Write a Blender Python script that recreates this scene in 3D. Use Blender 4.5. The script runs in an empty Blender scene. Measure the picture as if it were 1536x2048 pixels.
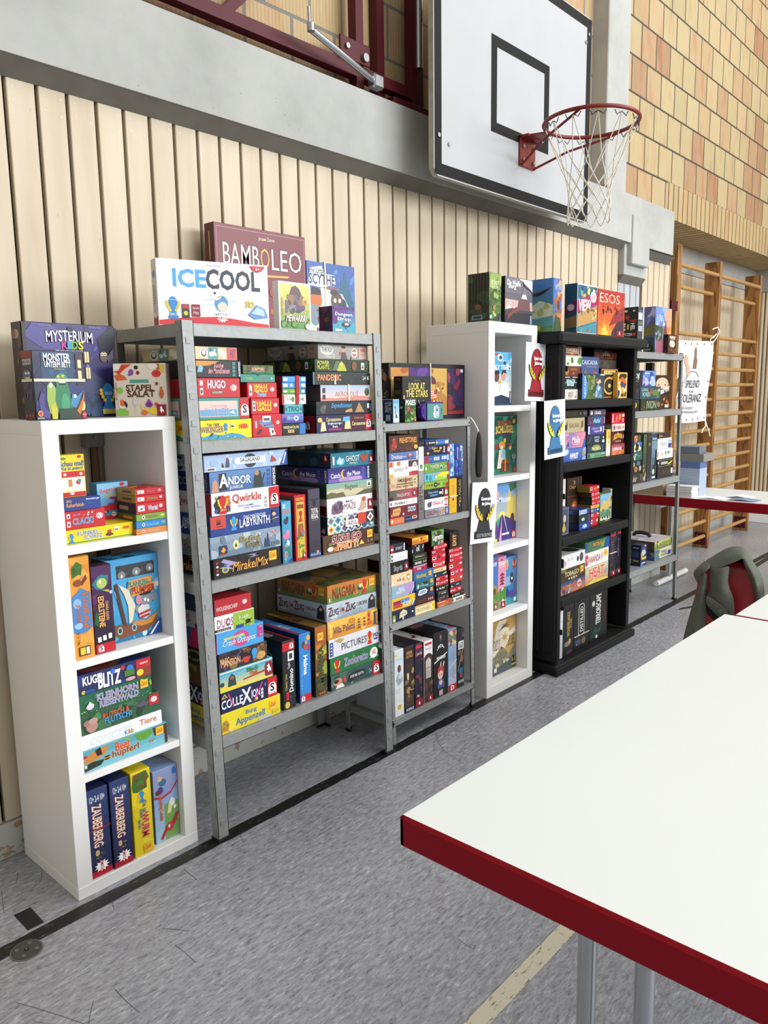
import bpy, math, random
from mathutils import Vector, Matrix, Euler
# ------------------------------------------------------------------ camera, light, exposure
SC = bpy.context.scene
COL = SC.collection
FPX = 1546.63
CAM = Vector((-0.98107, -2.20484, 1.55425))
ROT = Euler((1.419959, 0.014293, -0.834840), 'XYZ')
cd = bpy.data.cameras.new('camera')
cam = bpy.data.objects.new('camera', cd); COL.objects.link(cam)
cam.location = CAM; cam.rotation_euler = ROT
cd.sensor_fit = 'HORIZONTAL'; cd.sensor_width = 36.0; cd.lens = FPX / 1536.0 * 36.0
cd.clip_start = 0.02; cd.clip_end = 100
SC.camera = cam
SC.view_settings.view_transform = 'Standard'
SC.view_settings.look = 'None'
SC.view_settings.gamma = 1.0
SC.view_settings.use_curve_mapping = False
SC.view_settings.exposure = 0.06
w = bpy.data.worlds.new('hall_daylight'); SC.world = w; w.use_nodes = True
bg = w.node_tree.nodes['Background']; bg.inputs[0].default_value = (1.0, 0.96, 0.895, 1); bg.inputs[1].default_value = 0.50
def area(name, loc, target, sx, sy, power, col=(1, 1, 1)):
    l = bpy.data.lights.new(name, 'AREA'); l.shape = 'RECTANGLE'; l.size = sx; l.size_y = sy
    l.energy = power; l.color = col
    o = bpy.data.objects.new(name, l); COL.objects.link(o); o.location = loc
    o.rotation_euler = (Vector(target) - Vector(loc)).to_track_quat('-Z', 'Y').to_euler()
    return o
area('ceiling_light_front', (3.6, -4.0, 6.4), (3.2, -2.6, 0), 8.0, 2.4, 235, (1, 0.99, 0.975))
area('hall_window_light', (6.0, -10.5, 4.6), (2.8, 0, 1.0), 11.0, 3.2, 1260, (0.96, 0.985, 1.0))
area('ceiling_light_side', (7.8, -1.8, 6.6), (6.4, 0.1, 0.6), 3.0, 2.0, 55, (1, 0.985, 0.96))

# ------------------------------------------------------------------ pixel ray helpers (photo frame 1536 x 2048)
RM = ROT.to_matrix()
def ray(x, y): return RM @ Vector(((x - 768) / FPX, -(y - 1024) / FPX, -1.0))
def onY(x, y, Y):
    d = ray(x, y); return CAM + d * ((Y - CAM.y) / d.y)
def onZ(x, y, Z):
    d = ray(x, y); return CAM + d * ((Z - CAM.z) / d.z)

# ------------------------------------------------------------------ object helpers
def place(o, loc, label, cat, group=None):
    o.location = loc; return tag(o, label, cat, group)
def tag(o, label=None, cat=None, group=None, kind=None):
    if label: o['label'] = label
    if cat: o['category'] = cat
    if group: o['group'] = group
    if kind: o['kind'] = kind
    return o
def empty(name, loc, label, cat, group=None, rz=0.0):
    o = bpy.data.objects.new(name, None); COL.objects.link(o); o.location = loc; o.rotation_euler = (0, 0, rz)
    o.empty_display_size = 0.05
    return tag(o, label, cat, group)
def lin(c):
    if isinstance(c, str):
        c = c.lstrip('#')
        c = [int(k * 2, 16) / 255 for k in c] if len(c) == 3 else [int(c[i:i + 2], 16) / 255 for i in (0, 2, 4)]
    return tuple((v / 12.92 if v <= 0.04045 else ((v + 0.055) / 1.055) ** 2.4) for v in c) + (1.0,)
class MB:
    def __init__(s): s.v = []; s.f = []; s.m = []; s.smooth = []
    def add(s, vs, fs, m=0, sm=False):
        b = len(s.v); s.v += [tuple(p) for p in vs]
        for f in fs: s.f.append(tuple(b + i for i in f)); s.m.append(m); s.smooth.append(sm)
    def box(s, x0, y0, z0, x1, y1, z1, m=0, bev=0.0, fn=None):
        if x0 > x1: x0, x1 = x1, x0
        if y0 > y1: y0, y1 = y1, y0
        if z0 > z1: z0, z1 = z1, z0
        b = min(bev, (x1 - x0) * .45, (y1 - y0) * .45, (z1 - z0) * .45)
        if b <= 0:
            vs = [(x, y, z) for x in (x0, x1) for y in (y0, y1) for z in (z0, z1)]
            fs = [(0, 1, 3, 2), (4, 6, 7, 5), (0, 4, 5, 1), (2, 3, 7, 6), (0, 2, 6, 4), (1, 5, 7, 3)]
        else:
            vs = []; idx = {}
            for i, x in enumerate((x0, x1)):
                for j, y in enumerate((y0, y1)):
                    for k, z in enumerate((z0, z1)):
                        for a in range(3):
                            p = [x + (b if i == 0 else -b), y + (b if j == 0 else -b), z + (b if k == 0 else -b)]
                            p[a] = (x, y, z)[a]
                            idx[i, j, k, a] = len(vs); vs.append(tuple(p))
            fs = []
            for a in range(3):
                o1, o2 = [q for q in range(3) if q != a]
                for e in (0, 1):
                    q = []
                    for (u, t) in ((0, 0), (1, 0), (1, 1), (0, 1)):
                        ijk = [0, 0, 0]; ijk[a] = e; ijk[o1] = u; ijk[o2] = t; q.append(idx[(*ijk, a)])
                    if (e == 1) == (a == 1): q.reverse()
                    fs.append(tuple(q))
            for a in range(3):  # edges parallel to axis a
                o1, o2 = [q for q in range(3) if q != a]
                for u in (0, 1):
                    for t in (0, 1):
                        def g(e, ax):
                            ijk = [0, 0, 0]; ijk[a] = e; ijk[o1] = u; ijk[o2] = t; return idx[(*ijk, ax)]
                        q = [g(0, o1), g(1, o1), g(1, o2), g(0, o2)]
                        if (u == t) == (a == 1): q.reverse()
                        fs.append(tuple(q))
            for i in (0, 1):
                for j in (0, 1):
                    for k in (0, 1):
                        q = [idx[i, j, k, 0], idx[i, j, k, 1], idx[i, j, k, 2]]
                        if (i + j + k) % 2 == 0: q.reverse()
                        fs.append(tuple(q))
        if fn: vs = [fn(p) for p in vs]
        s.add(vs, fs, m)
        return s
    def tube(s, pts, r, n=10, m=0, closed=False, caps=True):
        P = [Vector(p) for p in pts]; N = len(P)
        rr = r if isinstance(r, (list, tuple)) else [r] * N
        ring = []; up = None
        for i in range(N):
            if closed: t = P[(i + 1) % N] - P[i - 1]
            else: t = P[min(i + 1, N - 1)] - P[max(i - 1, 0)]
            t.normalize()
            if up is None: up = t.orthogonal().normalized()
            else:
                up = up - t * up.dot(t)
                if up.length < 1e-6: up = t.orthogonal()
                up.normalize()
            bn = t.cross(up)
            ring.append([P[i] + (up * math.cos(2 * math.pi * k / n) + bn * math.sin(2 * math.pi * k / n)) * rr[i] for k in range(n)])
        vs = [p for q in ring for p in q]; fs = []
        for i in range(N if closed else N - 1):
            j = (i + 1) % N
            for k in range(n): fs.append((i * n + k, i * n + (k + 1) % n, j * n + (k + 1) % n, j * n + k))
        s.add(vs, fs, m, True)
        if caps and not closed:
            s.add(ring[0], [tuple(reversed(range(n)))], m); s.add(ring[-1], [tuple(range(n))], m)
        return s
    def prism(s, poly, axis, a0, a1, m=0, fn=None):
        """extrude a 2-D polygon along axis 'x','y' or 'z' from a0 to a1"""
        def P(u, v, a): return {'x': (a, u, v), 'y': (u, a, v), 'z': (u, v, a)}[axis]
        n = len(poly); vs = [P(u, v, a0) for u, v in poly] + [P(u, v, a1) for u, v in poly]
        if fn: vs = [fn(p) for p in vs]
        fs = [tuple(range(n)), tuple(range(2 * n - 1, n - 1, -1))] + [(i, (i + 1) % n, n + (i + 1) % n, n + i) for i in range(n)]
        s.add(vs, fs, m)
        return s
    def build(s, name, mats, parent=None, recalc=True, off=None):
        if not isinstance(mats, (list, tuple)): mats = [mats]
        me = bpy.data.meshes.new(name)
        V = s.v if off is None else [(a - off[0], b - off[1], c - off[2]) for a, b, c in s.v]
        me.from_pydata(V, [], s.f)
        for mt in mats: me.materials.append(mt)
        me.polygons.foreach_set('material_index', s.m)
        me.polygons.foreach_set('use_smooth', s.smooth)
        me.update()
        if recalc:
            import bmesh
            bm = bmesh.new(); bm.from_mesh(me); bmesh.ops.recalc_face_normals(bm, faces=bm.faces); bm.to_mesh(me); bm.free()
        o = bpy.data.objects.new(name, me); COL.objects.link(o)
        if parent is not None: o.parent = parent
        if off is not None and parent is None: o.location = off
        return o
def part(name, mb, mat, root):      # mb in world coordinates, root is unrotated
    return mb.build(name, mat, root, off=tuple(root.location))
def thing(name, mb, mat, off, label, cat, group=None):
    o = mb.build(name, mat, None, off=off); return tag(o, label, cat, group)
def struct(name, mb, mat):
    return tag(mb.build(name, mat), kind='structure')

# ------------------------------------------------------------------ materials
def mat(name, col, rough=0.5, metal=0.0, spec=0.5, noise=None, bump=None):
    m = bpy.data.materials.new(name); m.use_nodes = True; nt = m.node_tree; b = nt.nodes['Principled BSDF']
    c = lin(col); b.inputs['Base Color'].default_value = c; b.inputs['Roughness'].default_value = rough
    b.inputs['Metallic'].default_value = metal; b.inputs['Specular IOR Level'].default_value = spec
    if noise:      # (scale, amount, detail, stretch) or a tuple with colour
        sc, amt = noise[0], noise[1]; st = noise[2] if len(noise) > 2 else (1, 1, 1)
        tc = nt.nodes.new('ShaderNodeTexCoord'); mp = nt.nodes.new('ShaderNodeMapping'); mp.inputs['Scale'].default_value = st
        nz = nt.nodes.new('ShaderNodeTexNoise'); nz.inputs['Scale'].default_value = sc; nz.inputs['Detail'].default_value = 6
        nt.links.new(tc.outputs['Object'], mp.inputs[0]); nt.links.new(mp.outputs[0], nz.inputs['Vector'])
        cr = nt.nodes.new('ShaderNodeValToRGB')
        e = cr.color_ramp.elements
        e[0].position = 0.3; e[1].position = 0.7
        e[0].color = tuple(v * (1 - amt) for v in c[:3]) + (1,); e[1].color = tuple(min(1, v * (1 + amt)) for v in c[:3]) + (1,)
        nt.links.new(nz.outputs[0], cr.inputs[0]); nt.links.new(cr.outputs[0], b.inputs['Base Color'])
        if bump:
            bp = nt.nodes.new('ShaderNodeBump'); bp.inputs['Strength'].default_value = bump; bp.inputs['Distance'].default_value = 0.003
            nt.links.new(nz.outputs[0], bp.inputs['Height']); nt.links.new(bp.outputs[0], b.inputs['Normal'])
    return m
def N(nt, t, **kw):
    n = nt.nodes.new(t)
    for k, v in kw.items(): setattr(n, k, v)
    return n
def ramp(nt, stops, interp='LINEAR'):
    r = N(nt, 'ShaderNodeValToRGB'); r.color_ramp.interpolation = interp
    el = r.color_ramp.elements
    while len(el) > 1: el.remove(el[-1])
    el[0].position = stops[0][0]; el[0].color = lin(stops[0][1])
    for p, c in stops[1:]:
        e = el.new(p); e.color = lin(c)
    return r
def coords(nt, scale=(1, 1, 1), rot=(0, 0, 0), loc=(0, 0, 0)):
    tc = N(nt, 'ShaderNodeTexCoord'); mp = N(nt, 'ShaderNodeMapping')
    mp.inputs['Scale'].default_value = scale; mp.inputs['Rotation'].default_value = rot; mp.inputs['Location'].default_value = loc
    nt.links.new(tc.outputs['Object'], mp.inputs[0]); return mp
def mixc(nt, a, b, fac, mode='MIX'):
    m = N(nt, 'ShaderNodeMix', data_type='RGBA', blend_type=mode)
    for s, v in ((6, a), (7, b), (0, fac)):
        if hasattr(v, 'is_output'): nt.links.new(v, m.inputs[s])
        else: m.inputs[s].default_value = v
    return m.outputs[2]
def shader(name, rough=0.5):
    m = bpy.data.materials.new(name); m.use_nodes = True; nt = m.node_tree; b = nt.nodes['Principled BSDF']
    b.inputs['Roughness'].default_value = rough; return m, nt, b

def floor_mat():
    m, nt, b = shader('marbled_linoleum', 0.42)
    c1 = coords(nt, (8, 30, 1), (0, 0, 0.10)); n1 = N(nt, 'ShaderNodeTexNoise'); n1.inputs['Scale'].default_value = 3.2; n1.inputs['Detail'].default_value = 9; n1.inputs['Roughness'].default_value = 0.78; n1.inputs['Distortion'].default_value = 0.6
    nt.links.new(c1.outputs[0], n1.inputs['Vector'])
    r1 = ramp(nt, [(0.30, '#55565e'), (0.40, '#868890'), (0.49, '#a2a4ac'), (0.57, '#b0b3ba'), (0.66, '#dcdee2')]); nt.links.new(n1.outputs[0], r1.inputs[0])
    c2 = coords(nt, (12, 46, 1), (0, 0, 0.10), (3, 5, 0)); n2 = N(nt, 'ShaderNodeTexNoise'); n2.inputs['Scale'].default_value = 5.0; n2.inputs['Detail'].default_value = 4; n2.inputs['Distortion'].default_value = 1.2
    nt.links.new(c2.outputs[0], n2.inputs['Vector'])
    r2 = ramp(nt, [(0.60, '#000'), (0.68, '#fff')]); nt.links.new(n2.outputs[0], r2.inputs[0])
    col = mixc(nt, r1.outputs[0], lin('#56565b'), r2.outputs[0])
    sc = N(nt, 'ShaderNodeMath', operation='MULTIPLY'); nt.links.new(r2.outputs[0], sc.inputs[0]); sc.inputs[1].default_value = 0.6
    col = mixc(nt, r1.outputs[0], lin('#5a5a60'), sc.outputs[0])
    c3 = coords(nt, (0.8, 0.8, 1)); n3 = N(nt, 'ShaderNodeTexNoise'); n3.inputs['Scale'].default_value = 1.4; n3.inputs['Detail'].default_value = 3
    nt.links.new(c3.outputs[0], n3.inputs['Vector']); r3 = ramp(nt, [(0.3, '#dcdcdc'), (0.7, '#ffffff')]); nt.links.new(n3.outputs[0], r3.inputs[0])
    col = mixc(nt, col, r3.outputs[0], 1.0, 'MULTIPLY')
    nt.links.new(col, b.inputs['Base Color'])
    r4 = ramp(nt, [(0.3, '#888'), (0.7, '#b4b4b4')]); nt.links.new(n1.outputs[0], r4.inputs[0]); nt.links.new(r4.outputs[0], b.inputs['Roughness'])
    return m
def concrete_mat():
    m, nt, b = shader('painted_concrete', 0.75)
    c = coords(nt); n = N(nt, 'ShaderNodeTexNoise'); n.inputs['Scale'].default_value = 2.2; n.inputs['Detail'].default_value = 8; n.inputs['Roughness'].default_value = 0.65
    nt.links.new(c.outputs[0], n.inputs['Vector']); r = ramp(nt, [(0.3, '#9d9e9a'), (0.5, '#abaca8'), (0.7, '#b6b7b3')]); nt.links.new(n.outputs[0], r.inputs[0])
    v = N(nt, 'ShaderNodeTexVoronoi'); v.inputs['Scale'].default_value = 26; nt.links.new(c.outputs[0], v.inputs['Vector'])
    n5 = N(nt, 'ShaderNodeTexNoise'); n5.inputs['Scale'].default_value = 5; nt.links.new(c.outputs[0], n5.inputs['Vector'])
    r2 = ramp(nt, [(0.045, '#fff'), (0.07, '#000')]); nt.links.new(v.outputs['Distance'], r2.inputs[0])
    r5 = ramp(nt, [(0.52, '#000'), (0.6, '#fff')]); nt.links.new(n5.outputs[0], r5.inputs[0])
    pf = N(nt, 'ShaderNodeMath', operation='MULTIPLY'); nt.links.new(r2.outputs[0], pf.inputs[0]); nt.links.new(r5.outputs[0], pf.inputs[1])
    col = mixc(nt, r.outputs[0], lin('#77756f'), pf.outputs[0]); nt.links.new(col, b.inputs['Base Color'])
    bp = N(nt, 'ShaderNodeBump'); bp.inputs['Strength'].default_value = 0.15; bp.inputs['Distance'].default_value = 0.004; nt.links.new(n.outputs[0], bp.inputs['Height']); nt.links.new(bp.outputs[0], b.inputs['Normal'])
    return m
def plank_mat(name='cream_painted_wood', tones=(('#c0b095'), ('#ccbda4'), ('#d4c6ae'))):
    m, nt, b = shader(name, 0.5)
    c = coords(nt, (5, 5, 0.7)); n = N(nt, 'ShaderNodeTexNoise'); n.inputs['Scale'].default_value = 2.5; n.inputs['Detail'].default_value = 6
    nt.links.new(c.outputs[0], n.inputs['Vector']); r = ramp(nt, [(0.25, tones[0]), (0.5, tones[1]), (0.75, tones[2])]); nt.links.new(n.outputs[0], r.inputs[0])
    c2 = coords(nt, (1, 1, 0.45)); v = N(nt, 'ShaderNodeTexVoronoi'); v.inputs['Scale'].default_value = 14; nt.links.new(c2.outputs[0], v.inputs['Vector'])
    r2 = ramp(nt, [(0.03, '#fff'), (0.05, '#000')]); nt.links.new(v.outputs['Distance'], r2.inputs[0])
    sc = N(nt, 'ShaderNodeMath', operation='MULTIPLY'); nt.links.new(r2.outputs[0], sc.inputs[0]); sc.inputs[1].default_value = 0.35
    nt.links.new(mixc(nt, r.outputs[0], lin('#8d775a'), sc.outputs[0]), b.inputs['Base Color'])
    return m
def brick_mat(name, bw, rh, axis='x', stops=None, mortar='#453f37'):
    m, nt, b = shader(name, 0.8)
    c = coords(nt)
    sx = N(nt, 'ShaderNodeSeparateXYZ'); cb = N(nt, 'ShaderNodeCombineXYZ'); nt.links.new(c.outputs[0], sx.inputs[0])
    nt.links.new(sx.outputs['X' if axis == 'x' else 'Y'], cb.inputs['X']); nt.links.new(sx.outputs['Z'], cb.inputs['Y'])
    br = N(nt, 'ShaderNodeTexBrick'); br.inputs['Scale'].default_value = 1.0; br.inputs['Brick Width'].default_value = bw; br.inputs['Row Height'].default_value = rh
    br.inputs['Mortar Size'].default_value = 0.0075; br.inputs['Mortar Smooth'].default_value = 0.15
    br.offset = 0.42; br.squash = 1.0
    br.inputs['Color1'].default_value = (0, 0, 0, 1); br.inputs['Color2'].default_value = (1, 1, 1, 1); br.inputs['Mortar'].default_value = (0.5, 0.5, 0.5, 1)
    nt.links.new(cb.outputs[0], br.inputs['Vector'])
    r = ramp(nt, stops or [(0.0, '#a59670'), (0.2, '#b5a37d'), (0.4, '#aa9d74'), (0.6, '#b89f7b'), (0.74, '#ad8a66'), (0.84, '#a1745a'), (0.92, '#8c523c'), (1.0, '#8a4a36')])
    nt.links.new(br.outputs['Color'], r.inputs[0])
    c2 = coords(nt, (6, 6, 1.5)); n = N(nt, 'ShaderNodeTexNoise'); n.inputs['Scale'].default_value = 2.4; n.inputs['Detail'].default_value = 7; nt.links.new(c2.outputs[0], n.inputs['Vector'])
    r2 = ramp(nt, [(0.3, '#a87c55'), (0.5, '#baa67c'), (0.7, '#a8a178')]); nt.links.new(n.outputs[0], r2.inputs[0])
    col = mixc(nt, r.outputs[0], r2.outputs[0], 0.45)
    wv = N(nt, 'ShaderNodeTexWave', wave_type='BANDS', bands_direction='X'); wv.inputs['Scale'].default_value = 16; wv.inputs['Distortion'].default_value = 0.4
    nt.links.new(cb.outputs[0], wv.inputs['Vector']); r3 = ramp(nt, [(0.0, '#c9c9c9'), (0.25, '#fff')]); nt.links.new(wv.outputs[0], r3.inputs[0])
    col = mixc(nt, col, r3.outputs[0], 0.55, 'MULTIPLY')
    col = mixc(nt, col, lin(mortar), br.outputs['Fac'])
    nt.links.new(col, b.inputs['Base Color'])
    inv = N(nt, 'ShaderNodeMath', operation='SUBTRACT'); inv.inputs[0].default_value = 1; nt.links.new(br.outputs['Fac'], inv.inputs[1])
    bp = N(nt, 'ShaderNodeBump'); bp.inputs['Strength'].default_value = 0.8; bp.inputs['Distance'].default_value = 0.008; nt.links.new(inv.outputs[0], bp.inputs['Height']); nt.links.new(bp.outputs[0], b.inputs['Normal'])
    return m
def wood_mat():
    m, nt, b = shader('oiled_pine', 0.42)
    c = coords(nt, (1, 1, 0.12)); n = N(nt, 'ShaderNodeTexNoise'); n.inputs['Scale'].default_value = 5; n.inputs['Detail'].default_value = 2; nt.links.new(c.outputs[0], n.inputs['Vector'])
    ml = N(nt, 'ShaderNodeMath', operation='MULTIPLY'); ml.inputs[1].default_value = 9; nt.links.new(n.outputs[0], ml.inputs[0])
    fr = N(nt, 'ShaderNodeMath', operation='FRACT'); nt.links.new(ml.outputs[0], fr.inputs[0])
    r = ramp(nt, [(0.0, '#a3743f'), (0.55, '#996a37'), (0.85, '#744a22'), (0.95, '#70461f'), (1.0, '#a3743f')]); nt.links.new(fr.outputs[0], r.inputs[0])
    nt.links.new(r.outputs[0], b.inputs['Base Color']); return m
def galv_mat():
    m, nt, b = shader('galvanised_steel', 0.5)
    b.inputs['Metallic'].default_value = 0.35
    c = coords(nt); v = N(nt, 'ShaderNodeTexVoronoi'); v.inputs['Scale'].default_value = 70; nt.links.new(c.outputs[0], v.inputs['Vector'])
    r = ramp(nt, [(0.0, '#929594'), (0.5, '#979a99'), (1.0, '#9da09f')]); nt.links.new(v.outputs['Color'], r.inputs[0])
    nt.links.new(r.outputs[0], b.inputs['Base Color']); return m
def tape_mat(name, col, worn, amt=0.59):
    m, nt, b = shader(name, 0.45)
    c = coords(nt, (14, 50, 1)); n = N(nt, 'ShaderNodeTexNoise'); n.inputs['Scale'].default_value = 1.6; n.inputs['Detail'].default_value = 8; n.inputs['Roughness'].default_value = 0.7; nt.links.new(c.outputs[0], n.inputs['Vector'])
    r = ramp(nt, [(amt, '#000'), (amt + 0.06, '#fff')]); nt.links.new(n.outputs[0], r.inputs[0])
    nt.links.new(mixc(nt, lin(col), lin(worn), r.outputs[0]), b.inputs['Base Color']); return m
def attr_mat(name, rough):
    m, nt, b = shader(name, rough); a = N(nt, 'ShaderNodeAttribute', attribute_name='Col'); nt.links.new(a.outputs['Color'], b.inputs['Base Color']); return m
def chipped_mat():
    m, nt, b = shader('chipped_painted_plinth', 0.7)
    c = coords(nt, (1, 1, 1.6)); n = N(nt, 'ShaderNodeTexNoise'); n.inputs['Scale'].default_value = 16; n.inputs['Detail'].default_value = 5; nt.links.new(c.outputs[0], n.inputs['Vector'])
    r = ramp(nt, [(0.60, '#b9bab4'), (0.64, '#a08a72')]); nt.links.new(n.outputs[0], r.inputs[0]); nt.links.new(r.outputs[0], b.inputs['Base Color']); return m

M = dict(
    rung=mat('rung_wood', '#b38c56', .4, noise=(9, .12, (1, 1, 1))),
    floor=floor_mat(), concrete=concrete_mat(), plank=plank_mat(), wood=wood_mat(), galv=galv_mat(),
    greyplank=plank_mat('grey_painted_wood', ('#a6abb0', '#b2b7bb', '#bcc1c4')),
    gap=mat('dark_backing', '#0d0907', 0.95, spec=.1), chamfer=mat('painted_shade_strip', '#6f6c64', 0.7, noise=(8, .12)),
    brick=brick_mat('brick_right', 0.252, 0.243), brickL=brick_mat('brick_left', 0.255, 0.243, stops=[(0, '#b59a72'), (0.3, '#c2a880'), (0.55, '#c09a76'), (0.8, '#b5876a'), (1, '#a8745a')], mortar='#7b7974'),
    soldier=brick_mat('brick_soldier_course', 0.098, 10.0, stops=[(0, '#b09668'), (0.5, '#b89c6c'), (1, '#aa8660')]),
    brickE=brick_mat('brick_end', 0.252, 0.243, 'y'),
    white=mat('white_melamine', '#eeeeec', 0.38, noise=(3, .015)), black=mat('black_resin', '#0e0f10', 0.6, spec=.3, noise=(60, .1), bump=.1),
    red=mat('red_enamel_edge', '#8c0d1d', 0.45, spec=.15), maroon=mat('maroon_steel', '#4f0c18', 0.5, spec=.3), tabletop=mat('cream_laminate', '#e4ebea', 0.33, noise=(2, .01)),
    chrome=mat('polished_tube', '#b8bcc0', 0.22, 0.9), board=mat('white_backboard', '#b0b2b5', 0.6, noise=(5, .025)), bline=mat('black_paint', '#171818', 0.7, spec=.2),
    bedge=mat('plywood_edge_paint', '#a7a598', 0.6, noise=(20, .15)), hoop=mat('orange_red_hoop', '#7c1d12', 0.42, noise=(20, .18)), net=mat('net_cord', '#dcd6c8', 0.8), hook=mat('dark_hook', '#2a1512', 0.5),
    bolt=mat('bolt_steel', '#9a9a98', 0.35, 0.8), paper=mat('white_paper', '#eeeff4', 0.6), tape=tape_mat('black_line_tape', '#191a1b', '#6b6c6f'), cream=tape_mat('cream_line_tape', '#cdc6b0', '#6e6a60', 0.56),
    print=attr_mat('printed_cardboard', 0.38), cloth=mat('banner_fabric', '#e4e4e8', 0.8, noise=(4, .04)), cord=mat('white_cord', '#ebe9e4', 0.7), bagm=mat('black_pouch', '#151515', 0.85),
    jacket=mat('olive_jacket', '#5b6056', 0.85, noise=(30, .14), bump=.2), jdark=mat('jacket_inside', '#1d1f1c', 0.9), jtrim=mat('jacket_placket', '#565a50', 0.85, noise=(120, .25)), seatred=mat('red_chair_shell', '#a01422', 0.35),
    plinth=chipped_mat(), elastic=mat('elastic_band', '#e6ddc4', 0.7), redband=mat('red_elastic', '#b01520', 0.6), foot=mat('black_foot', '#151515', 0.6), pipe=mat('brown_pipe', '#6a4a2c', 0.5), grey=mat('grey_box', '#86857f', 0.5),
    carton=mat('brown_cardboard', '#a58a68', 0.8, noise=(10, .06)), pages=mat('book_pages', '#dcdcda', 0.8), lblue=mat('pale_blue_print', '#8397b5', 0.5), navy=mat('navy_print', '#27335e', 0.5), seam=mat('seam_red', '#9c1c3c', 0.4), clear=mat('plastic_insert', '#9aa0a4', 0.3))

# ================================================================== THE SETTING
random.seed(4)
g = MB(); g.box(-6, -9, -0.06, 12, 1.2, 0.0); struct('floor', g, M['floor'])
WY = 0.42      # face of the boarded wall
XR = 5.40      # the recess with the wall bars starts here
# backing + boards + nails
g = MB(); g.box(-3, WY + 0.05, 0.0, 4.46, 0.62, 2.62, 0); g.box(4.46, WY + 0.05, 0, XR - .01, 0.62, 2.62, 0)
x = -3.0 + (0.157 - (-3.0)) % 0.1025
x = 0.157 - 0.1025 * 31
while x < XR - 0.02:
    a, b = x + 0.0065, min(x + 0.1025 - 0.0055, XR)
    mid = (a + b) / 2
    if mid > 4.46 and mid < 4.83:
        g.box(max(a, 4.46), WY, 0.125, min(b, 4.83), WY + 0.022, 2.34, 2, 0.002)
    else:
        if a < 4.46 < b: b = 4.455
        if a < 4.83 < b: a = 4.835
        g.box(a, WY, 0.125, b, WY + 0.024, 2.565 if a < 4.46 else 2.55, 1, 0.0025)
        if b - a > .05:
            for nx in (a + .018, b - .018):
                for nz in (2.535, 2.49 + random.uniform(-.01, .01)):
                    if random.random() < .75: g.box(nx - .0018, WY - .0008, nz - .0018, nx + .0018, WY + .001, nz + .0018, 3)
    x += 0.1025
# side of the recess (reveal)
g.box(XR - 0.01, WY, 0.0, XR, 0.80, 2.62, 1)
struct('wall_back', g, [M['gap'], M['plank'], M['greyplank'], M['bolt']])
g = MB(); g.box(-3, WY - 0.012, 0, XR, WY + .03, 0.122, 0, .003); struct('baseboard_back', g, M['plinth'])
# concrete beam with chamfer below, the pier standing on it, the dropped block
g = MB()
BF = 0.345
def beam(x0, x1, z1): g.prism([(BF, 2.605), (BF, z1), (0.64, z1), (0.64, 2.585), (WY + .03, 2.585), (WY - .005, 2.605)], 'x', x0, x1)
beam(-3, 4.10, 2.908); beam(4.10, 5.25, 2.93)
g.box(4.10, BF + .015, 2.93, 4.42, 0.72, 5.6, 0, .006)                    # pier
g.box(4.46, BF + .03, 2.385, 4.83, WY + .04, 2.61, 0, .004)             # dropped block
g.box(4.50, BF - .012, 2.46, 4.79, BF + .04, 2.80, 0, .006)             # raised block on the face
struct('beam_concrete', g, M['concrete'])
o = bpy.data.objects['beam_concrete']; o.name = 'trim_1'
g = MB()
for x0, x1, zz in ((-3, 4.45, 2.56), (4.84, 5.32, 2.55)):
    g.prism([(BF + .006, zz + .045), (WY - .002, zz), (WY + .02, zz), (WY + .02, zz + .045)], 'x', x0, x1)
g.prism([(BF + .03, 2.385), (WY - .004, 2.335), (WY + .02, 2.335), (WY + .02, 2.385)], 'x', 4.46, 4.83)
tag(struct('trim_2', g, M['chamfer']))  # darker than the beam: underside shade put into the chamfer's colour
# brick above the beam on the left, behind the folded frame
g = MB(); g.box(-3, 0.475, 2.88, 4.12, 0.76, 6.2, 0); struct('wall_brick_left', g, M['brickL'])
# brick above on the right with the soldier course over the recess
g = MB(); g.box(4.42, 0.40, 2.93, 5.23, 0.6, 6.6, 0)
g.box(5.23, 0.40, 3.165, 9.6, 0.6, 6.6, 0); g.box(5.23, 0.40, 2.90, 9.6, 0.84, 3.165, 1)
struct('wall_brick_right', g, [M['brick'], M['soldier']])
# recess: concrete lintel, boards, plinth
RY = 0.80; XE = 8.78
g = MB(); g.box(XR, RY, 2.66, XE + .2, RY + .15, 3.2, 0); g.box(XE, -5.5, 2.66, XE + .25, RY, 3.14, 0)
struct('trim_3', g, M['concrete'])
g = MB(); g.box(XR - .01, RY + 0.02, 0, XE + .1, RY + .12, 2.66, 0)
x = XR
while x < XE:
    g.box(x + .004, RY, .125, min(x + .0985, XE), RY + .02, 2.655, 1, .002)
    # ribbed face: fine vertical ribs
    x += 0.1025
struct('wall_recess', g, [M['gap'], M['plank']])
g = MB(); g.box(XR, RY - .012, 0, XE, RY + .02, .122, 0, .003); struct('baseboard_recess', g, M['concrete'])
# end wall: rounded vertical strips, plinth, brick above
g = MB(); g.box(XE + .03, -5.5, .0, XE + .1, RY + .1, 2.66, 0)
y = RY - .02
while y > -3.2:
    g.prism([(XE + .03, y), (XE + .008, y - .004), (XE, y - .02), (XE + .008, y - .036), (XE + .03, y - .04)], 'z', .16, 2.655, 1)
    y -= 0.046
struct('wall_end', g, [M['gap'], M['plank']])
g = MB(); g.box(XE - .18, -5.5, 0, XE + .05, RY - .02, .15, 0, .006); struct('baseboard_end', g, M['white'])
g = MB(); g.box(XE - .02, -5.5, 3.14, XE + .25, .40, 6.6, 0); struct('wall_brick_end', g, M['brickE'])

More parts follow.
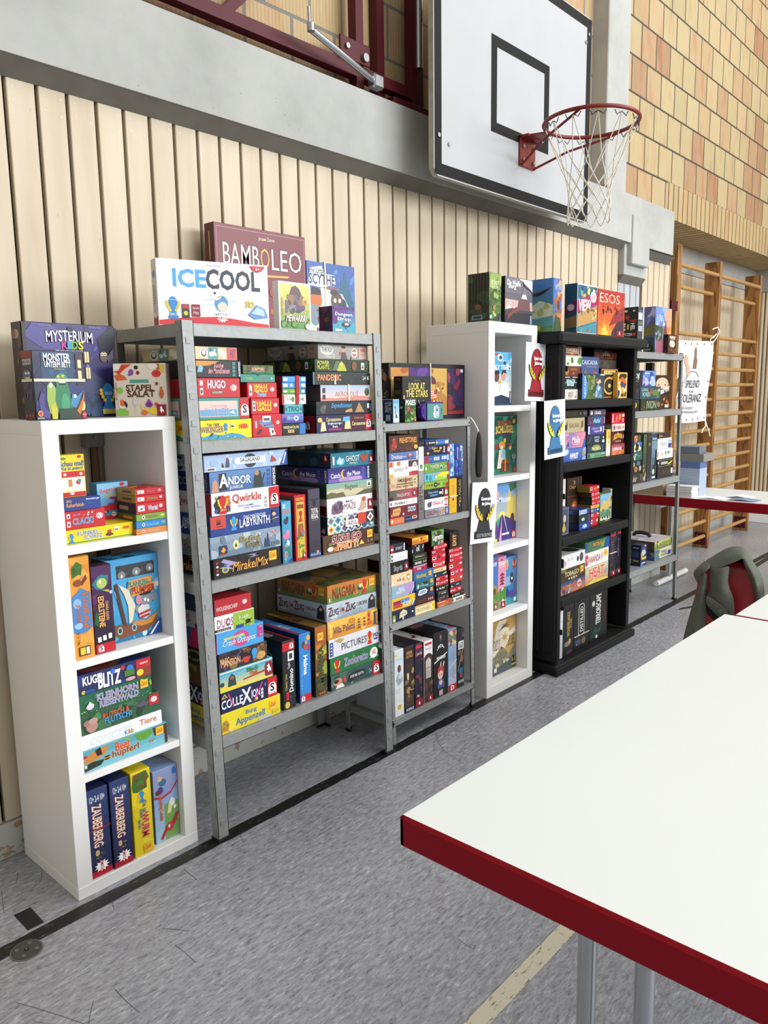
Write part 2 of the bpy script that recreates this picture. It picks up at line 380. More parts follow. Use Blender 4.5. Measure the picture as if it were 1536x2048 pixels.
# ------------------------------------------------------------------ floor markings
g = MB()
def ragged(g, x0, x1, y0, y1, z, seed, step=.03, amp=.0035):
    rd = random.Random(seed); n = int((x1 - x0) / step); vs = []; fs = []
    for i in range(n + 1):
        xx = x0 + (x1 - x0) * i / n
        vs += [(xx, y0 + rd.uniform(-amp, amp) * (rd.random() < .4), z), (xx, y1 + rd.uniform(-amp, amp) * (rd.random() < .4), z)]
    for i in range(n): fs.append((2 * i, 2 * i + 2, 2 * i + 3, 2 * i + 1))
    g.add(vs, fs)
ragged(g, -3, XE - .2, -0.079, -0.025, .0012, 3)
struct('floor_line_black', g, M['tape']).name = 'floor_line'
g = MB(); g.add([(-.164, -.012, .0012), (-.116, -.013, .0012), (-.113, .088, .0012), (-.163, .090, .0012)], [(0, 1, 2, 3)]); struct('floor_line', g, M['tape'])
g = MB()
ang = math.atan2(.04, .37)
g.add([(-.6, -1.19 + -.0, .0012), (2.9, -1.19 + .02, .0012), (2.9, -1.24 + .02, .0012), (-.6, -1.24, .0012)], [(0, 1, 2, 3)])
struct('floor_line', g, M['cream'])
g = MB(); a = onZ(1360, 1216, .0012); b = onZ(1388, 1223, .0012); c = onZ(1388, 1227, .0012); d = onZ(1356, 1220, .0012)
q = Vector((.35, -.02, 0)); g.add([a, b + q, c + q, d], [(0, 1, 2, 3)]); struct('floor_line', g, M['tape'])
# dark far line
g = MB(); a = onZ(1490, 1140, .0012); b = onZ(1536, 1112, .0012); dn = Vector((b.y - a.y, a.x - b.x, 0)).normalized() * .05; e = (b - a) * 3; e0 = (b - a) * .8
g.add([a - e0 , b + e, b + e + dn, a - e0 + dn], [(0, 1, 2, 3)]); struct('floor_line', g, M['tape'])
# hairline cuts/scratches in the lino
g = MB(); rd = random.Random(9)
def scratch(pts, wd=.0012):
    for p, q in zip(pts, pts[1:]):
        p, q = Vector(p), Vector(q); n = Vector((p.y - q.y, q.x - p.x, 0)).normalized() * wd / 2
        g.add([p + n, q + n, q - n, p - n], [(0, 1, 2, 3)])
def pxs(*pp): return [onZ(x_, y_, .0009) for x_, y_ in pp]
for l in ([(871, 1465), (876, 1485), (890, 1503), (912, 1518), (935, 1532)], [(368, 1738), (380, 1748), (395, 1760)], [(33, 2005), (70, 2015), (130, 2034), (170, 2048)],
          [(230, 1978), (248, 1998), (268, 2016), (280, 2025)], [(187, 2000), (180, 2030), (176, 2060)], [(325, 1857), (345, 1858), (380, 1862)], [(225, 1805), (228, 1820)],
          [(28, 1770), (33, 1765), (36, 1745)], [(3, 1780), (8, 1825)], [(80, 1765), (84, 1750), (82, 1738)], [(480, 1670), (488, 1685)], [(350, 1890), (370, 1905), (392, 1925)]):
    scratch(pxs(*l))
for k in range(60):
    X0 = rd.uniform(-.4, 3.5); Y0 = rd.uniform(-1.3, -.1); an = rd.uniform(0, 6.28); L = rd.uniform(.02, .07); bd = rd.uniform(-.6, .6)
    pts = [(X0, Y0, .0009)]
    for i in range(4): an += bd * .3; pts.append((pts[-1][0] + math.cos(an) * L / 4, pts[-1][1] + math.sin(an) * L / 4, .0009))
    scratch(pts, .0008)
tag(struct('floor_scratches', g, mat('scratch', '#4c4d52', .8)))
bpy.data.objects['floor_scratches']['kind'] = 'structure'
# socket cover
g = MB(); cx, cy = -.203, -.095
def disk(g, cx, cy, z0, z1, r, m=0, n=32):
    g.prism([(cx + r * math.cos(6.2832 * k / n), cy + r * math.sin(6.2832 * k / n)) for k in range(n)], 'z', z0, z1, m)
disk(g, cx, cy, 0, .003, .044, 1); disk(g, cx, cy, .003, .0042, .040, 0)
for k in range(4):
    a_ = .9 + k * math.pi / 2; disk(g, cx + .027 * math.cos(a_), cy + .027 * math.sin(a_), .0042, .0054, .0062, 1, 16)
disk(g, cx, cy, .0042, .005, .006, 2, 16); disk(g, cx, cy, .005, .0056, .003, 1, 12)
thing('floor_socket_cover', g, [mat('socket_lid', '#5e605e', .4, .6), mat('socket_rim', '#8d8f8c', .35, .7), M['foot']], (cx, cy, 0), 'round grey metal socket cover in the floor by the black line', 'floor socket')
# conduit behind the near unit
r = empty('wall_conduit', (.362, .40, 1.0), 'brown pipe with grey junction box on the boards behind white unit', 'pipe')
g = MB(); g.tube([(.362, .40, .13), (.362, .40, 1.40)], .013, 12); part('pipe', g, M['pipe'], r)
g = MB(); g.box(.322, .375, 1.385, .388, WY + .001, 1.45, 0, .004); g.tube([(.355, .376, 1.42), (.355, .370, 1.42)], .008, 10, 1); part('junction_box', g, [M['grey'], M['bolt']], r)

# ------------------------------------------------------------------ folded red steel frame on the beam
r = empty('folded_steel_frame', (1.6, .45, 2.91), 'folded dark red steel frame resting on the beam before the brick', 'gym frame')
def bar(a, b, s=.05, m=0, t=None):
    a, b = Vector(a), Vector(b); d = (b - a).normalized(); u = Vector((0, 1, 0)); u = (u - d * u.dot(d)).normalized(); n = d.cross(u); h = s / 2; k = (t or s) / 2
    vs = [p + u * i * k + n * j * h for p in (a, b) for i, j in ((-1, -1), (1, -1), (1, 1), (-1, 1))]
    g.add(vs, [(0, 1, 2, 3), (7, 6, 5, 4), (0, 1, 5, 4), (1, 2, 6, 5), (2, 3, 7, 6), (3, 0, 4, 7)], m)
g = MB(); bar((-.6, .40, 3.0), (2.16, .40, 2.995), .05); part('lower_rail', g, M['maroon'], r)
g = MB(); bar((-.6, .445, 2.932), (2.5, .445, 2.932), .04); part('back_rail', g, M['maroon'], r)
for xx, yy in ((1.74, .40), (1.93, .445), (2.13, .40), (2.22, .445), (.62, .445)):
    g = MB(); bar((xx, yy, 2.93), (xx, yy, 4.4 if xx > 1 else 3.0), .048); part('upright', g, M['maroon'], r)
g = MB(); bar((.99, .42, 2.99), (1.5, .42, 3.5), .04); part('diagonal_brace', g, M['maroon'], r)
g = MB(); bar((.35, .36, 2.98), (.50, .36, 2.98), .07); g.box(.42, .33, 2.945, .53, .42, 3.01, 0, .006); part('clamp', g, M['foot'], r)
g = MB(); g.box(1.60, .36, 3.02, 1.79, .372, 3.11, 0, .003); g.tube([(1.64, .362, 3.07), (1.64, .35, 3.07)], .012, 10, 1); g.tube([(1.75, .362, 3.05), (1.75, .345, 3.05)], .018, 12, 1); part('gusset_plate', g, [M['maroon'], M['bolt']], r)
g = MB(); g.tube([(1.335, .27, 3.02), (1.5, .29, 2.995), (1.78, .33, 2.955)], .014, 8); g.tube([(1.335, .27, 3.01), (1.333, .27, 3.10)], .006, 8); g.tube([(1.335, .262, 3.005), (1.335, .262, 3.035)], .016, 8)
g.box(1.765, .31, 2.925, 1.83, .36, 2.985, 0, .008); part('stay_rod', g, M['chrome'], r)
g = MB(); g.box(1.95, .36, 2.912, 2.35, .46, 2.945, 0, .004); part('hinge_block', g, M['maroon'], r)
g = MB(); g.tube([(2.15, .37, 3.12), (2.15, .37, 4.3)], .02, 10); part('sleeve', g, M['chrome'], r)
# ------------------------------------------------------------------ backboard, hoop and net
BY = .15
r = empty('basketball_hoop', (2.74, BY, 2.56), 'white basketball backboard with black border, orange hoop and cord net', 'basketball hoop')
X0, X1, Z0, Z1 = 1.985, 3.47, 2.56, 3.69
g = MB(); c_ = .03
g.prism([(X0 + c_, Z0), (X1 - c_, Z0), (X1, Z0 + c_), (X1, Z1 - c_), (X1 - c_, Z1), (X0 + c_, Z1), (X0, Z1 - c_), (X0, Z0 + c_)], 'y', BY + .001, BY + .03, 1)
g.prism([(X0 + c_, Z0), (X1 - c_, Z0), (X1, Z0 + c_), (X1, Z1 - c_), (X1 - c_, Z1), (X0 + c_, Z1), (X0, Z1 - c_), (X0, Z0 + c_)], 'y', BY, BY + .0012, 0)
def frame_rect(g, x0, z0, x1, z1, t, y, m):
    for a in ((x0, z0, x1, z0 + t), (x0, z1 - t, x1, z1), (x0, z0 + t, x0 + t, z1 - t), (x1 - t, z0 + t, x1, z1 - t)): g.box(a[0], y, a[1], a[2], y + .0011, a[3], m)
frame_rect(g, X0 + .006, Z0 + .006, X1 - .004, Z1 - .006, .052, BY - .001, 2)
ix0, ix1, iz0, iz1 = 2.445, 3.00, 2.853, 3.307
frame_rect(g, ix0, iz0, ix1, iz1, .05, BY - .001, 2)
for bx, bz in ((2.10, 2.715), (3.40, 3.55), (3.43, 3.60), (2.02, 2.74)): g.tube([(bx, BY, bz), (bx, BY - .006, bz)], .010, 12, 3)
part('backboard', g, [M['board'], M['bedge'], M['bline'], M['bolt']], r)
for xx in (2.25, 3.2):
    for zz in (3.4, 2.8): g = MB(); g.tube([(xx, BY + .03, zz), (xx, .35, zz)], .03, 10); part('wall_bracket', g, M['maroon'], r)
hx, hy, hz, hr = 2.775, -.225, 2.883, .232
g = MB()
g.box(hx - .075, BY - .012, hz - .145, hx + .075, BY - .001, hz + .005, 0, .002)
g.box(hx - .075, BY - .06, hz - .008, hx + .075, BY - .001, hz + .005, 0, .002)
g.prism([(hx - .075, BY - .01), (hx + .075, BY - .01), (hx + .03, hy + hr), (hx - .03, hy + hr)], 'z', hz - .004, hz + .004, 0)
for sx in (-1, 1):
    for bz in (-.115, -.045): g.tube([(hx + sx * .05, BY - .012, hz + bz), (hx + sx * .05, BY - .022, hz + bz)], .010, 10, 1)
part('hoop_bracket', g, [M['hoop'], M['bolt']], r)
g = MB(); g.tube([(hx + hr * math.cos(a_ * math.pi / 28), hy + hr * math.sin(a_ * math.pi / 28), hz) for a_ in range(56)], .0095, 12, 0, closed=True)
part('hoop_ring', g, M['hoop'], r)
for sx in (-1, 1):
    g = MB(); g.tube([(hx + sx * .06, BY - .012, hz - .14), (hx + sx * .13, hy + .20, hz - .07), (hx + sx * .20, hy + .02, hz - .028), (hx + sx * .224, hy - .06, hz - .004)], .0065, 8); part('hoop_strut', g, M['hoop'], r)
NH = 12
g = MB()
for k in range(NH):
    pts = []
    for j in range(7):
        a_ = 2 * math.pi * (k + (j - 3) * .11) / NH + .1; zz = hz - .014 - (.022 if j in (1, 5) else .006 if j == 3 else .012 if j in (2, 4) else 0)
        pts.append((hx + (hr - .004) * math.cos(a_), hy + (hr - .004) * math.sin(a_), zz))
    g.tube(pts, .0022, 6)
part('net_hooks', g, M['hook'], r)
g = MB()
levels = [(-.018, .228, 0), (-.21, .140, .5), (-.265, .118, 0), (-.31, .106, .5), (-.35, .102, 0), (-.39, .104, .5), (-.43, .108, 0)]
rd = random.Random(2)
jit = {}
def npt(li, k):
    dz, rr, ph = levels[li]; key = (li, k % NH)
    if key not in jit: jit[key] = (rd.uniform(-.05, .05) * (li > 0), rd.uniform(-.006, .006) * (li > 0))
    a_ = 2 * math.pi * (key[1] + ph + jit[key][0]) / NH + .1
    return Vector((hx + rr * math.cos(a_), hy + rr * math.sin(a_), hz + dz + jit[key][1]))
for li in range(len(levels) - 1):
    for k in range(NH):
        a = npt(li, k); ph = levels[li][2]
        for kk in ((k - 1, k) if ph == 0 else (k, k + 1)):
            b = npt(li + 1, kk)
            if li == 0: mid = a * .5 + b * .5
            else: mid = (a + b) / 2
            g.tube([a, mid, b], .0026 if li else .0024, 6)
for k in range(NH):
    for l_ in (1, 2, 3, 4, 5):
        p = npt(l_, k); g.tube([p + Vector((0, 0, -.004)), p + Vector((0, 0, .004))], .0045, 6)
    a, b = npt(6, k), npt(6, k + 1); m_ = (a + b) / 2; c = Vector((hx, hy, m_.z))
    g.tube([a, a * .75 + b * .25 + Vector((0, 0, -.035)), m_ + Vector((0, 0, -.05)), a * .25 + b * .75 + Vector((0, 0, -.035)), b], .0026, 6)
part('net', g, M['net'], r)

# ------------------------------------------------------------------ wall bars in the recess
r = empty('wall_bars', (6.7, .6, 0), 'wooden wall bars with round rungs in the recess at the back', 'wall bars')
for nm, bx in (('post', (5.545, .42, 5.63, .56)), ('post', (6.735, .49, 6.785, .64)), ('post', (7.965, .50, 8.015, .66))):
    g = MB(); g.box(bx[0], bx[1], .0, bx[2], bx[3], 2.745, 0, .004)
    o = part(nm, g, M['wood'], r)
    if bx[0] > 6:
        g = MB(); g.box(bx[0] - .004, bx[1] + .02, .03, bx[0] - .0005, bx[3] - .02, .155, 0); 
        for yy, zz in ((.05, .12), (.10, .12), (.075, .06)): g.tube([(bx[0] - .004, bx[1] + yy, zz), (bx[0] - .010, bx[1] + yy, zz)], .006, 8, 1)
        q = part('foot_plate', g, [M['maroon'], M['bolt']], r); 
        for zz in (2.02, 1.92, .70, .58) if bx[0] > 7 else ():
            for yy in (.04, .11): g = MB(); g.tube([(bx[0], bx[1] + yy, zz), (bx[0] - .005, bx[1] + yy, zz)], .008, 8); part('bolt', g, M['bolt'], r)
g = MB(); g.box(5.41, .40, 2.20, 5.53, .412, 2.28, 0, .003); g.tube([(5.50, .40, 2.24), (5.50, .392, 2.24)], .01, 8, 1); g.box(5.405, .412, 2.20, 5.42, .43, 2.30, 0); part('bracket', g, [M['maroon'], M['bolt']], r)
RZ = [2.05, 1.90, 1.75, 1.60, 1.46, 1.31, 1.17, 1.03, .88, .73, .58, .43, .27, .12]
for k, (xa, xb) in enumerate(((5.63, 6.735), (6.785, 7.965))):
    for zz, yy in [(2.62, .515), (2.45, .56)] + [(z_, .53) for z_ in RZ]:
        g = MB(); g.tube([(xa, yy, zz), ((xa + xb) / 2, yy, zz), (xb, yy, zz)], .0185, 14)
        part('rung', g, M['rung'], r)

# ------------------------------------------------------------------ banner hung on the wall bars
r = empty('cloth_banner', (6.1, .47, 1.3), 'white cloth banner with black lettering tied to the wall bars', 'banner')
def bsurf(u, v):    # u 0..1 across, v 0..1 up
    x = 5.50 + u * 1.02 + (1 - v) * -.05; z = 1.30 + v * .67 + u * (-.03 + v * .06) - .02 * math.sin(u * 3.1) * (1 - v)
    y = .462 + .008 * math.sin(u * 9 + v * 2) + .01 * math.sin(v * 6)
    return Vector((x, y, z))
g = MB(); n1, n2 = 30, 20
vs = [bsurf(.145 + .855 * i / n1, j / n2) for j in range(n2 + 1) for i in range(n1 + 1)]
nn = len(vs); vs2 = [p + Vector((0, .002, 0)) for p in vs]
fs = [(j * (n1 + 1) + i, j * (n1 + 1) + i + 1, (j + 1) * (n1 + 1) + i + 1, (j + 1) * (n1 + 1) + i) for j in range(n2) for i in range(n1)]
g.add(vs, fs, 0, True); g.add(vs2, [tuple(reversed(f)) for f in fs], 0, True)
def bstroke(uv, wd, m):
    P = [bsurf(u, v) + Vector((0, -.003, 0)) for u, v in uv]
    g.tube(P, wd, 5, m)
def bpoly(uv, m): g.add([bsurf(u, v) + Vector((0, -.004, 0)) for u, v in uv], [tuple(range(len(uv)))], m)
bpoly([(.40, .62), (.37, .70), (.33, .74), (.34, .82), (.38, .83), (.42, .78), (.41, .74), (.46, .68), (.48, .60), (.44, .54)], 1)
bpoly([(.56, .66), (.565, .76), (.58, .80), (.59, .90), (.62, .93), (.64, .88), (.635, .80), (.66, .76), (.65, .66)], 2)
bpoly([(.20, .48), (.24, .50), (.26, .56), (.29, .50), (.37, .46), (.36, .40), (.29, .38), (.27, .30), (.23, .38)], 3)
bpoly([(.24, .12), (.27, .24), (.30, .22), (.31, .12)], 1)
bstroke([(.36, .48), (.42, .56), (.52, .63), (.66, .62), (.74, .56)], .0022, 4)
bstroke([(.34, .40), (.30, .30), (.29, .20), (.34, .09), (.40, .04)], .0018, 4)
for k in range(6):
    for v in (.04, .96):
        p = bsurf(.19 + k * .152, v); g.tube([p + Vector((0, -.005, 0)), p + Vector((0, .004, 0))], .009, 8, 5)
for v in (.3, .5): 
    p = bsurf(.965, v); g.tube([p + Vector((0, -.005, 0)), p + Vector((0, .004, 0))], .009, 8, 5)
BANNER = (g, r)

# ================================================================== PRINTED SURFACES: lettering and artwork as thin coloured relief
_tc = {}
def text_geo(s, b=0.0):
    k = (s, b)
    if k not in _tc:
        cu = bpy.data.curves.new('lettering', 'FONT'); cu.body = s; cu.offset = b; cu.resolution_u = 2; cu.fill_mode = 'FRONT'
        o = bpy.data.objects.new('lettering', cu); me = o.to_mesh()
        vs = [(v.co.x, v.co.y) for v in me.vertices]; fs = [tuple(p.vertices) for p in me.polygons]
        o.to_mesh_clear(); bpy.data.objects.remove(o); bpy.data.curves.remove(cu)
        _tc[k] = (vs, fs)
    return _tc[k]
class PB:
    """mesh with one colour per face"""
    def __init__(s): s.v = []; s.f = []; s.c = []
    def add(s, vs, fs, c):
        b = len(s.v); s.v += [tuple(p) for p in vs]; c = lin(c) if isinstance(c, str) else c
        for f in fs: s.f.append(tuple(b + i for i in f)); s.c.append(c)
    def build(s, name, parent=None, off=(0, 0, 0), mt=None):
        me = bpy.data.meshes.new(name); me.from_pydata([(a - off[0], b - off[1], c - off[2]) for a, b, c in s.v], [], s.f)
        at = me.color_attributes.new('Col', 'FLOAT_COLOR', 'CORNER'); buf = []
        for f, c in zip(s.f, s.c): buf += list(c) * len(f)
        at.data.foreach_set('color', buf); me.materials.append(mt or M['print']); me.update()
        o = bpy.data.objects.new(name, me); COL.objects.link(o)
        if parent is not None: o.parent = parent
        else: o.location = off
        return o
class Face:
    def __init__(s, pb, O, U, V, step=0.00008):
        s.pb = pb; s.O = Vector(O); s.U = Vector(U); s.V = Vector(V); s.N = s.U.cross(s.V).normalized(); s.k = 1; s.step = step
        s.w = s.U.length; s.h = s.V.length
    def P(s, u, v, k): return s.O + s.U * u + s.V * v + s.N * (k * s.step)
    def poly(s, uv, c, clip=True):
        k = s.k; s.k += 1
        if clip: uv = [(min(max(u, .002), .998), min(max(v, .004), .996)) for u, v in uv]
        s.pb.add([s.P(u, v, k) for u, v in uv], [tuple(range(len(uv)))], c)
    def rect(s, u0, v0, u1, v1, c): s.poly([(u0, v0), (u1, v0), (u1, v1), (u0, v1)], c)
    def ell(s, u, v, ru, rv, c, n=16, a=0.0):
        ca, sa = math.cos(a), math.sin(a); W_, H_ = s.w, s.h
        pts = []
        for i in range(n):
            x_, y_ = ru * W_ * math.cos(6.2832 * i / n), rv * H_ * math.sin(6.2832 * i / n)
            pts.append((u + (x_ * ca - y_ * sa) / W_, v + (x_ * sa + y_ * ca) / H_))
        s.poly(pts, c)
    def text(s, t, u0, v0, u1, v1, c, out=None, rot=0, bold=0.012, ow=0.05, slant=0.0, arch=0.0):
        vs0, _ = text_geo(t, 0.0)
        if not vs0: return
        x0 = min(p[0] for p in vs0); x1 = max(p[0] for p in vs0); y0 = min(p[1] for p in vs0); y1 = max(p[1] for p in vs0)
        x1 = max(x1, x0 + .01); y1 = max(y1, y0 + .01)
        def put(vs, fs, col):
            k = s.k; s.k += 1; P = []
            for x_, y_ in vs:
                a, b = (x_ - x0) / (x1 - x0), (y_ - y0) / (y1 - y0)
                a2 = a + slant * (b - .5) * (y1 - y0) / (x1 - x0); b = b + arch * (1 - (2 * a - 1) ** 2)
                a = a2
                if rot == 90: a, b = 1 - b, a
                elif rot == -90: a, b = b, 1 - a
                P.append(s.P(min(max(u0 + a * (u1 - u0), .002), .998), min(max(v0 + b * (v1 - v0), .004), .996), k))
            s.pb.add(P, fs, col)
        if out: put(*text_geo(t, ow * .9), out)
        put(*text_geo(t, bold * .7), c)
def apply(face, items, seed=0):
    for it in items:
        k = it[0]
        if k == 'T': face.text(*it[1], **it[2])
        elif k == 'R': face.rect(*it[1])
        elif k == 'E': face.ell(*it[1])
        elif k == 'P': face.poly(it[1], it[2])
        elif k == 'B': blobs(face, *it[1], seed=seed)
        elif k == 'L': logo(face, *it[1])
        elif k == 'G': grad(face, *it[1])
        elif k == 'F': it[1](face)
def T(t, u0, v0, u1, v1, c='#fff', out=None, **kw): return ('T', (t, u0, v0, u1, v1, c, out), kw)
def R(u0, v0, u1, v1, c): return ('R', (u0, v0, u1, v1, c))
def E(u, v, ru, rv, c): return ('E', (u, v, ru, rv, c))
def P(uv, c): return ('P', uv, c)
def B(pal, n=14, u0=0, v0=0, u1=1, v1=1, sz=1.0): return ('B', (pal.split(), n, u0, v0, u1, v1, sz))
def L(kind, u=.9, v=.5, sz=.5, *a): return ('L', (kind, u, v, sz) + a)
def G(c0, c1, n=10, horiz=False): return ('G', (c0, c1, n, horiz))
def grad(f, c0, c1, n, horiz):
    a, b = lin(c0), lin(c1)
    for i in range(n):
        t = i / (n - 1); c = tuple(a[q] * (1 - t) + b[q] * t for q in range(4)); k = f.k
        if horiz: uv = [(i / n, 0), ((i + 1) / n, 0), ((i + 1) / n, 1), (i / n, 1)]
        else: uv = [(0, i / n), (1, i / n), (1, (i + 1) / n), (0, (i + 1) / n)]
        f.pb.add([f.P(min(max(u, .002), .998), min(max(v, .004), .996), k) for u, v in uv], [(0, 1, 2, 3)], c)
    f.k += 1
def blobs(f, pal, n, u0, v0, u1, v1, sz, seed=0):
    rd = random.Random(hash((n, len(pal), round(u0 * 97), round(v1 * 89))) % 9973 + seed * 31)
    asp = f.w / max(f.h, 1e-4)
    for i in range(n):
        u = rd.uniform(u0, u1); v = rd.uniform(v0, v1); r_ = rd.uniform(.05, .19) * sz * min(f.w * (u1 - u0), f.h * (v1 - v0)) * 1.6
        m = rd.choice((6, 8, 9, 11)); ph = rd.uniform(0, 6.3); st = rd.uniform(.5, 1.9); ca = rd.uniform(0, 3.14)
        pts = []
        for k in range(m):
            a = ph + 6.2832 * k / m; q = r_ * rd.uniform(.6, 1.25); x_ = q * math.cos(a) * st; y_ = q * math.sin(a)
            x2 = x_ * math.cos(ca) - y_ * math.sin(ca); y2 = x_ * math.sin(ca) + y_ * math.cos(ca)
            pts.append((min(max(u + x2 / f.w, u0), u1), min(max(v + y2 / f.h, v0), v1)))
        f.poly(pts, rd.choice(pal))
def star(f, u, v, r, n, c, inner=.6, ph=0):
    pts = []
    for i in range(2 * n):
        q = r if i % 2 == 0 else r * inner; a = 3.14159 * i / n + ph
        pts.append((u + q * math.cos(a) * 1.25 / f.w, v + q * math.sin(a) / f.h))
    f.poly(pts, c)
def pawn(f, u, v, hh, c, lau='#e8c53a', txt=None):
    H_ = hh * f.h; w_ = H_ * .62
    def Q(a, b): return (u + a * w_ / f.w, v + b * H_ / f.h)
    f.poly([Q(math.cos(t * .3927) * .33, .24 + math.sin(t * .3927) * .26) for t in range(16)], c)
    f.poly([Q(-.14, .12), Q(.14, .12), Q(.30, -.36), Q(-.30, -.36)], c); f.poly([Q(-.38, -.36), Q(.38, -.36), Q(.38, -.5), Q(-.38, -.5)], c)
    for s_ in (-1, 1):
        for j in range(4):
            a = .5 + j * .55; x_, y_ = s_ * (.10 + .34 * math.sin(a * .75)), -.12 + j * .12
            f.poly([Q(x_ + s_ * .12 * math.cos(t * 1.047 + j), y_ + .075 * math.sin(t * 1.047 + j)) for t in range(6)], lau)
    if txt: f.text(txt, *[*Q(-.2, .2), *Q(.2, .38)], '#fff')
def logo(f, kind, u, v, sz, *a):
    """sz: height of the mark as a share of the face height"""
    H_ = sz * f.h
    def q(x_, y_): return (u + x_ * H_ / f.w, v + y_ * sz)
    if kind == 'amigo':
        star(f, u, v, H_ * .5, 11, '#fff', .62); f.text('AMIGO', *q(-.46, -.13), *q(.46, .13), '#c8202c', bold=.03)
    elif kind == 'amigov':
        star(f, u, v, H_ * .5, 11, '#fff', .62); f.text('AMIGO', *q(-.13, -.5), *q(.13, .5), '#c8202c', rot=-90, bold=.03)
    elif kind == 'schmidt':
        f.poly([q(-.36, -.42), q(.36, -.42), q(.36, .05), q(.25, .33), q(.1, .42), q(-.1, .42), q(-.25, .33), q(-.36, .05)], '#fff')
        f.text('S', *q(-.17, -.22), *q(.17, .34), '#111', bold=.04); f.text('Schmidt', *q(-.3, -.38), *q(.3, -.26), '#111')
    elif kind == 'schmidtbar':      # red bar at the right end
        f.rect(a[0], 0, a[1], 1, '#c31a26'); logo(f, 'schmidt', (a[0] + a[1]) / 2, v, sz)
    elif kind == 'kosmos':
        f.rect(a[0], 0, a[1], 1, '#17275a'); f.text('KOSMOS', a[0] + (a[1] - a[0]) * .2, .08, a[1] - (a[1] - a[0]) * .2, .92, '#fff', rot=90, bold=.02)
    elif kind == 'peg':
        f.poly([q(-.42, -.5), q(.42, -.5), q(.42, .3), q(.3, .5), q(-.3, .5), q(-.42, .3)], '#8c1a2b')
        f.poly([q(-.06, -.36), q(.12, -.12), q(.20, -.34), q(.24, -.1), q(.12, .08), q(.06, .22), q(.0, .40), q(-.1, .30), q(-.22, .2), q(-.1, .16), q(-.14, 0), q(-.26, -.08), q(-.12, -.12)], '#fff')
    elif kind == 'zoch':
        f.poly([q(-.5, -.5), q(.5, -.5), q(.5, .5), q(-.5, .5)], '#f0bd2b')
        f.text('Zoch', *q(-.38, -.1), *q(.3, .3), '#c23320', slant=.4, bold=.02); f.poly([q(-.36, -.2), q(.4, -.04), q(.42, -.08), q(-.34, -.28)], '#c23320'); f.text('zum Spielen', *q(-.3, -.42), *q(.4, -.3), '#fff')
    elif kind == 'rav':
        f.poly([q(-.9, -.5), q(.5, -.5), q(.5, .5), q(.2, .5)], '#1c4a9c'); f.poly([q(-.52, -.42), q(-.40, -.42), q(.42, .40), q(.34, .46)], '#fff')
    elif kind == 'haba': f.text('HABA', *q(-1.1, -.5), *q(1.1, .5), '#d5232b', bold=.03)
    elif kind == 'sdj': pawn(f, u, v, sz, *(a or ('#c21f26',)))
    elif kind == 'icons':       # little white info squares, vertical row
        for j in range(3): f.poly([q(-.13, -.5 + j * .36), q(.13, -.5 + j * .36), q(.13, -.22 + j * .36), q(-.13, -.22 + j * .36)], a[0] if a else '#fff'); f.poly([q(-.06, -.44 + j * .36), q(.06, -.44 + j * .36), q(.02, -.28 + j * .36)], a[1] if len(a) > 1 else '#222')
    elif kind == 'iconsh':
        for j in range(3): f.poly([q(-.5 + j * .36, -.13), q(-.22 + j * .36, -.13), q(-.22 + j * .36, .13), q(-.5 + j * .36, .13)], a[0] if a else '#fff'); f.poly([q(-.44 + j * .36, -.07), q(-.28 + j * .36, -.07), q(-.35 + j * .36, .08)], a[1] if len(a) > 1 else '#222')
    elif kind == 'abacus': f.poly([q(.5 * math.cos(t * .524), .5 * math.sin(t * .524)) for t in range(12)], '#fff'); f.text('A5', *q(-.28, -.25), *q(.3, .28), '#b8242c', bold=.04)
    elif kind == 'noris': f.poly([q(.1, -.3), q(.5, 0), q(.1, .3), q(.3, 0)], '#fff'); f.text('noris', *q(-1.3, -.22), *q(.0, .24), '#fff', bold=.02)

_box_n = [0]
def game_box(x0, x1, z0, z1, yf, depth, base, art, label, slope=0.0, side=None, top=None, name='board_game_box', cat='board game', group=None, yaw=0.0, roundc=0, pitch=0.0, bev=0.0014):
    """one game box; origin at its front left bottom corner.  side/top: art for the left and the top face ('same' repeats the front)"""
    _box_n[0] += 1; seed = _box_n[0]
    W_, H_ = x1 - x0, z1 - z0; pb = PB(); mb = MB(); mb.box(0, 0, 0, W_, depth, H_, 0, bev)
    sd = None
    if isinstance(side, tuple) and side and isinstance(side[0], str) and side[0][0] == '#': sd = side[0]; side = side[1:]  # leading side colour, often a darkened front: shade put into the left face
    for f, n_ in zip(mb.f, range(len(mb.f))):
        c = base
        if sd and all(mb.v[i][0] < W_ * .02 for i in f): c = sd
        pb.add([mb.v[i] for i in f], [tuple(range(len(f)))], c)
    e = bev
    F = Face(pb, (e, 0, e), (W_ - 2 * e, 0, 0), (0, 0, H_ - 2 * e)); apply(F, art, seed)
    if side == 'same': apply(Face(pb, (0, depth - e, e), (0, -(depth - 2 * e), 0), (0, 0, H_ - 2 * e)), art, seed)
    elif side: apply(Face(pb, (0, depth - e, e), (0, -(depth - 2 * e), 0), (0, 0, H_ - 2 * e)), side, seed)
    if top: apply(Face(pb, (e, e, H_), (W_ - 2 * e, 0, 0), (0, depth - 2 * e, 0)), top, seed)
    # lid line just above the bottom of flat boxes is printed cardboard too thin to see; keep a fine seam on big ones
    o = pb.build(name, None, (0, 0, 0))
    o.location = (x0, yf, z0); o.rotation_euler = (pitch, -math.atan(slope), yaw)
    return tag(o, label, cat, group)
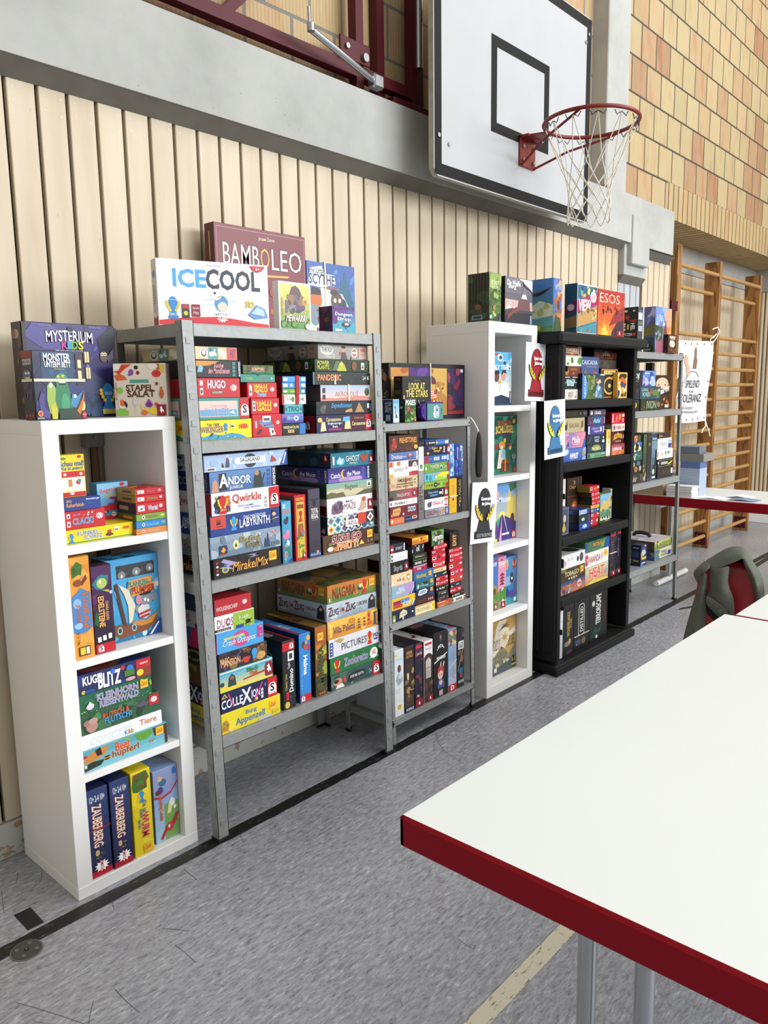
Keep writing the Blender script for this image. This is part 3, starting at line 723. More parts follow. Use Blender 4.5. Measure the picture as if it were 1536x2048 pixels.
def band(o, x, W_, H_, depth, axis='x', wd=.004, m='elastic', t=.0016):
    """an elastic band around box o at local x (axis x: runs vertically) or local z"""
    g = MB(); a = t
    if axis == 'x': ring = [(x, -a, -.0006), (x, depth + a, -.0006), (x, depth + a, H_ + a), (x, -a, H_ + a)]
    else: ring = [(-a, -a, x), (W_ + a, -a, x), (W_ + a, depth + a, x), (-a, depth + a, x)]
    for p, q in zip(ring, ring[1:] + ring[:1]):
        if axis == 'x': g.box(x, min(p[1], q[1]) - (a if p[2] != q[2] else 0), min(p[2], q[2]) if p[2] != q[2] else p[2] , x + wd, max(p[1], q[1]) + (a if p[2] != q[2] else 0) , max(p[2], q[2]) if p[2] != q[2] else p[2] + (a if p[2] > 0 else .0005))
        else: g.box(min(p[0], q[0]) - a, min(p[1], q[1]) - a, x, max(p[0], q[0]) + a, max(p[1], q[1]) + a, x + wd)
    return g.build('elastic_band', M[m], o)

# ================================================================== FURNITURE
def white_unit(X0, Y0, w_, d_, h_, tt, bt, st, shelves, label, seams=True):
    r = empty('shelf_unit', (X0, Y0, 0), label, 'shelf unit')
    g = MB(); g.box(X0, Y0, h_ - tt, X0 + w_, Y0 + d_, h_, 0, .0015); part('top_panel', g, M['white'], r)
    g = MB(); g.box(X0, Y0, 0, X0 + w_, Y0 + d_, bt, 0, .0015); part('base_panel', g, M['white'], r)
    for a, b in ((X0, X0 + st), (X0 + w_ - st, X0 + w_)):
        g = MB(); g.box(a + .0004, Y0 + .0006, bt, b - .0004, Y0 + d_, h_ - tt, 0, .001); part('side_panel', g, M['white'], r)
    for z1, z0 in shelves:
        g = MB(); g.box(X0 + st, Y0 + .004, z0, X0 + w_ - st, Y0 + d_ - .004, z1, 0, .0008); part('shelf', g, M['white'], r)
    return r
white_unit(0, 0, .44, .39, 1.494, .042, .041, .050, [(1.122, 1.095), (.765, .740), (.398, .374)], 'tall white open shelf unit with four compartments at the left')
white_unit(2.159, -.042, .44, .385, 1.895, .052, .055, .053, [(1.490, 1.460), (1.134, 1.104), (.778, .748), (.422, .392)], 'tall white open shelf unit with five compartments beside black unit')

def rack(X0, X1, Yf, Yb, H_, decks, lean, label, fl=.042, wpost=.045, dpost=.036, lugs=True, right_lean=None, bolts=False):
    """decks: list of (z_top_left, z_top_right)"""
    r = empty('steel_rack', (X0, Yf, 0), label, 'steel rack')
    def sh(p): return (p[0] - lean * p[2], p[1], p[2])
    t = .0022
    for ix, (xc, sx) in enumerate(((X0, 1), (X1, -1))):
        for iy, (yc, sy) in enumerate(((Yf, 1), (Yb, -1))):
            g = MB(); hz = H_
            g.box(xc, yc, .012, xc + sx * wpost, yc + sy * t, hz, 0, 0, sh)
            g.box(xc, yc, .012, xc + sx * t, yc + sy * dpost, hz, 0, 0, sh)
            if lugs:
                g.box(xc + sx * (wpost - t), yc, .012, xc + sx * wpost, yc + sy * .008, hz, 0, 0, sh)
                k = .06
                while k < hz - .02:
                    g.box(xc + sx * .012, yc - sy * .0022, k, xc + sx * .030, yc, k + .020, 0, .0008, sh)
                    g.box(xc - sx * .0022, yc + sy * .010, k + .035, xc, yc + sy * .026, k + .055, 0, .0008, sh)
                    k += .0875
            else:
                k = .05
                while k < hz:
                    g.tube([sh((xc + sx * .012, yc - sy * .0001, k)), sh((xc + sx * .012, yc - sy * .0006, k))], .0022, 6, 1); k += .05
            p = part('post', g, [M['galv'], M['foot']], r)
            g = MB(); g.box(xc - sx * .003, yc - sy * .003, 0, xc + sx * (wpost + .003), yc + sy * .01, .013, 0, .001, sh); g.box(xc - sx * .003, yc, 0, xc + sx * .01, yc + sy * (dpost + .003), .013, 0, .001, sh)
            f = g.build('post_foot', M['foot'], p)
            f.location = -r.location
    for zl, zr in decks:
        def dk(p):
            q = (p[0] - X0) / (X1 - X0); return (p[0] - lean * zl, p[1], p[2] + zl + (zr - zl) * q)
        g = MB(); a, b = X0 + .003, X1 - .003
        y0, y1 = Yf + .003, Yb - .003
        if not lugs: y0 = Yf - .004; a = X0 + .004
        g.box(a, y0, -.004, b, y1, 0, 0, .0006, dk)
        g.box(a, y0, -fl, b, y0 + .003, -.003, 0, 0, dk); g.box(a, y1 - .003, -fl, b, y1, -.003, 0, 0, dk)
        g.box(a, y0, -fl, a + .003, y1, -.003, 0, 0, dk); g.box(b - .003, y0, -fl, b, y1, -.003, 0, 0, dk)
        g.box(a, y0, -fl, b, y0 + .012, -fl + .002, 0, 0, dk); g.box(a, y1 - .012, -fl, b, y1, -fl + .002, 0, 0, dk)
        if bolts:
            for xx in (X0 + .012, X1 - .012): g.tube([dk((xx, Yf - .006, -fl * .5)), dk((xx, Yf - .010, -fl * .5))], .005, 8, 1)
        part('deck', g, [M['galv'], M['bolt']], r)
    return r
BIGL = .025
rack(.480, 1.408, -.068, .37, 1.795, [(1.787, 1.792), (1.412, 1.412), (.938, .942), (.380, .374)], BIGL, 'large galvanised steel rack with four decks right of the low white unit')
rack(1.428, 2.052, -.045, .245, 1.445, [(1.432, 1.435), (1.0, .999), (.569, .568), (.130, .131)], .031, 'small grey steel rack between large rack and tall white unit', fl=.032, wpost=.026, dpost=.026, lugs=False, bolts=True)
rack(3.745, 4.665, -.025, .36, 1.815, [(1.803, 1.805), (1.422, 1.422), (.943, .941), (.360, .350)], .036, 'grey steel rack right of the black unit, farthest from the camera', fl=.045, wpost=.03, dpost=.03, lugs=False, bolts=True)

# black resin unit
r = empty('shelf_unit', (2.67, -.15, 0), 'black plastic shelf unit with five compartments and thick top', 'shelf unit')
g = MB(); g.box(2.615, -.175, 1.802, 3.665, .25, 1.862, 0, .012); part('top_panel', g, M['black'], r)
g = MB(); g.box(2.665, -.152, 0, 3.63, .235, .055, 0, .01); g.box(2.655, -.165, .0, 3.64, -.14, .045, 0, .006); part('base_panel', g, M['black'], r)
for a, b in ((2.675, 2.735), (3.55, 3.60)):
    g = MB(); g.box(a, -.135, .07, b, .225, 1.805, 0, .008); g.box(a + .01 if a < 3 else a, -.142, .07, b - .012, -.13, 1.805, 0, .004)
    if a < 3:
        for k in range(5): g.box(a - .005, -.09 + k * .06, .12, a + .01, -.055 + k * .06, 1.75, 0, .004)
        for zz in (.22, .60, .62, .98, 1.35, 1.66): g.box(b - .006, -.146, zz, b + .006, -.12, zz + .03, 0, .003)
    else:
        for zz in (.22, .60, .64, .98, 1.30, 1.66): g.box(a - .01, -.146, zz, a + .006, -.12, zz + .035, 0, .003)
    part('side_panel', g, M['black'], r)
g = MB(); g.box(2.73, .215, .07, 3.555, .225, 1.805, 0, 0); part('back_panel', g, M['black'], r)
BZ = [(1.511, 1.463), (1.172, 1.122), (.765, .715), (.420, .372)]
for z1, z0 in BZ:
    g = MB(); g.box(2.733, -.138, z0, 3.552, .215, z1, 0, .006); part('shelf', g, M['black'], r)

# ------------------------------------------------------------------ tables
def table(X0, X1, Y0, Y1, zt, label, legs, th=.066):
    r = empty('folding_table', (X0, Y0, 0), label, 'table')
    g = MB(); g.box(X0 + .015, Y0 + .015, zt - th + .004, X1 - .015, Y1 - .015, zt - .0005, 1, 0)
    g.box(X0, Y0, zt - th, X0 + .018, Y1, zt, 0, .006); g.box(X1 - .018, Y0, zt - th, X1, Y1, zt, 0, .006)
    g.box(X0, Y0, zt - th, X1, Y0 + .018, zt, 0, .006); g.box(X0, Y1 - .018, zt - th, X1, Y1, zt, 0, .006)
    g.box(X0 + .007, Y0 + .0065, zt - .003, X1 - .007, Y1 - .0065, zt + .0004, 1, 0)
    part('tabletop', g, [M['red'], M['tabletop']], r)
    for lx, ly, along in legs:
        for d in (-.055, .055):
            g = MB(); px_, py_ = (lx, ly + d) if along == 'y' else (lx + d, ly)
            g.tube([(px_, py_, .03), (px_, py_, zt - th)], .0175, 16); part('leg', g, M['chrome'], r)
        g = MB()
        if along == 'y': g.tube([(lx, Y0 + .07, .03), (lx, Y1 - .07, .03)], .022, 14); g.box(lx - .02, Y0 + .06, zt - th - .03, lx + .02, Y1 - .06, zt - th, 0, .004)
        else: g.tube([(X0 + .07, ly, .03), (X1 - .07, ly, .03)], .022, 14); g.box(X0 + .06, ly - .02, zt - th - .03, X1 - .06, ly + .02, zt - th, 0, .004)
        part('foot_rail', g, M['white'] if along == 'x' else M['chrome'], r)
    return r
table(.073, 1.893, -2.07, -1.272, .74, 'cream-topped red-edged table in the right foreground', [(.22, -1.66, 'y'), (1.72, -1.66, 'y')])
table(1.896, 3.70, -2.07, -1.305, .74, 'cream-topped table just behind the seam of the foreground table', [(2.05, -1.69, 'y'), (3.5, -1.69, 'y')])
table(4.85, 5.60, -1.35, .44, .745, 'cream-topped red-edged table at the back by the wall bars', [(5.22, .24, 'x'), (5.22, -1.15, 'x')], .072)
bpy.data.objects['folding_table.002'].location  # (exists)
def frame_f(f, u0, u1, v0, v1, c, t):
    a = t; b = t * f.w / f.h
    f.rect(u0, v0, u1, v0 + b, c); f.rect(u0, v1 - b, u1, v1, c); f.rect(u0, v0, u0 + a, v1, c); f.rect(u1 - a, v0, u1, v1, c)
def tiles(f):
    rd = random.Random(5)
    for i in range(7):
        for j in range(2):
            u0, v0 = i / 7, j / 2 ; c = rd.choice(['#2c5a94', '#d8d4c8', '#c8602c', '#3a3c48', '#d8b048', '#4a9aa8'])
            f.poly([(u0 + .07, v0 + .03), (u0 + .135, v0 + .25), (u0 + .07, v0 + .47), (u0 + .008, v0 + .25)], c)
            f.ell(u0 + .07, v0 + .25, .025, .09, rd.choice(['#e8e4d8', '#c8402c', '#2c4a84']), 8)
            for a, b in ((.01, .04), (.13, .04), (.01, .46), (.13, .46)): f.ell(u0 + a, v0 + b, .018, .07, c, 6)
# banner lettering
g, r = BANNER
def on_surface(txt, u0, v0, u1, v1, bold=.0, slant=0):
    vs, fs = text_geo(txt, bold); x0 = min(p[0] for p in vs); x1 = max(p[0] for p in vs); y0 = min(p[1] for p in vs); y1 = max(p[1] for p in vs)
    g.add([bsurf(u0 + (u1 - u0) * (a - x0) / (x1 - x0), v0 + (v1 - v0) * (b - y0) / (y1 - y0)) + Vector((0, -.0045, 0)) for a, b in vs], fs, 4)
on_surface('SPIELEND', .42, .43, .78, .52); on_surface('FÜR', .53, .365, .65, .405); on_surface('TOLERANZ', .34, .25, .86, .35)
on_surface('GEGEN RASSISMUS', .32, .165, .66, .195); on_surface('UND FREMDENFEINDLICHKEIT', .35, .115, .80, .145)
part('cloth', g, [M['cloth'], mat('skin_print', '#d9a78c', .8), mat('brown_print', '#8a6a58', .8), mat('dark_print', '#4a4038', .8), mat('ink', '#222', .8), M['bolt']], r)
g = MB()
for uv, pts in (((.99, .98), [(.02, -.02, .04), (.04, -.04, .10), (.02, -.03, .14), (-.03, -.0, .12)]), ((.98, .0), [(.01, -.01, -.04), (.04, -.02, -.09), (.09, -.02, -.15)]), ((.98, .0), [(-.01, -.01, -.05), (-.08, -.01, -.08), (-.10, -.01, -.11)]), ((.93, .98), [(-.03, -.01, .03), (.02, -.03, .06), (.06, -.03, .08)])):
    p = bsurf(*uv); g.tube([p] + [p + Vector(q) for q in pts], .006, 6)
part('tie_cord', g, M['cord'], r)
# ================================================================== THE GAMES
MINX=None
def run(zone,surf,Yf,depth,tail,group,rows,clampx=None):
 """rows: bottom to top.  surf: (x, z, slope) of what the lowest box stands on.  Each row: (xl, xr, yt, base, art, look, options)"""
 ox,oy,s=zone;X_,Z_,SL=surf;out=[]
 for row in rows:
  xl,xr,yt,base,art,look=row[:6];op=dict(row[6])if len(row)>6 else{}
  Y=op.pop('Y',Yf);dd=op.pop('d',depth)
  rb=random.Random(xl*7+yt);Y+=0 if len(rows)==1 else rb.uniform(0,.006)
  Y1=op.pop('Y1',None);zm=op.pop('zmax',9)
  a=onY(ox+xl/s,oy+yt/s,Y);b=onY(ox+xr/s,oy+yt/s,Y if Y1 is None else Y1)
  x0,x1=a.x,b.x
  if clampx:x0=max(x0,clampx[0]);x1=min(x1,clampx[1])
  zb=Z_+SL*(x0-X_)+.0005;zt=a.z if 'h' not in op else zb+op.pop('h')
  zt=min(zt,zm)
  if Y1 is not None:op['yaw']=math.atan2(Y1-Y,x1-x0);x1=x0+math.hypot(x1-x0,Y1-Y)
  bd=op.pop('band',None);nm=op.pop('name','board_game_box');tl=op.pop('tail',tail);cat=op.pop('cat','board game')
  zt=max(zt,zb+.008)
  o=game_box(x0+.0006,x1-.0006,zb,zt,Y,dd,base,art,(look+tl).strip(),SL,name=nm,cat=cat,group=group,**op)
  if bd:
   for q in(bd if isinstance(bd,list)else[bd]):band(o,q[1]*((x1-x0)if q[0]=='x' else(zt-zb)),x1-x0,zt-zb,dd,q[0],*(q[2:]))
  X_,Z_=x0,zt;out.append(((x0,zt,SL),o))
 return out
Z1=(0,620,3.84);Z2=(80,1080,4.518);Z3=(100,1460,4.518);Z4=(220,420,2.844);Z5=(320,670,3.491);Z6=(340,870,3.491);Z7=(350,1110,3.491)
Z8=(750,700,5.39);Z9=(750,1030,4.357);Z10=(840,520,5.388);Z11=(930,800,3.413);Z12=(1070,530,5.12);Z13=(1060,890,4.357)
Z16=(1090,680,8.084);Z17=(1250,580,10.24);Z18=(1250,840,11.375);Z19=(770,1030,9.755);Z20=(850,1030,9.755)
# ---- common spines
def amigo(title,c,base='#c4202b',fs='#fff',u0=.28,u1=.66,v0=.25,v1=.75,ic=.09):
 return[R(ic-.05,.22,ic+.10,.78,'#fff'),R(ic-.03,.3,ic+.02,.7,'#333'),R(ic+.04,.3,ic+.08,.7,'#333'),T(title,u0,v0,u1,v1,c),L('amigo',.86,.55,.55)]
# ------------------------------------------------------------------ low white unit
CA=(.0505,.3893)
GA='games on the low white unit'
S=lambda z:(0,z,0)
tl=' on top of low white unit'
rd_='#c4202b'
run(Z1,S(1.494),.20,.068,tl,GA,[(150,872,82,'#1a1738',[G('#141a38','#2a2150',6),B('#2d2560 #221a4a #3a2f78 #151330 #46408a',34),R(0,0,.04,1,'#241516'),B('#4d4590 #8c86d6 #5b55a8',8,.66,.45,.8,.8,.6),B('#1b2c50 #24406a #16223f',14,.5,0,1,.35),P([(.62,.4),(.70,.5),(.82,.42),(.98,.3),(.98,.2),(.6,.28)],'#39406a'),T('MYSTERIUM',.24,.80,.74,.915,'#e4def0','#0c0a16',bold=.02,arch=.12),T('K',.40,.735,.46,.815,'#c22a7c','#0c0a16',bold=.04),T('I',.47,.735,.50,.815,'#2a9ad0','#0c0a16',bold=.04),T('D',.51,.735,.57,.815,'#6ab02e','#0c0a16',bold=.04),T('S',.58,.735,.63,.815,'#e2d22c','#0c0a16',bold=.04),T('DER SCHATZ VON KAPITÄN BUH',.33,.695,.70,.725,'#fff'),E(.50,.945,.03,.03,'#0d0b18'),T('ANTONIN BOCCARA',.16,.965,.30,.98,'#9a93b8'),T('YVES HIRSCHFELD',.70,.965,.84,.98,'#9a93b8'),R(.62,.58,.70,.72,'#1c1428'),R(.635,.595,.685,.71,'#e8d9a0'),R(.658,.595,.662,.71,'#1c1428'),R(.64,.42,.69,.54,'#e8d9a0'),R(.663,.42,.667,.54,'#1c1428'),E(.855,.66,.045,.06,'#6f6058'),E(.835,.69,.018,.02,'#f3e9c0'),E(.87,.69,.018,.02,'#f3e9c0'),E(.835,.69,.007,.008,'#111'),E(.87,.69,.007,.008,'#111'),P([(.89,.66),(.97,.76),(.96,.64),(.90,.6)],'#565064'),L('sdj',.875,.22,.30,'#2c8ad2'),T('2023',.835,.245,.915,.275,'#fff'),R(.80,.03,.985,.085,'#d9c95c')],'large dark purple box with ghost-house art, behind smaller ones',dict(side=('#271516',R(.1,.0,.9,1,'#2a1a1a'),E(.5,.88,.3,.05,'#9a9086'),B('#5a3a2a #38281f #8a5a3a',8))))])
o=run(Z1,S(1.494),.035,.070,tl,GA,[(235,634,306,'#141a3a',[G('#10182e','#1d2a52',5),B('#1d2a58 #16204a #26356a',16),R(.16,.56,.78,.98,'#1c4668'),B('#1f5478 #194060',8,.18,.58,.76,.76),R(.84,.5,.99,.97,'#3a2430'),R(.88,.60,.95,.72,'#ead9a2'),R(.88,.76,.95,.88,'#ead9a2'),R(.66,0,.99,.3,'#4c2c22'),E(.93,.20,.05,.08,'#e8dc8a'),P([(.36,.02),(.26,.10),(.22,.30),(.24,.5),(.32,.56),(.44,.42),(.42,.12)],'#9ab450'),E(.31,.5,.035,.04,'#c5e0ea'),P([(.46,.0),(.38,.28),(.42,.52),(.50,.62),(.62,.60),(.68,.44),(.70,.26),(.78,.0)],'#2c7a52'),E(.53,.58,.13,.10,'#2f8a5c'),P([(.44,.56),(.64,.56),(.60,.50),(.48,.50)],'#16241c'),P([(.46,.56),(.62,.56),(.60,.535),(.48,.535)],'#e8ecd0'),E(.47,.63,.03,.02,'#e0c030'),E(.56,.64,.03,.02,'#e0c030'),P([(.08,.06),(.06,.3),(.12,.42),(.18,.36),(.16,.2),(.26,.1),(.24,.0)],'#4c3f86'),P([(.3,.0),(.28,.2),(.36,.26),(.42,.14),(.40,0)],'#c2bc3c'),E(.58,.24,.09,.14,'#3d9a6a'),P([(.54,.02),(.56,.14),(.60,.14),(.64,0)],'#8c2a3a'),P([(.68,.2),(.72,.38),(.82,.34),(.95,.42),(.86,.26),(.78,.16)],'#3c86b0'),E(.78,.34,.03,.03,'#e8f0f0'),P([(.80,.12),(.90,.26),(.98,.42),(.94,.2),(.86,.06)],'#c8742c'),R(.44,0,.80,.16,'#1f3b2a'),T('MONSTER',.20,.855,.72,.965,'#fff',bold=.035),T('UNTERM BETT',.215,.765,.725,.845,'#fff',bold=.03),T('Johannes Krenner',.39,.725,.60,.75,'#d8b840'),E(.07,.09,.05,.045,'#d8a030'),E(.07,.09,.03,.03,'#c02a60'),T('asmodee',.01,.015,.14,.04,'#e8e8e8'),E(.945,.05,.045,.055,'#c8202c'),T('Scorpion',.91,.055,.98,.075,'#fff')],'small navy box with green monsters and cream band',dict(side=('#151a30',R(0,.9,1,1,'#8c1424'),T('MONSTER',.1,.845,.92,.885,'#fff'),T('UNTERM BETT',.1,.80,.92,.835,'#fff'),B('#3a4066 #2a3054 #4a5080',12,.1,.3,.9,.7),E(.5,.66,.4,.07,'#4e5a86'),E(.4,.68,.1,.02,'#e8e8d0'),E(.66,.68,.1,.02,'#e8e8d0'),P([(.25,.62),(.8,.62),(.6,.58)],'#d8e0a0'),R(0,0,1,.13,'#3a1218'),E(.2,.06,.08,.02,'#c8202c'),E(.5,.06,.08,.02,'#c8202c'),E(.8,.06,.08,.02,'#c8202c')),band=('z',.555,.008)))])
run(Z1,S(1.494),.135,.052,tl,GA,[(862,1268,412,'#ddd3c2',[G('#d6cbb8','#e2d8c8',4),E(.07,.93,.09,.08,'#f0ece4'),P([(.0,.86),(.1,.80),(.22,.9),(.36,.99),(.16,.99),(.1,.88)],'#d6452c'),P([(0,.78),(.12,.82),(.22,.76),(.26,.7),(.05,.68)],'#e0682c'),E(.34,.84,.05,.06,'#8a4a9a'),E(.30,.79,.03,.02,'#8a4a9a'),E(.44,.93,.04,.04,'#222'),E(.47,.83,.035,.035,'#8c2030'),E(.83,.81,.09,.07,'#d2322c'),P([(.80,.99),(.84,.88),(.9,.88),(.90,.99)],'#b8602c'),P([(.88,.96),(.92,.84),(.98,.82),(.99,.99)],'#e0c43a'),E(.76,.95,.1,.06,'#ede6d8'),P([(.30,.64),(.68,.64),(.66,.70),(.32,.70)],'#4a9a86'),T('STAPEL',.23,.49,.76,.60,'#5a3018',bold=.04),T('SALAT',.25,.37,.78,.49,'#5a3018',bold=.04),E(.11,.5,.06,.06,'#8cc04a'),P([(.86,.40),(.88,.5),(.95,.5),(.96,.42),(.93,.34),(.89,.34)],'#c2622c'),E(.91,.53,.025,.03,'#c2622c'),E(.14,.24,.08,.1,'#e4e2da'),E(.14,.26,.05,.07,'#e07030'),P([(.02,.02),(.02,.12),(.14,.16),(.26,.10),(.24,.02)],'#8ac24a'),P([(.20,.3),(.24,.22),(.22,.16),(.19,.2),(.17,.27)],'#222'),E(.39,.28,.045,.07,'#cfcac6'),R(.385,.05,.395,.2,'#cfcac6'),P([(.5,.26),(.52,.18),(.62,.13),(.76,.16),(.8,.12),(.6,.08),(.5,.16)],'#edcf3c'),E(.74,.10,.1,.07,'#e6c53a'),E(.66,.22,.07,.05,'#7a2a86'),P([(.61,.26),(.66,.34),(.71,.26)],'#9a3aa0'),E(.56,.07,.06,.05,'#e07030'),E(.80,.23,.03,.03,'#d2322c'),E(.83,.2,.03,.03,'#c22a3c'),E(.83,.62,.03,.03,'#9a2028'),T('Kinder',.015,.32,.05,.66,'#b5202c',rot=90),R(.81,.0,.99,.22,'#8c1424'),L('peg',.90,.12,.18)],'square beige box with fruit and vegetables around brown title',dict(Y1=.012))])
# upper compartment
tl=', top compartment of low white unit'
o=run(Z1,S(1.122),.02,.19,tl,GA,[(494,1033,1700,'#efd21c',[R(0,0,1,.10,'#5c9a34'),B('#4a8a2c #6aac3c',16,0,0,1,.14,.6),T('FUNKEL-',.17,.52,.50,.86,'#1c6fb4','#fff'),T('SCHATZ',.26,.20,.52,.52,'#1c6fb4','#fff'),E(.62,.34,.05,.14,'#6a3c20'),E(.63,.58,.03,.12,'#b8382c'),R(.58,.25,.68,.38,'#5a3a22'),R(.69,.56,.77,.84,'#f4efe0'),R(.70,.6,.76,.68,'#444'),L('haba',.88,.70,.24),L('sdj',.08,.42,.72,'#2c8ad2')],'wide yellow box, flat, at the bottom left',dict(d=.24)),(488,808,1553,rd_,[R(.05,.62,.13,.88,'#fff'),R(.05,.14,.13,.46,'#fff'),R(.07,.66,.11,.8,'#333'),R(.07,.2,.11,.36,'#333'),T('CLACK!',.19,.24,.70,.58,'#4aa0dc','#f2d23c',bold=.05),T('Haim Shafir',.2,.74,.38,.84,'#7ab8dc'),B('#e8c8c0 #f0f0f0 #d8a0a0',6,.45,.68,.7,.9),L('amigo',.86,.60,.40)],'red box with blue lettering, second in left pile'),(478,774,1455,'#23408c',[R(0,0,.56,1,'#2c3a80'),T('Kakerlakak',.08,.30,.55,.62,'#e8a23c',bold=.02),T('3D',.08,.7,.22,.9,'#e8c23c'),T('Ravensburger',.62,.76,.98,.92,'#fff',bold=.03),T('Junior',.66,.45,.8,.56,'#6a86c8')],'dark blue flat box, third in left pile'),])
run(Z1,(o[2][0][0],o[2][0][1],0),.045,.04,tl,GA,[(440,645,1118,'#e8cf22',[R(0,0,1,.11,rd_),R(0,.47,1,.61,rd_),R(0,.11,1,.47,'#efe6a0'),P([(.05,.14),(.32,.2),(.3,.46),(.02,.42)],'#fff'),P([(.3,.18),(.62,.16),(.60,.46),(.28,.44)],'#fbfbfb'),P([(.6,.14),(.95,.18),(.92,.46),(.6,.46)],'#fff'),R(.32,.24,.48,.42,'#c08a50'),E(.72,.34,.1,.06,'#c23a3a'),E(.76,.38,.08,.04,'#4a9a8a'),T('Schau mal!',.02,.74,.98,.86,'#1c5aa0',bold=.03),T('Was ist anders?',.02,.645,.94,.73,'#1c5aa0'),E(.15,.925,.14,.03,'#4c8c3a'),E(.82,.955,.08,.035,'#c8202c'),L('amigo',.2,.54,.08),L('amigo',.84,.54,.08),L('amigo',.44,.09,.11)],'upright yellow box on top of left pile')])
run(Z1,(o[0][0][0],o[0][0][1],0),.126,.05,tl,GA,[(738,984,1335,'#58a8dc',[G('#3c90c8','#8cc8ea',5),T('Regenbogen',.08,.68,.96,.84,'#c0504a',bold=.03,arch=.3),T('Schlange',.24,.56,.88,.70,'#d8b840',bold=.03,arch=.2),E(.80,.94,.08,.05,'#c8202c'),P([(.28,.36),(.32,.44),(.5,.44),(.54,.52),(.36,.56),(.4,.62),(.6,.6),(.62,.46),(.56,.38)],'#8a3a7a'),E(.86,.62,.06,.05,'#e8f0f8'),B('#6a3a7a #4a2a5a #e8e0a0 #3c8a4c #e8c83c',16,0,.14,1,.26),R(0,.24,1,.38,rd_),R(0,.0,1,.10,rd_),L('amigo',.76,.31,.12),L('amigo',.48,.13,.15)],'upright sky-blue box with purple snake')])
sd6=lambda c1,c2:(c1,B(c2,8))
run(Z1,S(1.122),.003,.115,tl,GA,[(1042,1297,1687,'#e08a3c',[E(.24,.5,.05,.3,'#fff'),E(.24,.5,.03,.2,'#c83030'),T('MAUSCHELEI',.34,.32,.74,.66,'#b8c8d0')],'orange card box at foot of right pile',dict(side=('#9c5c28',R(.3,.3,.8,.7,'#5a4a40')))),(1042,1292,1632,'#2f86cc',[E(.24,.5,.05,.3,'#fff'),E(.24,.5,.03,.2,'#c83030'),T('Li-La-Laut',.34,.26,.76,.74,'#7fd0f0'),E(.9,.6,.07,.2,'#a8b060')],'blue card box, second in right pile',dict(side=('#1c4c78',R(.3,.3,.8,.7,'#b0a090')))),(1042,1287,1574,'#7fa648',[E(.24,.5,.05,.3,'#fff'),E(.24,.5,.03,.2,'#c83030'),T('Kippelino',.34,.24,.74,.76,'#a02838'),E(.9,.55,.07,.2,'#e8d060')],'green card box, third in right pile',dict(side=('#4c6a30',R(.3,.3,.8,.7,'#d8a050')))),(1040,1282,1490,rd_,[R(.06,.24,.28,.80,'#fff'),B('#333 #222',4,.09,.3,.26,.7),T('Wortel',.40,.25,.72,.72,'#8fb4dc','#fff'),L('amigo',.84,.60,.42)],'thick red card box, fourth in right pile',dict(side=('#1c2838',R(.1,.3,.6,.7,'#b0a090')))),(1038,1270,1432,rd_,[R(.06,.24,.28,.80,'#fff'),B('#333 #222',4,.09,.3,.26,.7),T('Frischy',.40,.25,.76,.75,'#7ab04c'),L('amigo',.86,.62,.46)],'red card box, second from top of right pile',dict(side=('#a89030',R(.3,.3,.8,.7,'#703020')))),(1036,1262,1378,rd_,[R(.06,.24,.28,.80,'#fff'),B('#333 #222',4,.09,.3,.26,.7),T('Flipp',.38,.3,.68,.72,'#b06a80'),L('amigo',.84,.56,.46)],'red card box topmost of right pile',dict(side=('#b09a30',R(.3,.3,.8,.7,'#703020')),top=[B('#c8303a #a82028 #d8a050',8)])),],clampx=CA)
# second compartment
tl=', second compartment of low white unit'
run(Z2,S(.765),.015,.26,tl,GA,[(240,440,168,'#e49a36',[B('#d88c2c #eaa748',10),P([(.14,.80),(.12,.90),(.40,.96),(.66,.92),(.62,.84),(.36,.82)],'#3c6a24'),B('#2f5a1c #4c7a2c',9,.16,.82,.6,.93),E(.4,.75,.22,.035,'#8c4a20'),E(.66,.78,.14,.03,'#c88a60'),P([(.6,.72),(.86,.78),(.8,.82),(.56,.76)],'#7a3018'),P([(.02,.28),(.06,.62),(.34,.66),(.5,.70),(.96,.64),(.98,.30),(.7,.26),(.3,.25)],'#4a86c8'),E(.3,.55,.2,.05,'#8cb8e0'),E(.3,.33,.2,.03,'#9cc4e4'),T('STONE AGE',.56,.29,.84,.65,'#d8742c','#6a2c14',rot=-90,bold=.03),T('JUNIOR',.22,.36,.42,.54,'#d8742c','#6a2c14',rot=-90,bold=.02),T('2-4   5+   15 Min.',.18,.14,.30,.27,'#5a4020',rot=-90),R(.22,.03,.78,.12,'#2a2620'),R(.28,.04,.54,.11,'#e8c840'),R(.58,.04,.74,.11,'#e8e0d0')],'upright orange box with blue patch, leftmost')])
run(Z2,S(.765),.02,.05,tl,GA,[(447,640,246,'#2a1234',[G('#14081c','#4a1c50',6),B('#52205a #3a1642 #6a2c70',12,0,.3,1,1),P([(.0,.80),(.3,.88),(.5,.90),(.86,.88),(.8,.78),(.5,.72),(.2,.74)],'#2c7a8c'),E(.5,.80,.26,.06,'#b4c45c'),E(.42,.82,.06,.02,'#fff'),P([(.5,.72),(.86,.68),(.96,.66),(.8,.72)],'#a8b850'),E(.94,.68,.08,.02,'#f0c8e0'),P([(0,.35),(.1,.5),(.3,.44),(.2,.3)],'#1c5a34'),T('EDELSTEINE',.26,.30,.54,.65,'#efc06a','#b0582c',rot=-90,bold=.02),T('CHARA KADRI',.62,.37,.76,.59,'#efc06a',rot=-90),R(.12,.13,.30,.19,'#eee'),R(.38,.14,.56,.20,'#eee'),R(.66,.15,.84,.21,'#eee'),R(0,0,1,.11,'#c31a2c'),L('schmidt',.26,.055,.09)],'upright dark purple box with goblin face',dict(top=[B('#3a1a2a #7a1c2c',5)]))])
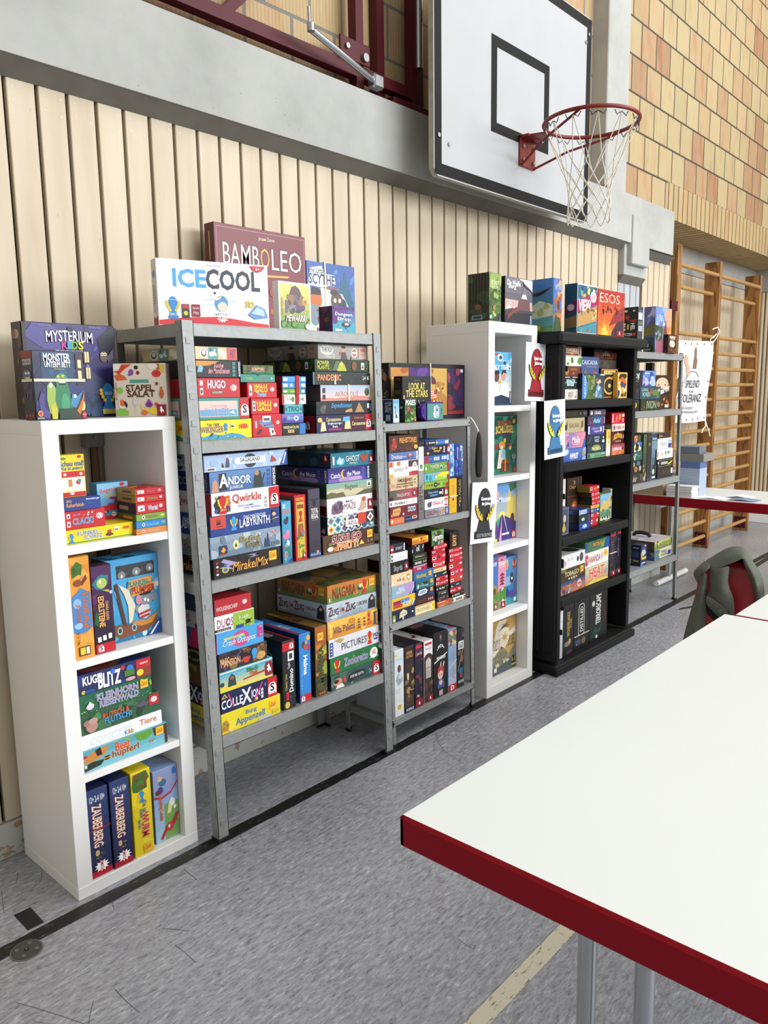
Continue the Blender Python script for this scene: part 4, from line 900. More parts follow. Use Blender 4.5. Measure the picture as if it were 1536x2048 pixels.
run(Z2,S(.765),.074,.085,tl,GA,[(572,1110,196,'#3c9ad0',[G('#3f9ccc','#4aa6dc',3),R(.20,.76,.93,.92,'#3a3a3e'),B('#2a2a2e #4a4a50',8,.2,.77,.93,.91,.7),E(.30,.80,.07,.05,'#85888c'),E(.58,.82,.08,.05,'#85888c'),E(.84,.84,.07,.05,'#85888c'),E(.30,.79,.02,.02,'#e8e8e8'),E(.58,.81,.02,.02,'#e8e8e8'),E(.84,.83,.02,.02,'#e8e8e8'),B('#6ab8e0 #5aaed8 #8cc8ea',8,0,.4,1,.75),E(.96,.62,.08,.03,'#e6f2fa'),P([(.06,.0),(.0,.2),(.3,.22),(.6,.14),(.82,.22),(.99,.12),(.99,0)],'#1f6e9c'),B('#4aa8b8 #2c8aa0 #bfe0e4',12,.1,0,.9,.16),P([(.14,.70),(.20,.72),(.34,.18),(.28,.16)],'#5a3018'),P([(.22,.70),(.40,.62),(.52,.40),(.44,.22),(.38,.20),(.38,.42),(.32,.56)],'#ddd9c0'),P([(.10,.22),(.34,.18),(.56,.20),(.72,.16),(.9,.24),(.97,.30),(.90,.14),(.7,.07),(.2,.04),(.1,.1)],'#7a4420'),P([(.42,.2),(.6,.14),(.82,.15),(.98,.29),(.90,.26),(.7,.20),(.5,.22)],'#c88434'),E(.20,.14,.05,.05,'#9ab0b8'),E(.20,.14,.03,.03,'#28404c'),E(.47,.14,.05,.045,'#9ab0b8'),E(.47,.14,.03,.027,'#28404c'),E(.56,.36,.05,.05,'#8c8e94'),P([(.58,.25),(.56,.36),(.66,.42),(.78,.38),(.80,.26),(.70,.22)],'#d8d4d4'),P([(.57,.30),(.80,.33),(.80,.30),(.57,.27)],'#b02c34'),P([(.58,.26),(.79,.28),(.78,.25),(.60,.23)],'#b02c34'),E(.72,.46,.14,.07,'#85878e'),P([(.80,.50),(.92,.52),(.95,.46),(.88,.41),(.84,.44),(.78,.44)],'#85878e'),E(.585,.47,.06,.06,'#c88a98'),E(.71,.455,.022,.022,'#fff'),E(.765,.44,.02,.02,'#fff'),P([(.62,.52),(.66,.60),(.74,.62),(.84,.55),(.82,.52),(.7,.51)],'#211d24'),E(.72,.57,.02,.025,'#c23040'),P([(.38,.62),(.40,.72),(.86,.74),(.84,.66)],'#e29a3c'),P([(.44,.52),(.46,.62),(.92,.66),(.90,.57)],'#e29a3c'),T('PLANKEN-',.40,.645,.80,.705,'#2c8a8a','#5a3018',bold=.04),T('PLUMPSER',.47,.55,.90,.63,'#a8302c','#5a1810',bold=.04),P([(.70,0),(.99,0),(.99,.20)],'#1c4a9c'),P([(.76,.01),(.80,.01),(.96,.14),(.94,.15)],'#fff')],'large blue box with pirate elephant on ship',dict(side=('#14303c',B('#1c1816 #2a4452',6)),top=[B('#2c2420 #1c4a60',5)]))],clampx=CA)
# third compartment
tl=', third compartment of low white unit'
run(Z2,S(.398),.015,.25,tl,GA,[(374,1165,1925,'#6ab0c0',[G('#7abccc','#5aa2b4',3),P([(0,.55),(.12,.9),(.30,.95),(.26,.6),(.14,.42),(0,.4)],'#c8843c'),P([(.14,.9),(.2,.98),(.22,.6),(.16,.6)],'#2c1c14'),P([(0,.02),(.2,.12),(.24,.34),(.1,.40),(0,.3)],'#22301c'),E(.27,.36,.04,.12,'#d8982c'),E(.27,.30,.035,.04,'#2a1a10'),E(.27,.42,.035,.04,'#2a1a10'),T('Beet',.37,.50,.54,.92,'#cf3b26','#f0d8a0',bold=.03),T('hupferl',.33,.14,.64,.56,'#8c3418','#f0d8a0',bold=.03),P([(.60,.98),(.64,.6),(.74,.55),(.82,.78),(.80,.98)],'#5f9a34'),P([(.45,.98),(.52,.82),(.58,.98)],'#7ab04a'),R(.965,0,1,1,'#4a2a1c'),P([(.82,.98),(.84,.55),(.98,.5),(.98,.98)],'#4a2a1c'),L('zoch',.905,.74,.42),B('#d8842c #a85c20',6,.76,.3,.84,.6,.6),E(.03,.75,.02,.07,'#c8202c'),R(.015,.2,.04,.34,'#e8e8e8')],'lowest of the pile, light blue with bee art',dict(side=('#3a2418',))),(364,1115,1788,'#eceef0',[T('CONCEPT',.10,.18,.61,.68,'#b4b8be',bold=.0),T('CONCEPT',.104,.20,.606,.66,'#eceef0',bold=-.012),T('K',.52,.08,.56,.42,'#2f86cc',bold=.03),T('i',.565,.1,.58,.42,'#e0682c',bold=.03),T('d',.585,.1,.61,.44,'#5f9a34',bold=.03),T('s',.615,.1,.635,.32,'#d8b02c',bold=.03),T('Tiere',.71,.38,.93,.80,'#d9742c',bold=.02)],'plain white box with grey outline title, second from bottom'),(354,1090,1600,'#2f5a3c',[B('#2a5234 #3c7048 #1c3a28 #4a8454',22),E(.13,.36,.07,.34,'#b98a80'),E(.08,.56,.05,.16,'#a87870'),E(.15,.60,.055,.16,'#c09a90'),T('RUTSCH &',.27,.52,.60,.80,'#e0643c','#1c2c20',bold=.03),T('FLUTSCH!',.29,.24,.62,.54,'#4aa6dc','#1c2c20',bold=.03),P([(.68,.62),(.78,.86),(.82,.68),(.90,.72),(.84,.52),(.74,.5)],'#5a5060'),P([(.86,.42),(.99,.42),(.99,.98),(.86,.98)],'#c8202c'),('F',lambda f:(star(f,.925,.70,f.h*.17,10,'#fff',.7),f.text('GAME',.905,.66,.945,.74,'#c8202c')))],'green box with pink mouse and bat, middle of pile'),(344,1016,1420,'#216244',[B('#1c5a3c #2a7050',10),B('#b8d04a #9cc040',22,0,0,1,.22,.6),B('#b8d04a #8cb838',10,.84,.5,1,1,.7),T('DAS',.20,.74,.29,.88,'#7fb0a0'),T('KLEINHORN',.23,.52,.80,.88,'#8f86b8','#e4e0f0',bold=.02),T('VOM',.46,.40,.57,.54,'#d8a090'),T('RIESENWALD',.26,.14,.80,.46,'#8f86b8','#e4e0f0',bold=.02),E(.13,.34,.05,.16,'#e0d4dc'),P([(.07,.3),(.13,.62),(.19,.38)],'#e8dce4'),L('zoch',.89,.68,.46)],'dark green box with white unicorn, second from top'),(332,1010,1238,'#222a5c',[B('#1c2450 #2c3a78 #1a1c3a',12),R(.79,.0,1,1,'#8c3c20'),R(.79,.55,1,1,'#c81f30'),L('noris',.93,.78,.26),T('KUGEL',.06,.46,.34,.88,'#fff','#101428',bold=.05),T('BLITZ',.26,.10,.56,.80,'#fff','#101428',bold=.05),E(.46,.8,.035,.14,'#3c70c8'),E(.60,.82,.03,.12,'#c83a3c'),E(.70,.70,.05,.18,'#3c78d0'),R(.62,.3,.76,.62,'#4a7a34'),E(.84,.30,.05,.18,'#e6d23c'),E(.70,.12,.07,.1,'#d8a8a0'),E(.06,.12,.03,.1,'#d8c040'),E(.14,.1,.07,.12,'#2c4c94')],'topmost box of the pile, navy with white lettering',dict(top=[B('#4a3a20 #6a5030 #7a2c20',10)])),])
# lowest compartment
tl=', lowest compartment of low white unit'
def zauber(look,xl,xr,yt,extra=[],opt={}):
 return(xl,xr,yt,'#1b2350',[G('#1a2048','#263a6c',6),T('12+ 2-4 10+',.16,.86,.86,.93,'#dfe3ea',bold=.03),T('ZAUBERBERG',.24,.34,.66,.82,'#f6e6d0','#b4512e',rot=-90,bold=.02,ow=.06,slant=0),E(.36,.27,.10,.035,'#cfae6a'),B('#8a7a58 #46506a',7,.3,.2,.7,.28,.7),R(0,0,1,.07,'#b5122a'),L('amigov',.52,.11,.14)]+extra,look,opt)
run(Z3,S(.041),.012,.27,tl,GA,[zauber('leftmost navy upright box with thin red band',312,522,572,[],dict(band=('z',.545,.0012,'redband'),side=('#10142e',),top=[R(.1,.5,.9,.85,'#39405a')]))])
run(Z3,S(.041),.008,.27,tl,GA,[zauber('navy upright box without band, second from left',529,714,484,[],dict(side=('#10142e',),top=[R(.1,.5,.9,.85,'#39405a')]))])
run(Z3,S(.041),.010,.26,tl,GA,[(722,905,405,'#e6cf1e',[B('#dcc41a #ecd83a',12),P([(.02,.84),(.1,.98),(.8,.99),(.94,.9),(.7,.84),(.66,.78),(.3,.76),(.06,.78)],'#3c6a2c'),B('#4c7a2c #2f5a24 #7a4a20',10,.1,.78,.8,.97,.8),L('sdj',.5,.70,.13,'#2c8ad2','#e8c53a'),T('Da ist',.52,.50,.72,.64,'#1c5aa0',rot=-90,bold=.02),T('der',.36,.44,.52,.56,'#1c5aa0',rot=-90,bold=.02),T('WURM',.42,.22,.78,.50,'#c22a30','#fff',rot=-90,bold=.05),T('drin',.22,.33,.38,.44,'#1c5aa0',rot=-90,bold=.02),L('zoch',.66,.08,.10)],'yellow upright box beside the navy pair',dict(top=[B('#d8c220 #c8a818',6)]))])
run(Z3,S(.041),.03,.24,tl,GA,[(918,1165,392,'#8aa8d8',[G('#a8cce4','#7a90d0',6),R(.4,0,1,.5,'#7aa658'),B('#9ac070 #6a9648',8,.5,.1,1,.5),P([(0,.66),(.3,.62),(.7,.66),(1,.78),(1,1),(0,1)],'#8c98c4'),E(.38,.82,.16,.05,'#3c6a8c'),E(.28,.88,.10,.035,'#d8b088'),E(.28,.72,.12,.05,'#4a3c78'),E(.16,.70,.10,.035,'#5a3828'),P([(0,.66),(.3,.62),(.7,.66),(1,.78),(1,.75),(.7,.63),(.3,.59),(0,.63)],'#b8263a'),E(.88,.93,.09,.05,'#2c6ab8'),P([(.5,.36),(.6,.52),(.74,.58),(.80,.5),(.66,.36)],'#e0dca0'),E(.76,.5,.1,.05,'#e8ecf0'),E(.84,.42,.06,.03,'#f4f4f4'),T('Looping Louie',.18,.30,.36,.66,'#d8742c','#b8402c',rot=-90,bold=.03),P([(.18,.04),(.28,.02),(.52,.16),(.46,.2)],'#c0202c'),P([(.66,.2),(.90,.34),(.98,.30),(.76,.16)],'#c0202c'),E(.6,.17,.14,.06,'#c43a44'),E(.56,.18,.05,.025,'#e8d8c8')],'pale blue upright box with windmill art, rightmost',dict(side=('#50648c',),top=[B('#a8b8d8 #8898c0 #c87a60',6)]))],clampx=CA)
# ------------------------------------------------------------------ large steel rack, top
GB='games on the large steel rack'
tl=' on top of large steel rack'
SB=(.45,1.787,.005)
run(Z4,SB,.30,.06,tl,GB,[(588,1108,64,'#6e1a26',[G('#7c2430','#701c28',3),('F',lambda f:frame_f(f,.02,.985,.03,.975,'#b98a88',.004)),T('BAMB',.08,.64,.462,.84,'#f0ece6','#3c0c12',bold=-.005,ow=.025),T('LEO',.60,.64,.95,.84,'#f0ece6','#3c0c12',bold=-.005,ow=.025),T('O',.475,.645,.575,.835,'#e6a93c','#3c0c12',bold=-.005,ow=.02),T('Jacques Zeimet',.46,.895,.64,.935,'#e8d8c8'),P([(.24,.545),(.5,.585),(.8,.60),(.78,.58),(.5,.565),(.24,.52)],'#d8a83a'),B('#8c3018 #b8542c',8,.5,.1,.95,.5),P([(.74,.38),(.79,.53),(.84,.38)],'#b02c24'),E(.82,.40,.14,.03,'#d8a83a'),E(.60,.43,.04,.05,'#9a2820')],'largest dark red box with white title, at the back',dict(side=('#4e1018',T('BAMBOLEO',.3,.1,.72,.62,'#e8e0d8',rot=-90),R(.45,.68,.55,.93,'#d8a83a'))))])
run(Z4,SB,.30,.055,tl,GB,[(1116,1391,285,'#3a6cb8',[G('#4c8ab8','#3858a8',6),B('#2c5a9c #4a80c4',10,.4,.3,1,1),P([(.66,.5),(.70,.8),(.74,.8),(.78,.92),(.84,.82),(.92,.6),(.98,.5),(.98,.2),(.7,.2)],'#28607a'),P([(.02,.70),(.06,.92),(.3,.96),(.36,.86),(.56,.86),(.58,.74),(.3,.68)],'#e8efe8'),T('my Little',.05,.84,.36,.93,'#2c4a44',bold=.03),T('SCYTHE',.04,.72,.56,.85,'#2c3a78','#fff',bold=.04),T('BIG BOX',.40,.66,.64,.70,'#d88a4c'),P([(0,.1),(.02,.6),(.3,.68),(.72,.62),(.86,.45),(.8,.1)],'#c8d0c8'),E(.16,.52,.13,.13,'#c46a30'),P([(.06,.58),(.1,.68),(.26,.66),(.28,.58)],'#2a2024'),E(.14,.32,.12,.14,'#7a8a98'),E(.42,.50,.09,.13,'#c8ccd0'),E(.60,.52,.13,.12,'#5c4436'),E(.55,.63,.09,.04,'#34302c'),E(.72,.46,.09,.10,'#34353c'),E(.56,.53,.03,.03,'#e8e0d0'),E(.66,.53,.03,.03,'#e8e0d0'),B('#6a4a3a #8a3c30 #4a4c58',8,.1,.1,.7,.4)],'tall blue box with animal figures and a band',dict(side=('#26487c',),band=('x',.35,.008)))])
run(Z4,SB,.065,.055,tl,GB,[(256,895,270,'#e8ecf1',[P([(0,0),(1,0),(1,.05),(.85,.075),(.65,.13),(.5,.15),(.2,.12),(0,.075)],'#d22430'),T('ICE',.14,.60,.42,.86,'#4ba3dc',bold=.045),T('COOL',.43,.585,.92,.88,'#1f2a34',bold=.045),T('Brian Gomez',.44,.925,.56,.965,'#a9b2bd'),P([(.36,.40),(.5,.44),(.7,.40),(.68,.38),(.5,.41)],'#b8d4e6'),P([(.34,.32),(.5,.36),(.62,.33),(.5,.33)],'#c4dcea'),E(.555,.36,.062,.13,'#4c92c4'),E(.565,.31,.045,.08,'#d8d0c0'),E(.51,.50,.05,.09,'#dfe6ec'),E(.50,.52,.012,.02,'#222'),P([(.52,.47),(.56,.48),(.53,.44)],'#e29a3c'),E(.55,.19,.06,.02,'#9aa6b2'),L('amigo',.56,.135,.16),L('sdj',.125,.27,.34,'#2c86c8'),T('2017',.095,.15,.16,.185,'#fff'),T('Kinderspiel',.09,.38,.16,.40,'#fff'),R(.20,.12,.265,.33,'#2c2c22'),R(.205,.26,.26,.325,'#b8342c'),E(.232,.19,.02,.035,'#d8c840'),R(.285,.14,.36,.33,'#8c1c30'),T('Spiele',.293,.25,.352,.29,'#e8d8d8'),T('Hits',.30,.18,.345,.225,'#e8d8d8'),T('3D',.78,.32,.86,.41,'#e8c432','#8a7a30',bold=.05),P([(.80,.20),(.88,.36),(.96,.30),(.99,.16),(.86,.13)],'#5f93c8'),P([(.83,.22),(.89,.33),(.95,.28),(.96,.18)],'#b8d0e8'),P([(.83,.98),(.98,.98),(.94,.90),(.90,.88),(.86,.91)],'#c8202c'),T('6+',.885,.915,.925,.955,'#fff')],'wide white box with blue and black title, front left',dict(side=('#cfcfd0',R(0,0,1,.13,'#b01c28'),T('ICE',.55,.38,.80,.55,'#3c86b8',rot=-90),T('COOL',.2,.30,.48,.62,'#22303c',rot=-90,bold=.03),E(.5,.78,.3,.06,'#3c86b8'),L('amigov',.5,.16,.14)),Y1=-.045))])
run(Z4,SB,-.05,.03,tl,GB,[(954,1140,400,'#efeee8',[R(.04,.04,.97,.96,'#a8b04c'),G('#5a8a3c','#e0d070',7),R(0,0,.04,1,'#efeee8'),R(.96,0,1,1,'#efeee8'),R(0,.96,1,1,'#efeee8'),P([(.3,.7),(.4,.9),(.52,.94),(.64,.88),(.74,.7),(.6,.62),(.4,.62)],'#5a3c40'),E(.5,.64,.18,.12,'#4a3a44'),E(.66,.48,.16,.09,'#5c3a6c'),E(.78,.58,.09,.05,'#d8842c'),E(.4,.45,.12,.09,'#7a8088'),B('#4c4038 #6a5a70 #384034 #8a6a4a',14,.2,.34,.86,.74),B('#4a7a34 #3c6a2c #6a9a44',20,.05,.04,.95,.24),T('MEWARRR!',.20,.17,.82,.31,'#efeadc','#3a3026',slant=.3,bold=.03),T('Deutsche Erstausgabe',.06,.3,.12,.66,'#b01c28',rot=90),E(.88,.07,.09,.06,'#e8e8e4')],'small upright yellow-green box with white border',dict(side=('#c8c6bc',)))])
run(Z4,SB,-.03,.075,tl,GB,[(1262,1392,543,'#3c4ca0',[G('#4aa0c0','#6a2c8c',6),B('#2c5a90 #38a0b0 #542078',12),T('Dungeon',.12,.62,.88,.78,'#e8e4f0','#28184c',bold=.03),T('Drop',.22,.44,.8,.60,'#e8e4f0','#28184c',bold=.03),E(.6,.32,.2,.10,'#2c2834'),E(.62,.34,.1,.05,'#d8ccc0'),R(.1,.06,.4,.14,'#d8e8f0'),R(.04,.9,.96,.97,'#4c1c6c')],'smallest purple cube-like box at the right',dict(side=('#4a1c58',B('#3a1440 #5c2868 #22283c',8),E(.6,.5,.2,.1,'#6a4a40'))))])
# ------------------------------------------------------------------ large steel rack, upper deck
CB=(.4610,1.355)
def sb(zl,zr):return(.45,zl,(zr-zl)/.945)
D1,D2,D3=sb(1.412,1.412),sb(.938,.942),sb(.380,.374)
tl=', upper deck of large rack'
o=run(Z5,D1,-.052,.30,tl,GB,[(205,640,600,'#f0da1e',[P([(0,0),(0,.22),(.1,.26),(.2,.14),(.35,.28),(.5,.2),(.65,.3),(.8,.22),(.9,.05),(.9,0)],'#3c9ac4'),B('#2c7aa8 #dfe8e8 #3c86b0',10,.1,0,.8,.2,.7),B('#4c3a30 #2a2420',7,.3,.05,.6,.34,.7),T('TAL DER',.26,.66,.46,.84,'#6a3a1c'),T('WIKINGER',.16,.36,.52,.68,'#6a2c1c','#f6f0d8',bold=.02),E(.56,.7,.03,.14,'#2c8ad2'),E(.56,.5,.03,.08,'#2c8ad2'),R(.64,.56,.70,.8,'#f0ead0'),R(.645,.6,.695,.7,'#444'),L('haba',.86,.64,.26)],'bright yellow box with small ship pictures, bottom left',dict(d=.31,side='same')),(200,622,442,'#3f8f86',[R(.14,.12,.80,.88,'#d8b8b4'),R(.16,.16,.78,.46,'#6aa0c8'),R(.16,.46,.78,.84,'#e0c4bc'),T('Unterwegs',.34,.52,.62,.72,'#c88a8a',bold=.01),T('ARKTIS',.34,.26,.64,.52,'#5a8ac0','#f0d8d0',bold=.02),P([(.18,.44),(.26,.56),(.34,.46)],'#d8a8a8'),P([(.64,.3),(.72,.42),(.76,.22)],'#c8dce4'),R(.83,0,1,1,'#c31a26'),L('schmidt',.92,.42,.66)],'teal box with pink arctic picture and red end',dict(side='same')),(225,557,298,'#c0202c',[R(.14,.62,.20,.88,'#eee'),R(.14,.14,.20,.5,'#eee'),R(.15,.2,.19,.4,'#444'),T('HUGO',.30,.48,.68,.88,'#c4d6e8','#4a6a94',bold=.05),P([(.38,.16),(.62,.16),(.62,.36),(.38,.36)],'#6a4228'),T('DAS SCHLOSSGESPENST',.39,.2,.61,.32,'#e8e0d0'),L('amigo',.86,.50,.40)],'red box with puffy silver title, left pile'),(215,562,170,'#1a1a24',[P([(.02,.96),(.55,.96),(.36,.7),(.02,.62)],'#e08a30'),B('#2a2c3c #14141c',8,.1,0,.8,.6),P([(.1,.3),(.14,.75),(.22,.6),(.2,.3)],'#7fb8cc'),T('Suche',.44,.58,.64,.84,'#e8a0a8','#5a1c2c',slant=.3,bold=.02),T('den MondSteinen',.32,.22,.76,.56,'#e8a0a8','#5a1c2c',slant=.3,bold=.02),('F',lambda f:[f.rect(.82,.06+j*.23,.88,.24+j*.23,'#4a8a7c')for j in range(4)]),L('kosmos',0,0,0,.94,1.0)],'black box with orange corner and moon title'),(222,537,76,'#d8c89c',[R(.14,.0,.34,1,'#c8bc94'),E(.24,.5,.09,.42,'#f0ece0'),E(.24,.5,.06,.3,'#444'),E(.24,.55,.04,.2,'#f0ece0'),R(.34,0,.55,1,'#5a9a94'),B('#2c4a50 #e8e8d8 #3c6a6c',7,.36,.1,.53,.9),R(.55,0,.76,1,'#c8bc8c'),E(.62,.6,.05,.3,'#e8e4d0'),E(.69,.4,.05,.3,'#e8e4d0'),R(.76,0,.99,1,'#c84a5c'),T('HIT',.84,.15,.95,.85,'#28305c')],'comic-face box topmost of left pile',dict(side='same',name='board_game_box')),],clampx=CB)
o=run(Z5,D1,-.050,.16,tl,GB,[(642,850,556,'#c41f2b',[R(.34,.66,.62,.94,'#f0f0f0'),R(.38,.72,.58,.84,'#555'),T('Speed',.22,.52,.62,.74,'#5ab0d8','#1c4a8c',bold=.04),T('Cups',.32,.36,.72,.58,'#5ab0d8','#1c4a8c',bold=.04),P([(.12,.14),(.20,.08),(.32,.26),(.24,.34)],'#3a3424'),P([(.54,.36),(.70,.36),(.78,.06),(.60,.02)],'#f0f0f0'),E(.67,.2,.03,.09,'#222'),R(.08,.4,.13,.72,'#eee'),L('amigo',.86,.62,.20)],'tall red box with white cards pictured, bottom middle',dict(d=.2)),(633,832,442,'#c41f2b',[T('HALLI',.20,.54,.70,.84,'#f0cf30','#5a1014',bold=.05),T('GALLI',.20,.20,.70,.52,'#f0cf30','#5a1014',bold=.05),R(.04,.2,.14,.84,'#eee'),R(.06,.3,.12,.5,'#444'),R(.06,.6,.12,.74,'#444'),L('amigo',.86,.56,.32)],'red box with two-line yellow title, middle column'),(607,815,331,'#c41f2b',[T('HALLI',.22,.66,.66,.90,'#f0cf30','#5a1014',bold=.05),T('GALLI',.22,.38,.66,.64,'#f0cf30','#5a1014',bold=.05),T('Twist',.30,.08,.62,.34,'#5ab0e0','#f4f4f4',bold=.04),R(.05,.15,.14,.85,'#eee'),R(.07,.3,.12,.5,'#444'),L('amigo',.84,.56,.34)],'red box with yellow title and blue word beneath'),(560,803,272,'#3c8c7a',[T('Kobayakawa',.16,.24,.34,.7,'#a8c060'),E(.5,1,.05,.2,'#181818'),P([(.62,.5),(.7,.3),(.78,.6),(.7,.48)],'#a04a68'),T('5-',.88,.35,.96,.65,'#e8f0e8')],'flat teal-green box with half-round notch'),(577,792,208,'#4f6a34',[B('#3c5a24 #6a7a3c #4a3a24 #28401c',14),R(.26,.36,.70,.78,'#a87040'),T('LAMA',.3,.4,.66,.72,'#e8c890','#4a3018'),R(.24,.2,.7,.34,'#4a8ac0')],'flat jungle-green box topmost in middle column'),])
def rb(base,art,side):return dict(side=(side,R(.1,.2,.5,.8,'#ddd')),band=('x',.55,.012,'redband'))
o=run(Z5,D1,-.050,.125,tl,GB,[(850,1018,620,'#1c1c1c',[R(.74,0,1,1,'#2f76c0'),T('WERWÖLFE',.04,.56,.70,.84,'#e8e0b8',bold=.02),T('KIDS',.24,.18,.5,.46,'#f0c890','#c87838',bold=.05)],'black box with cream title, blue end stripe',dict(side=('#12121a',R(.5,0,.9,1,'#2a2a34')))),(848,1003,552,'#5a5cac',[G('#4a4c9c','#7a80c4',4),T('Bingo',.26,.28,.80,.76,'#8cc4dc','#2c2c6c',bold=.03),E(.66,.5,.11,.3,'#d8e4f0'),E(.66,.5,.05,.16,'#4c58a0'),B('#8a5ca0 #3c3c84',5,.0,.1,.3,.9),E(.9,.5,.06,.2,'#3c86c8')],'violet flat box above the black one',dict(side=('#25254c',))),(860,1003,487,'#4fb0bc',[R(0,0,.06,1,'#123'),R(.94,0,1,1,'#123'),T('TRIO',.22,.2,.78,.8,'#0c2024',bold=.02),R(.10,.3,.16,.7,'#244'),R(.84,.3,.90,.7,'#244')],'turquoise box with short black title',dict(side=('#0e1416',))),(850,1020,415,'#e8e6e2',[R(0,0,.08,1,'#c8202c'),T('No Mercy',.18,.3,.5,.7,'#4a9a6a'),E(.44,.5,.06,.3,'#4a8a3c'),T('3 40',.7,.3,.92,.7,'#333'),B('#d8a8a0 #c8d8c0',4,.1,.1,.5,.9)],'white card box with red band and stripe',dict(side=('#8c1820',),band=('x',.54,.016,'redband'))),(852,1018,373,'#58963c',[T('Wildlife',.3,.3,.52,.7,'#e8e060'),R(.8,.2,.97,.8,'#e8f0f8'),R(.78,0,1,1,'#3c86c8'),R(.82,.25,.95,.75,'#d8e8f4'),R(.04,.3,.2,.7,'#dde')],'green card box with red band',dict(side=('#8c1820',),band=('x',.54,.016,'redband'))),(850,1020,330,'#3c8ad0',[R(.04,.2,.22,.8,'#e8eef8'),E(.38,.5,.05,.3,'#fff'),E(.62,.5,.04,.2,'#d8c840'),R(.8,.2,.97,.8,'#d8e8f4')],'blue card box with white dots and red band',dict(side=('#8c1820',),band=('x',.54,.016,'redband'))),(852,1020,288,'#4a9cdc',[R(.04,.2,.2,.8,'#e8eef8'),T('Qwixx',.34,.3,.56,.7,'#8a8ac8'),R(.8,.25,.97,.8,'#e8f0f8')],'light blue card box topmost of banded ones',dict(side=('#8c1820',),band=('x',.54,.016,'redband'))),])
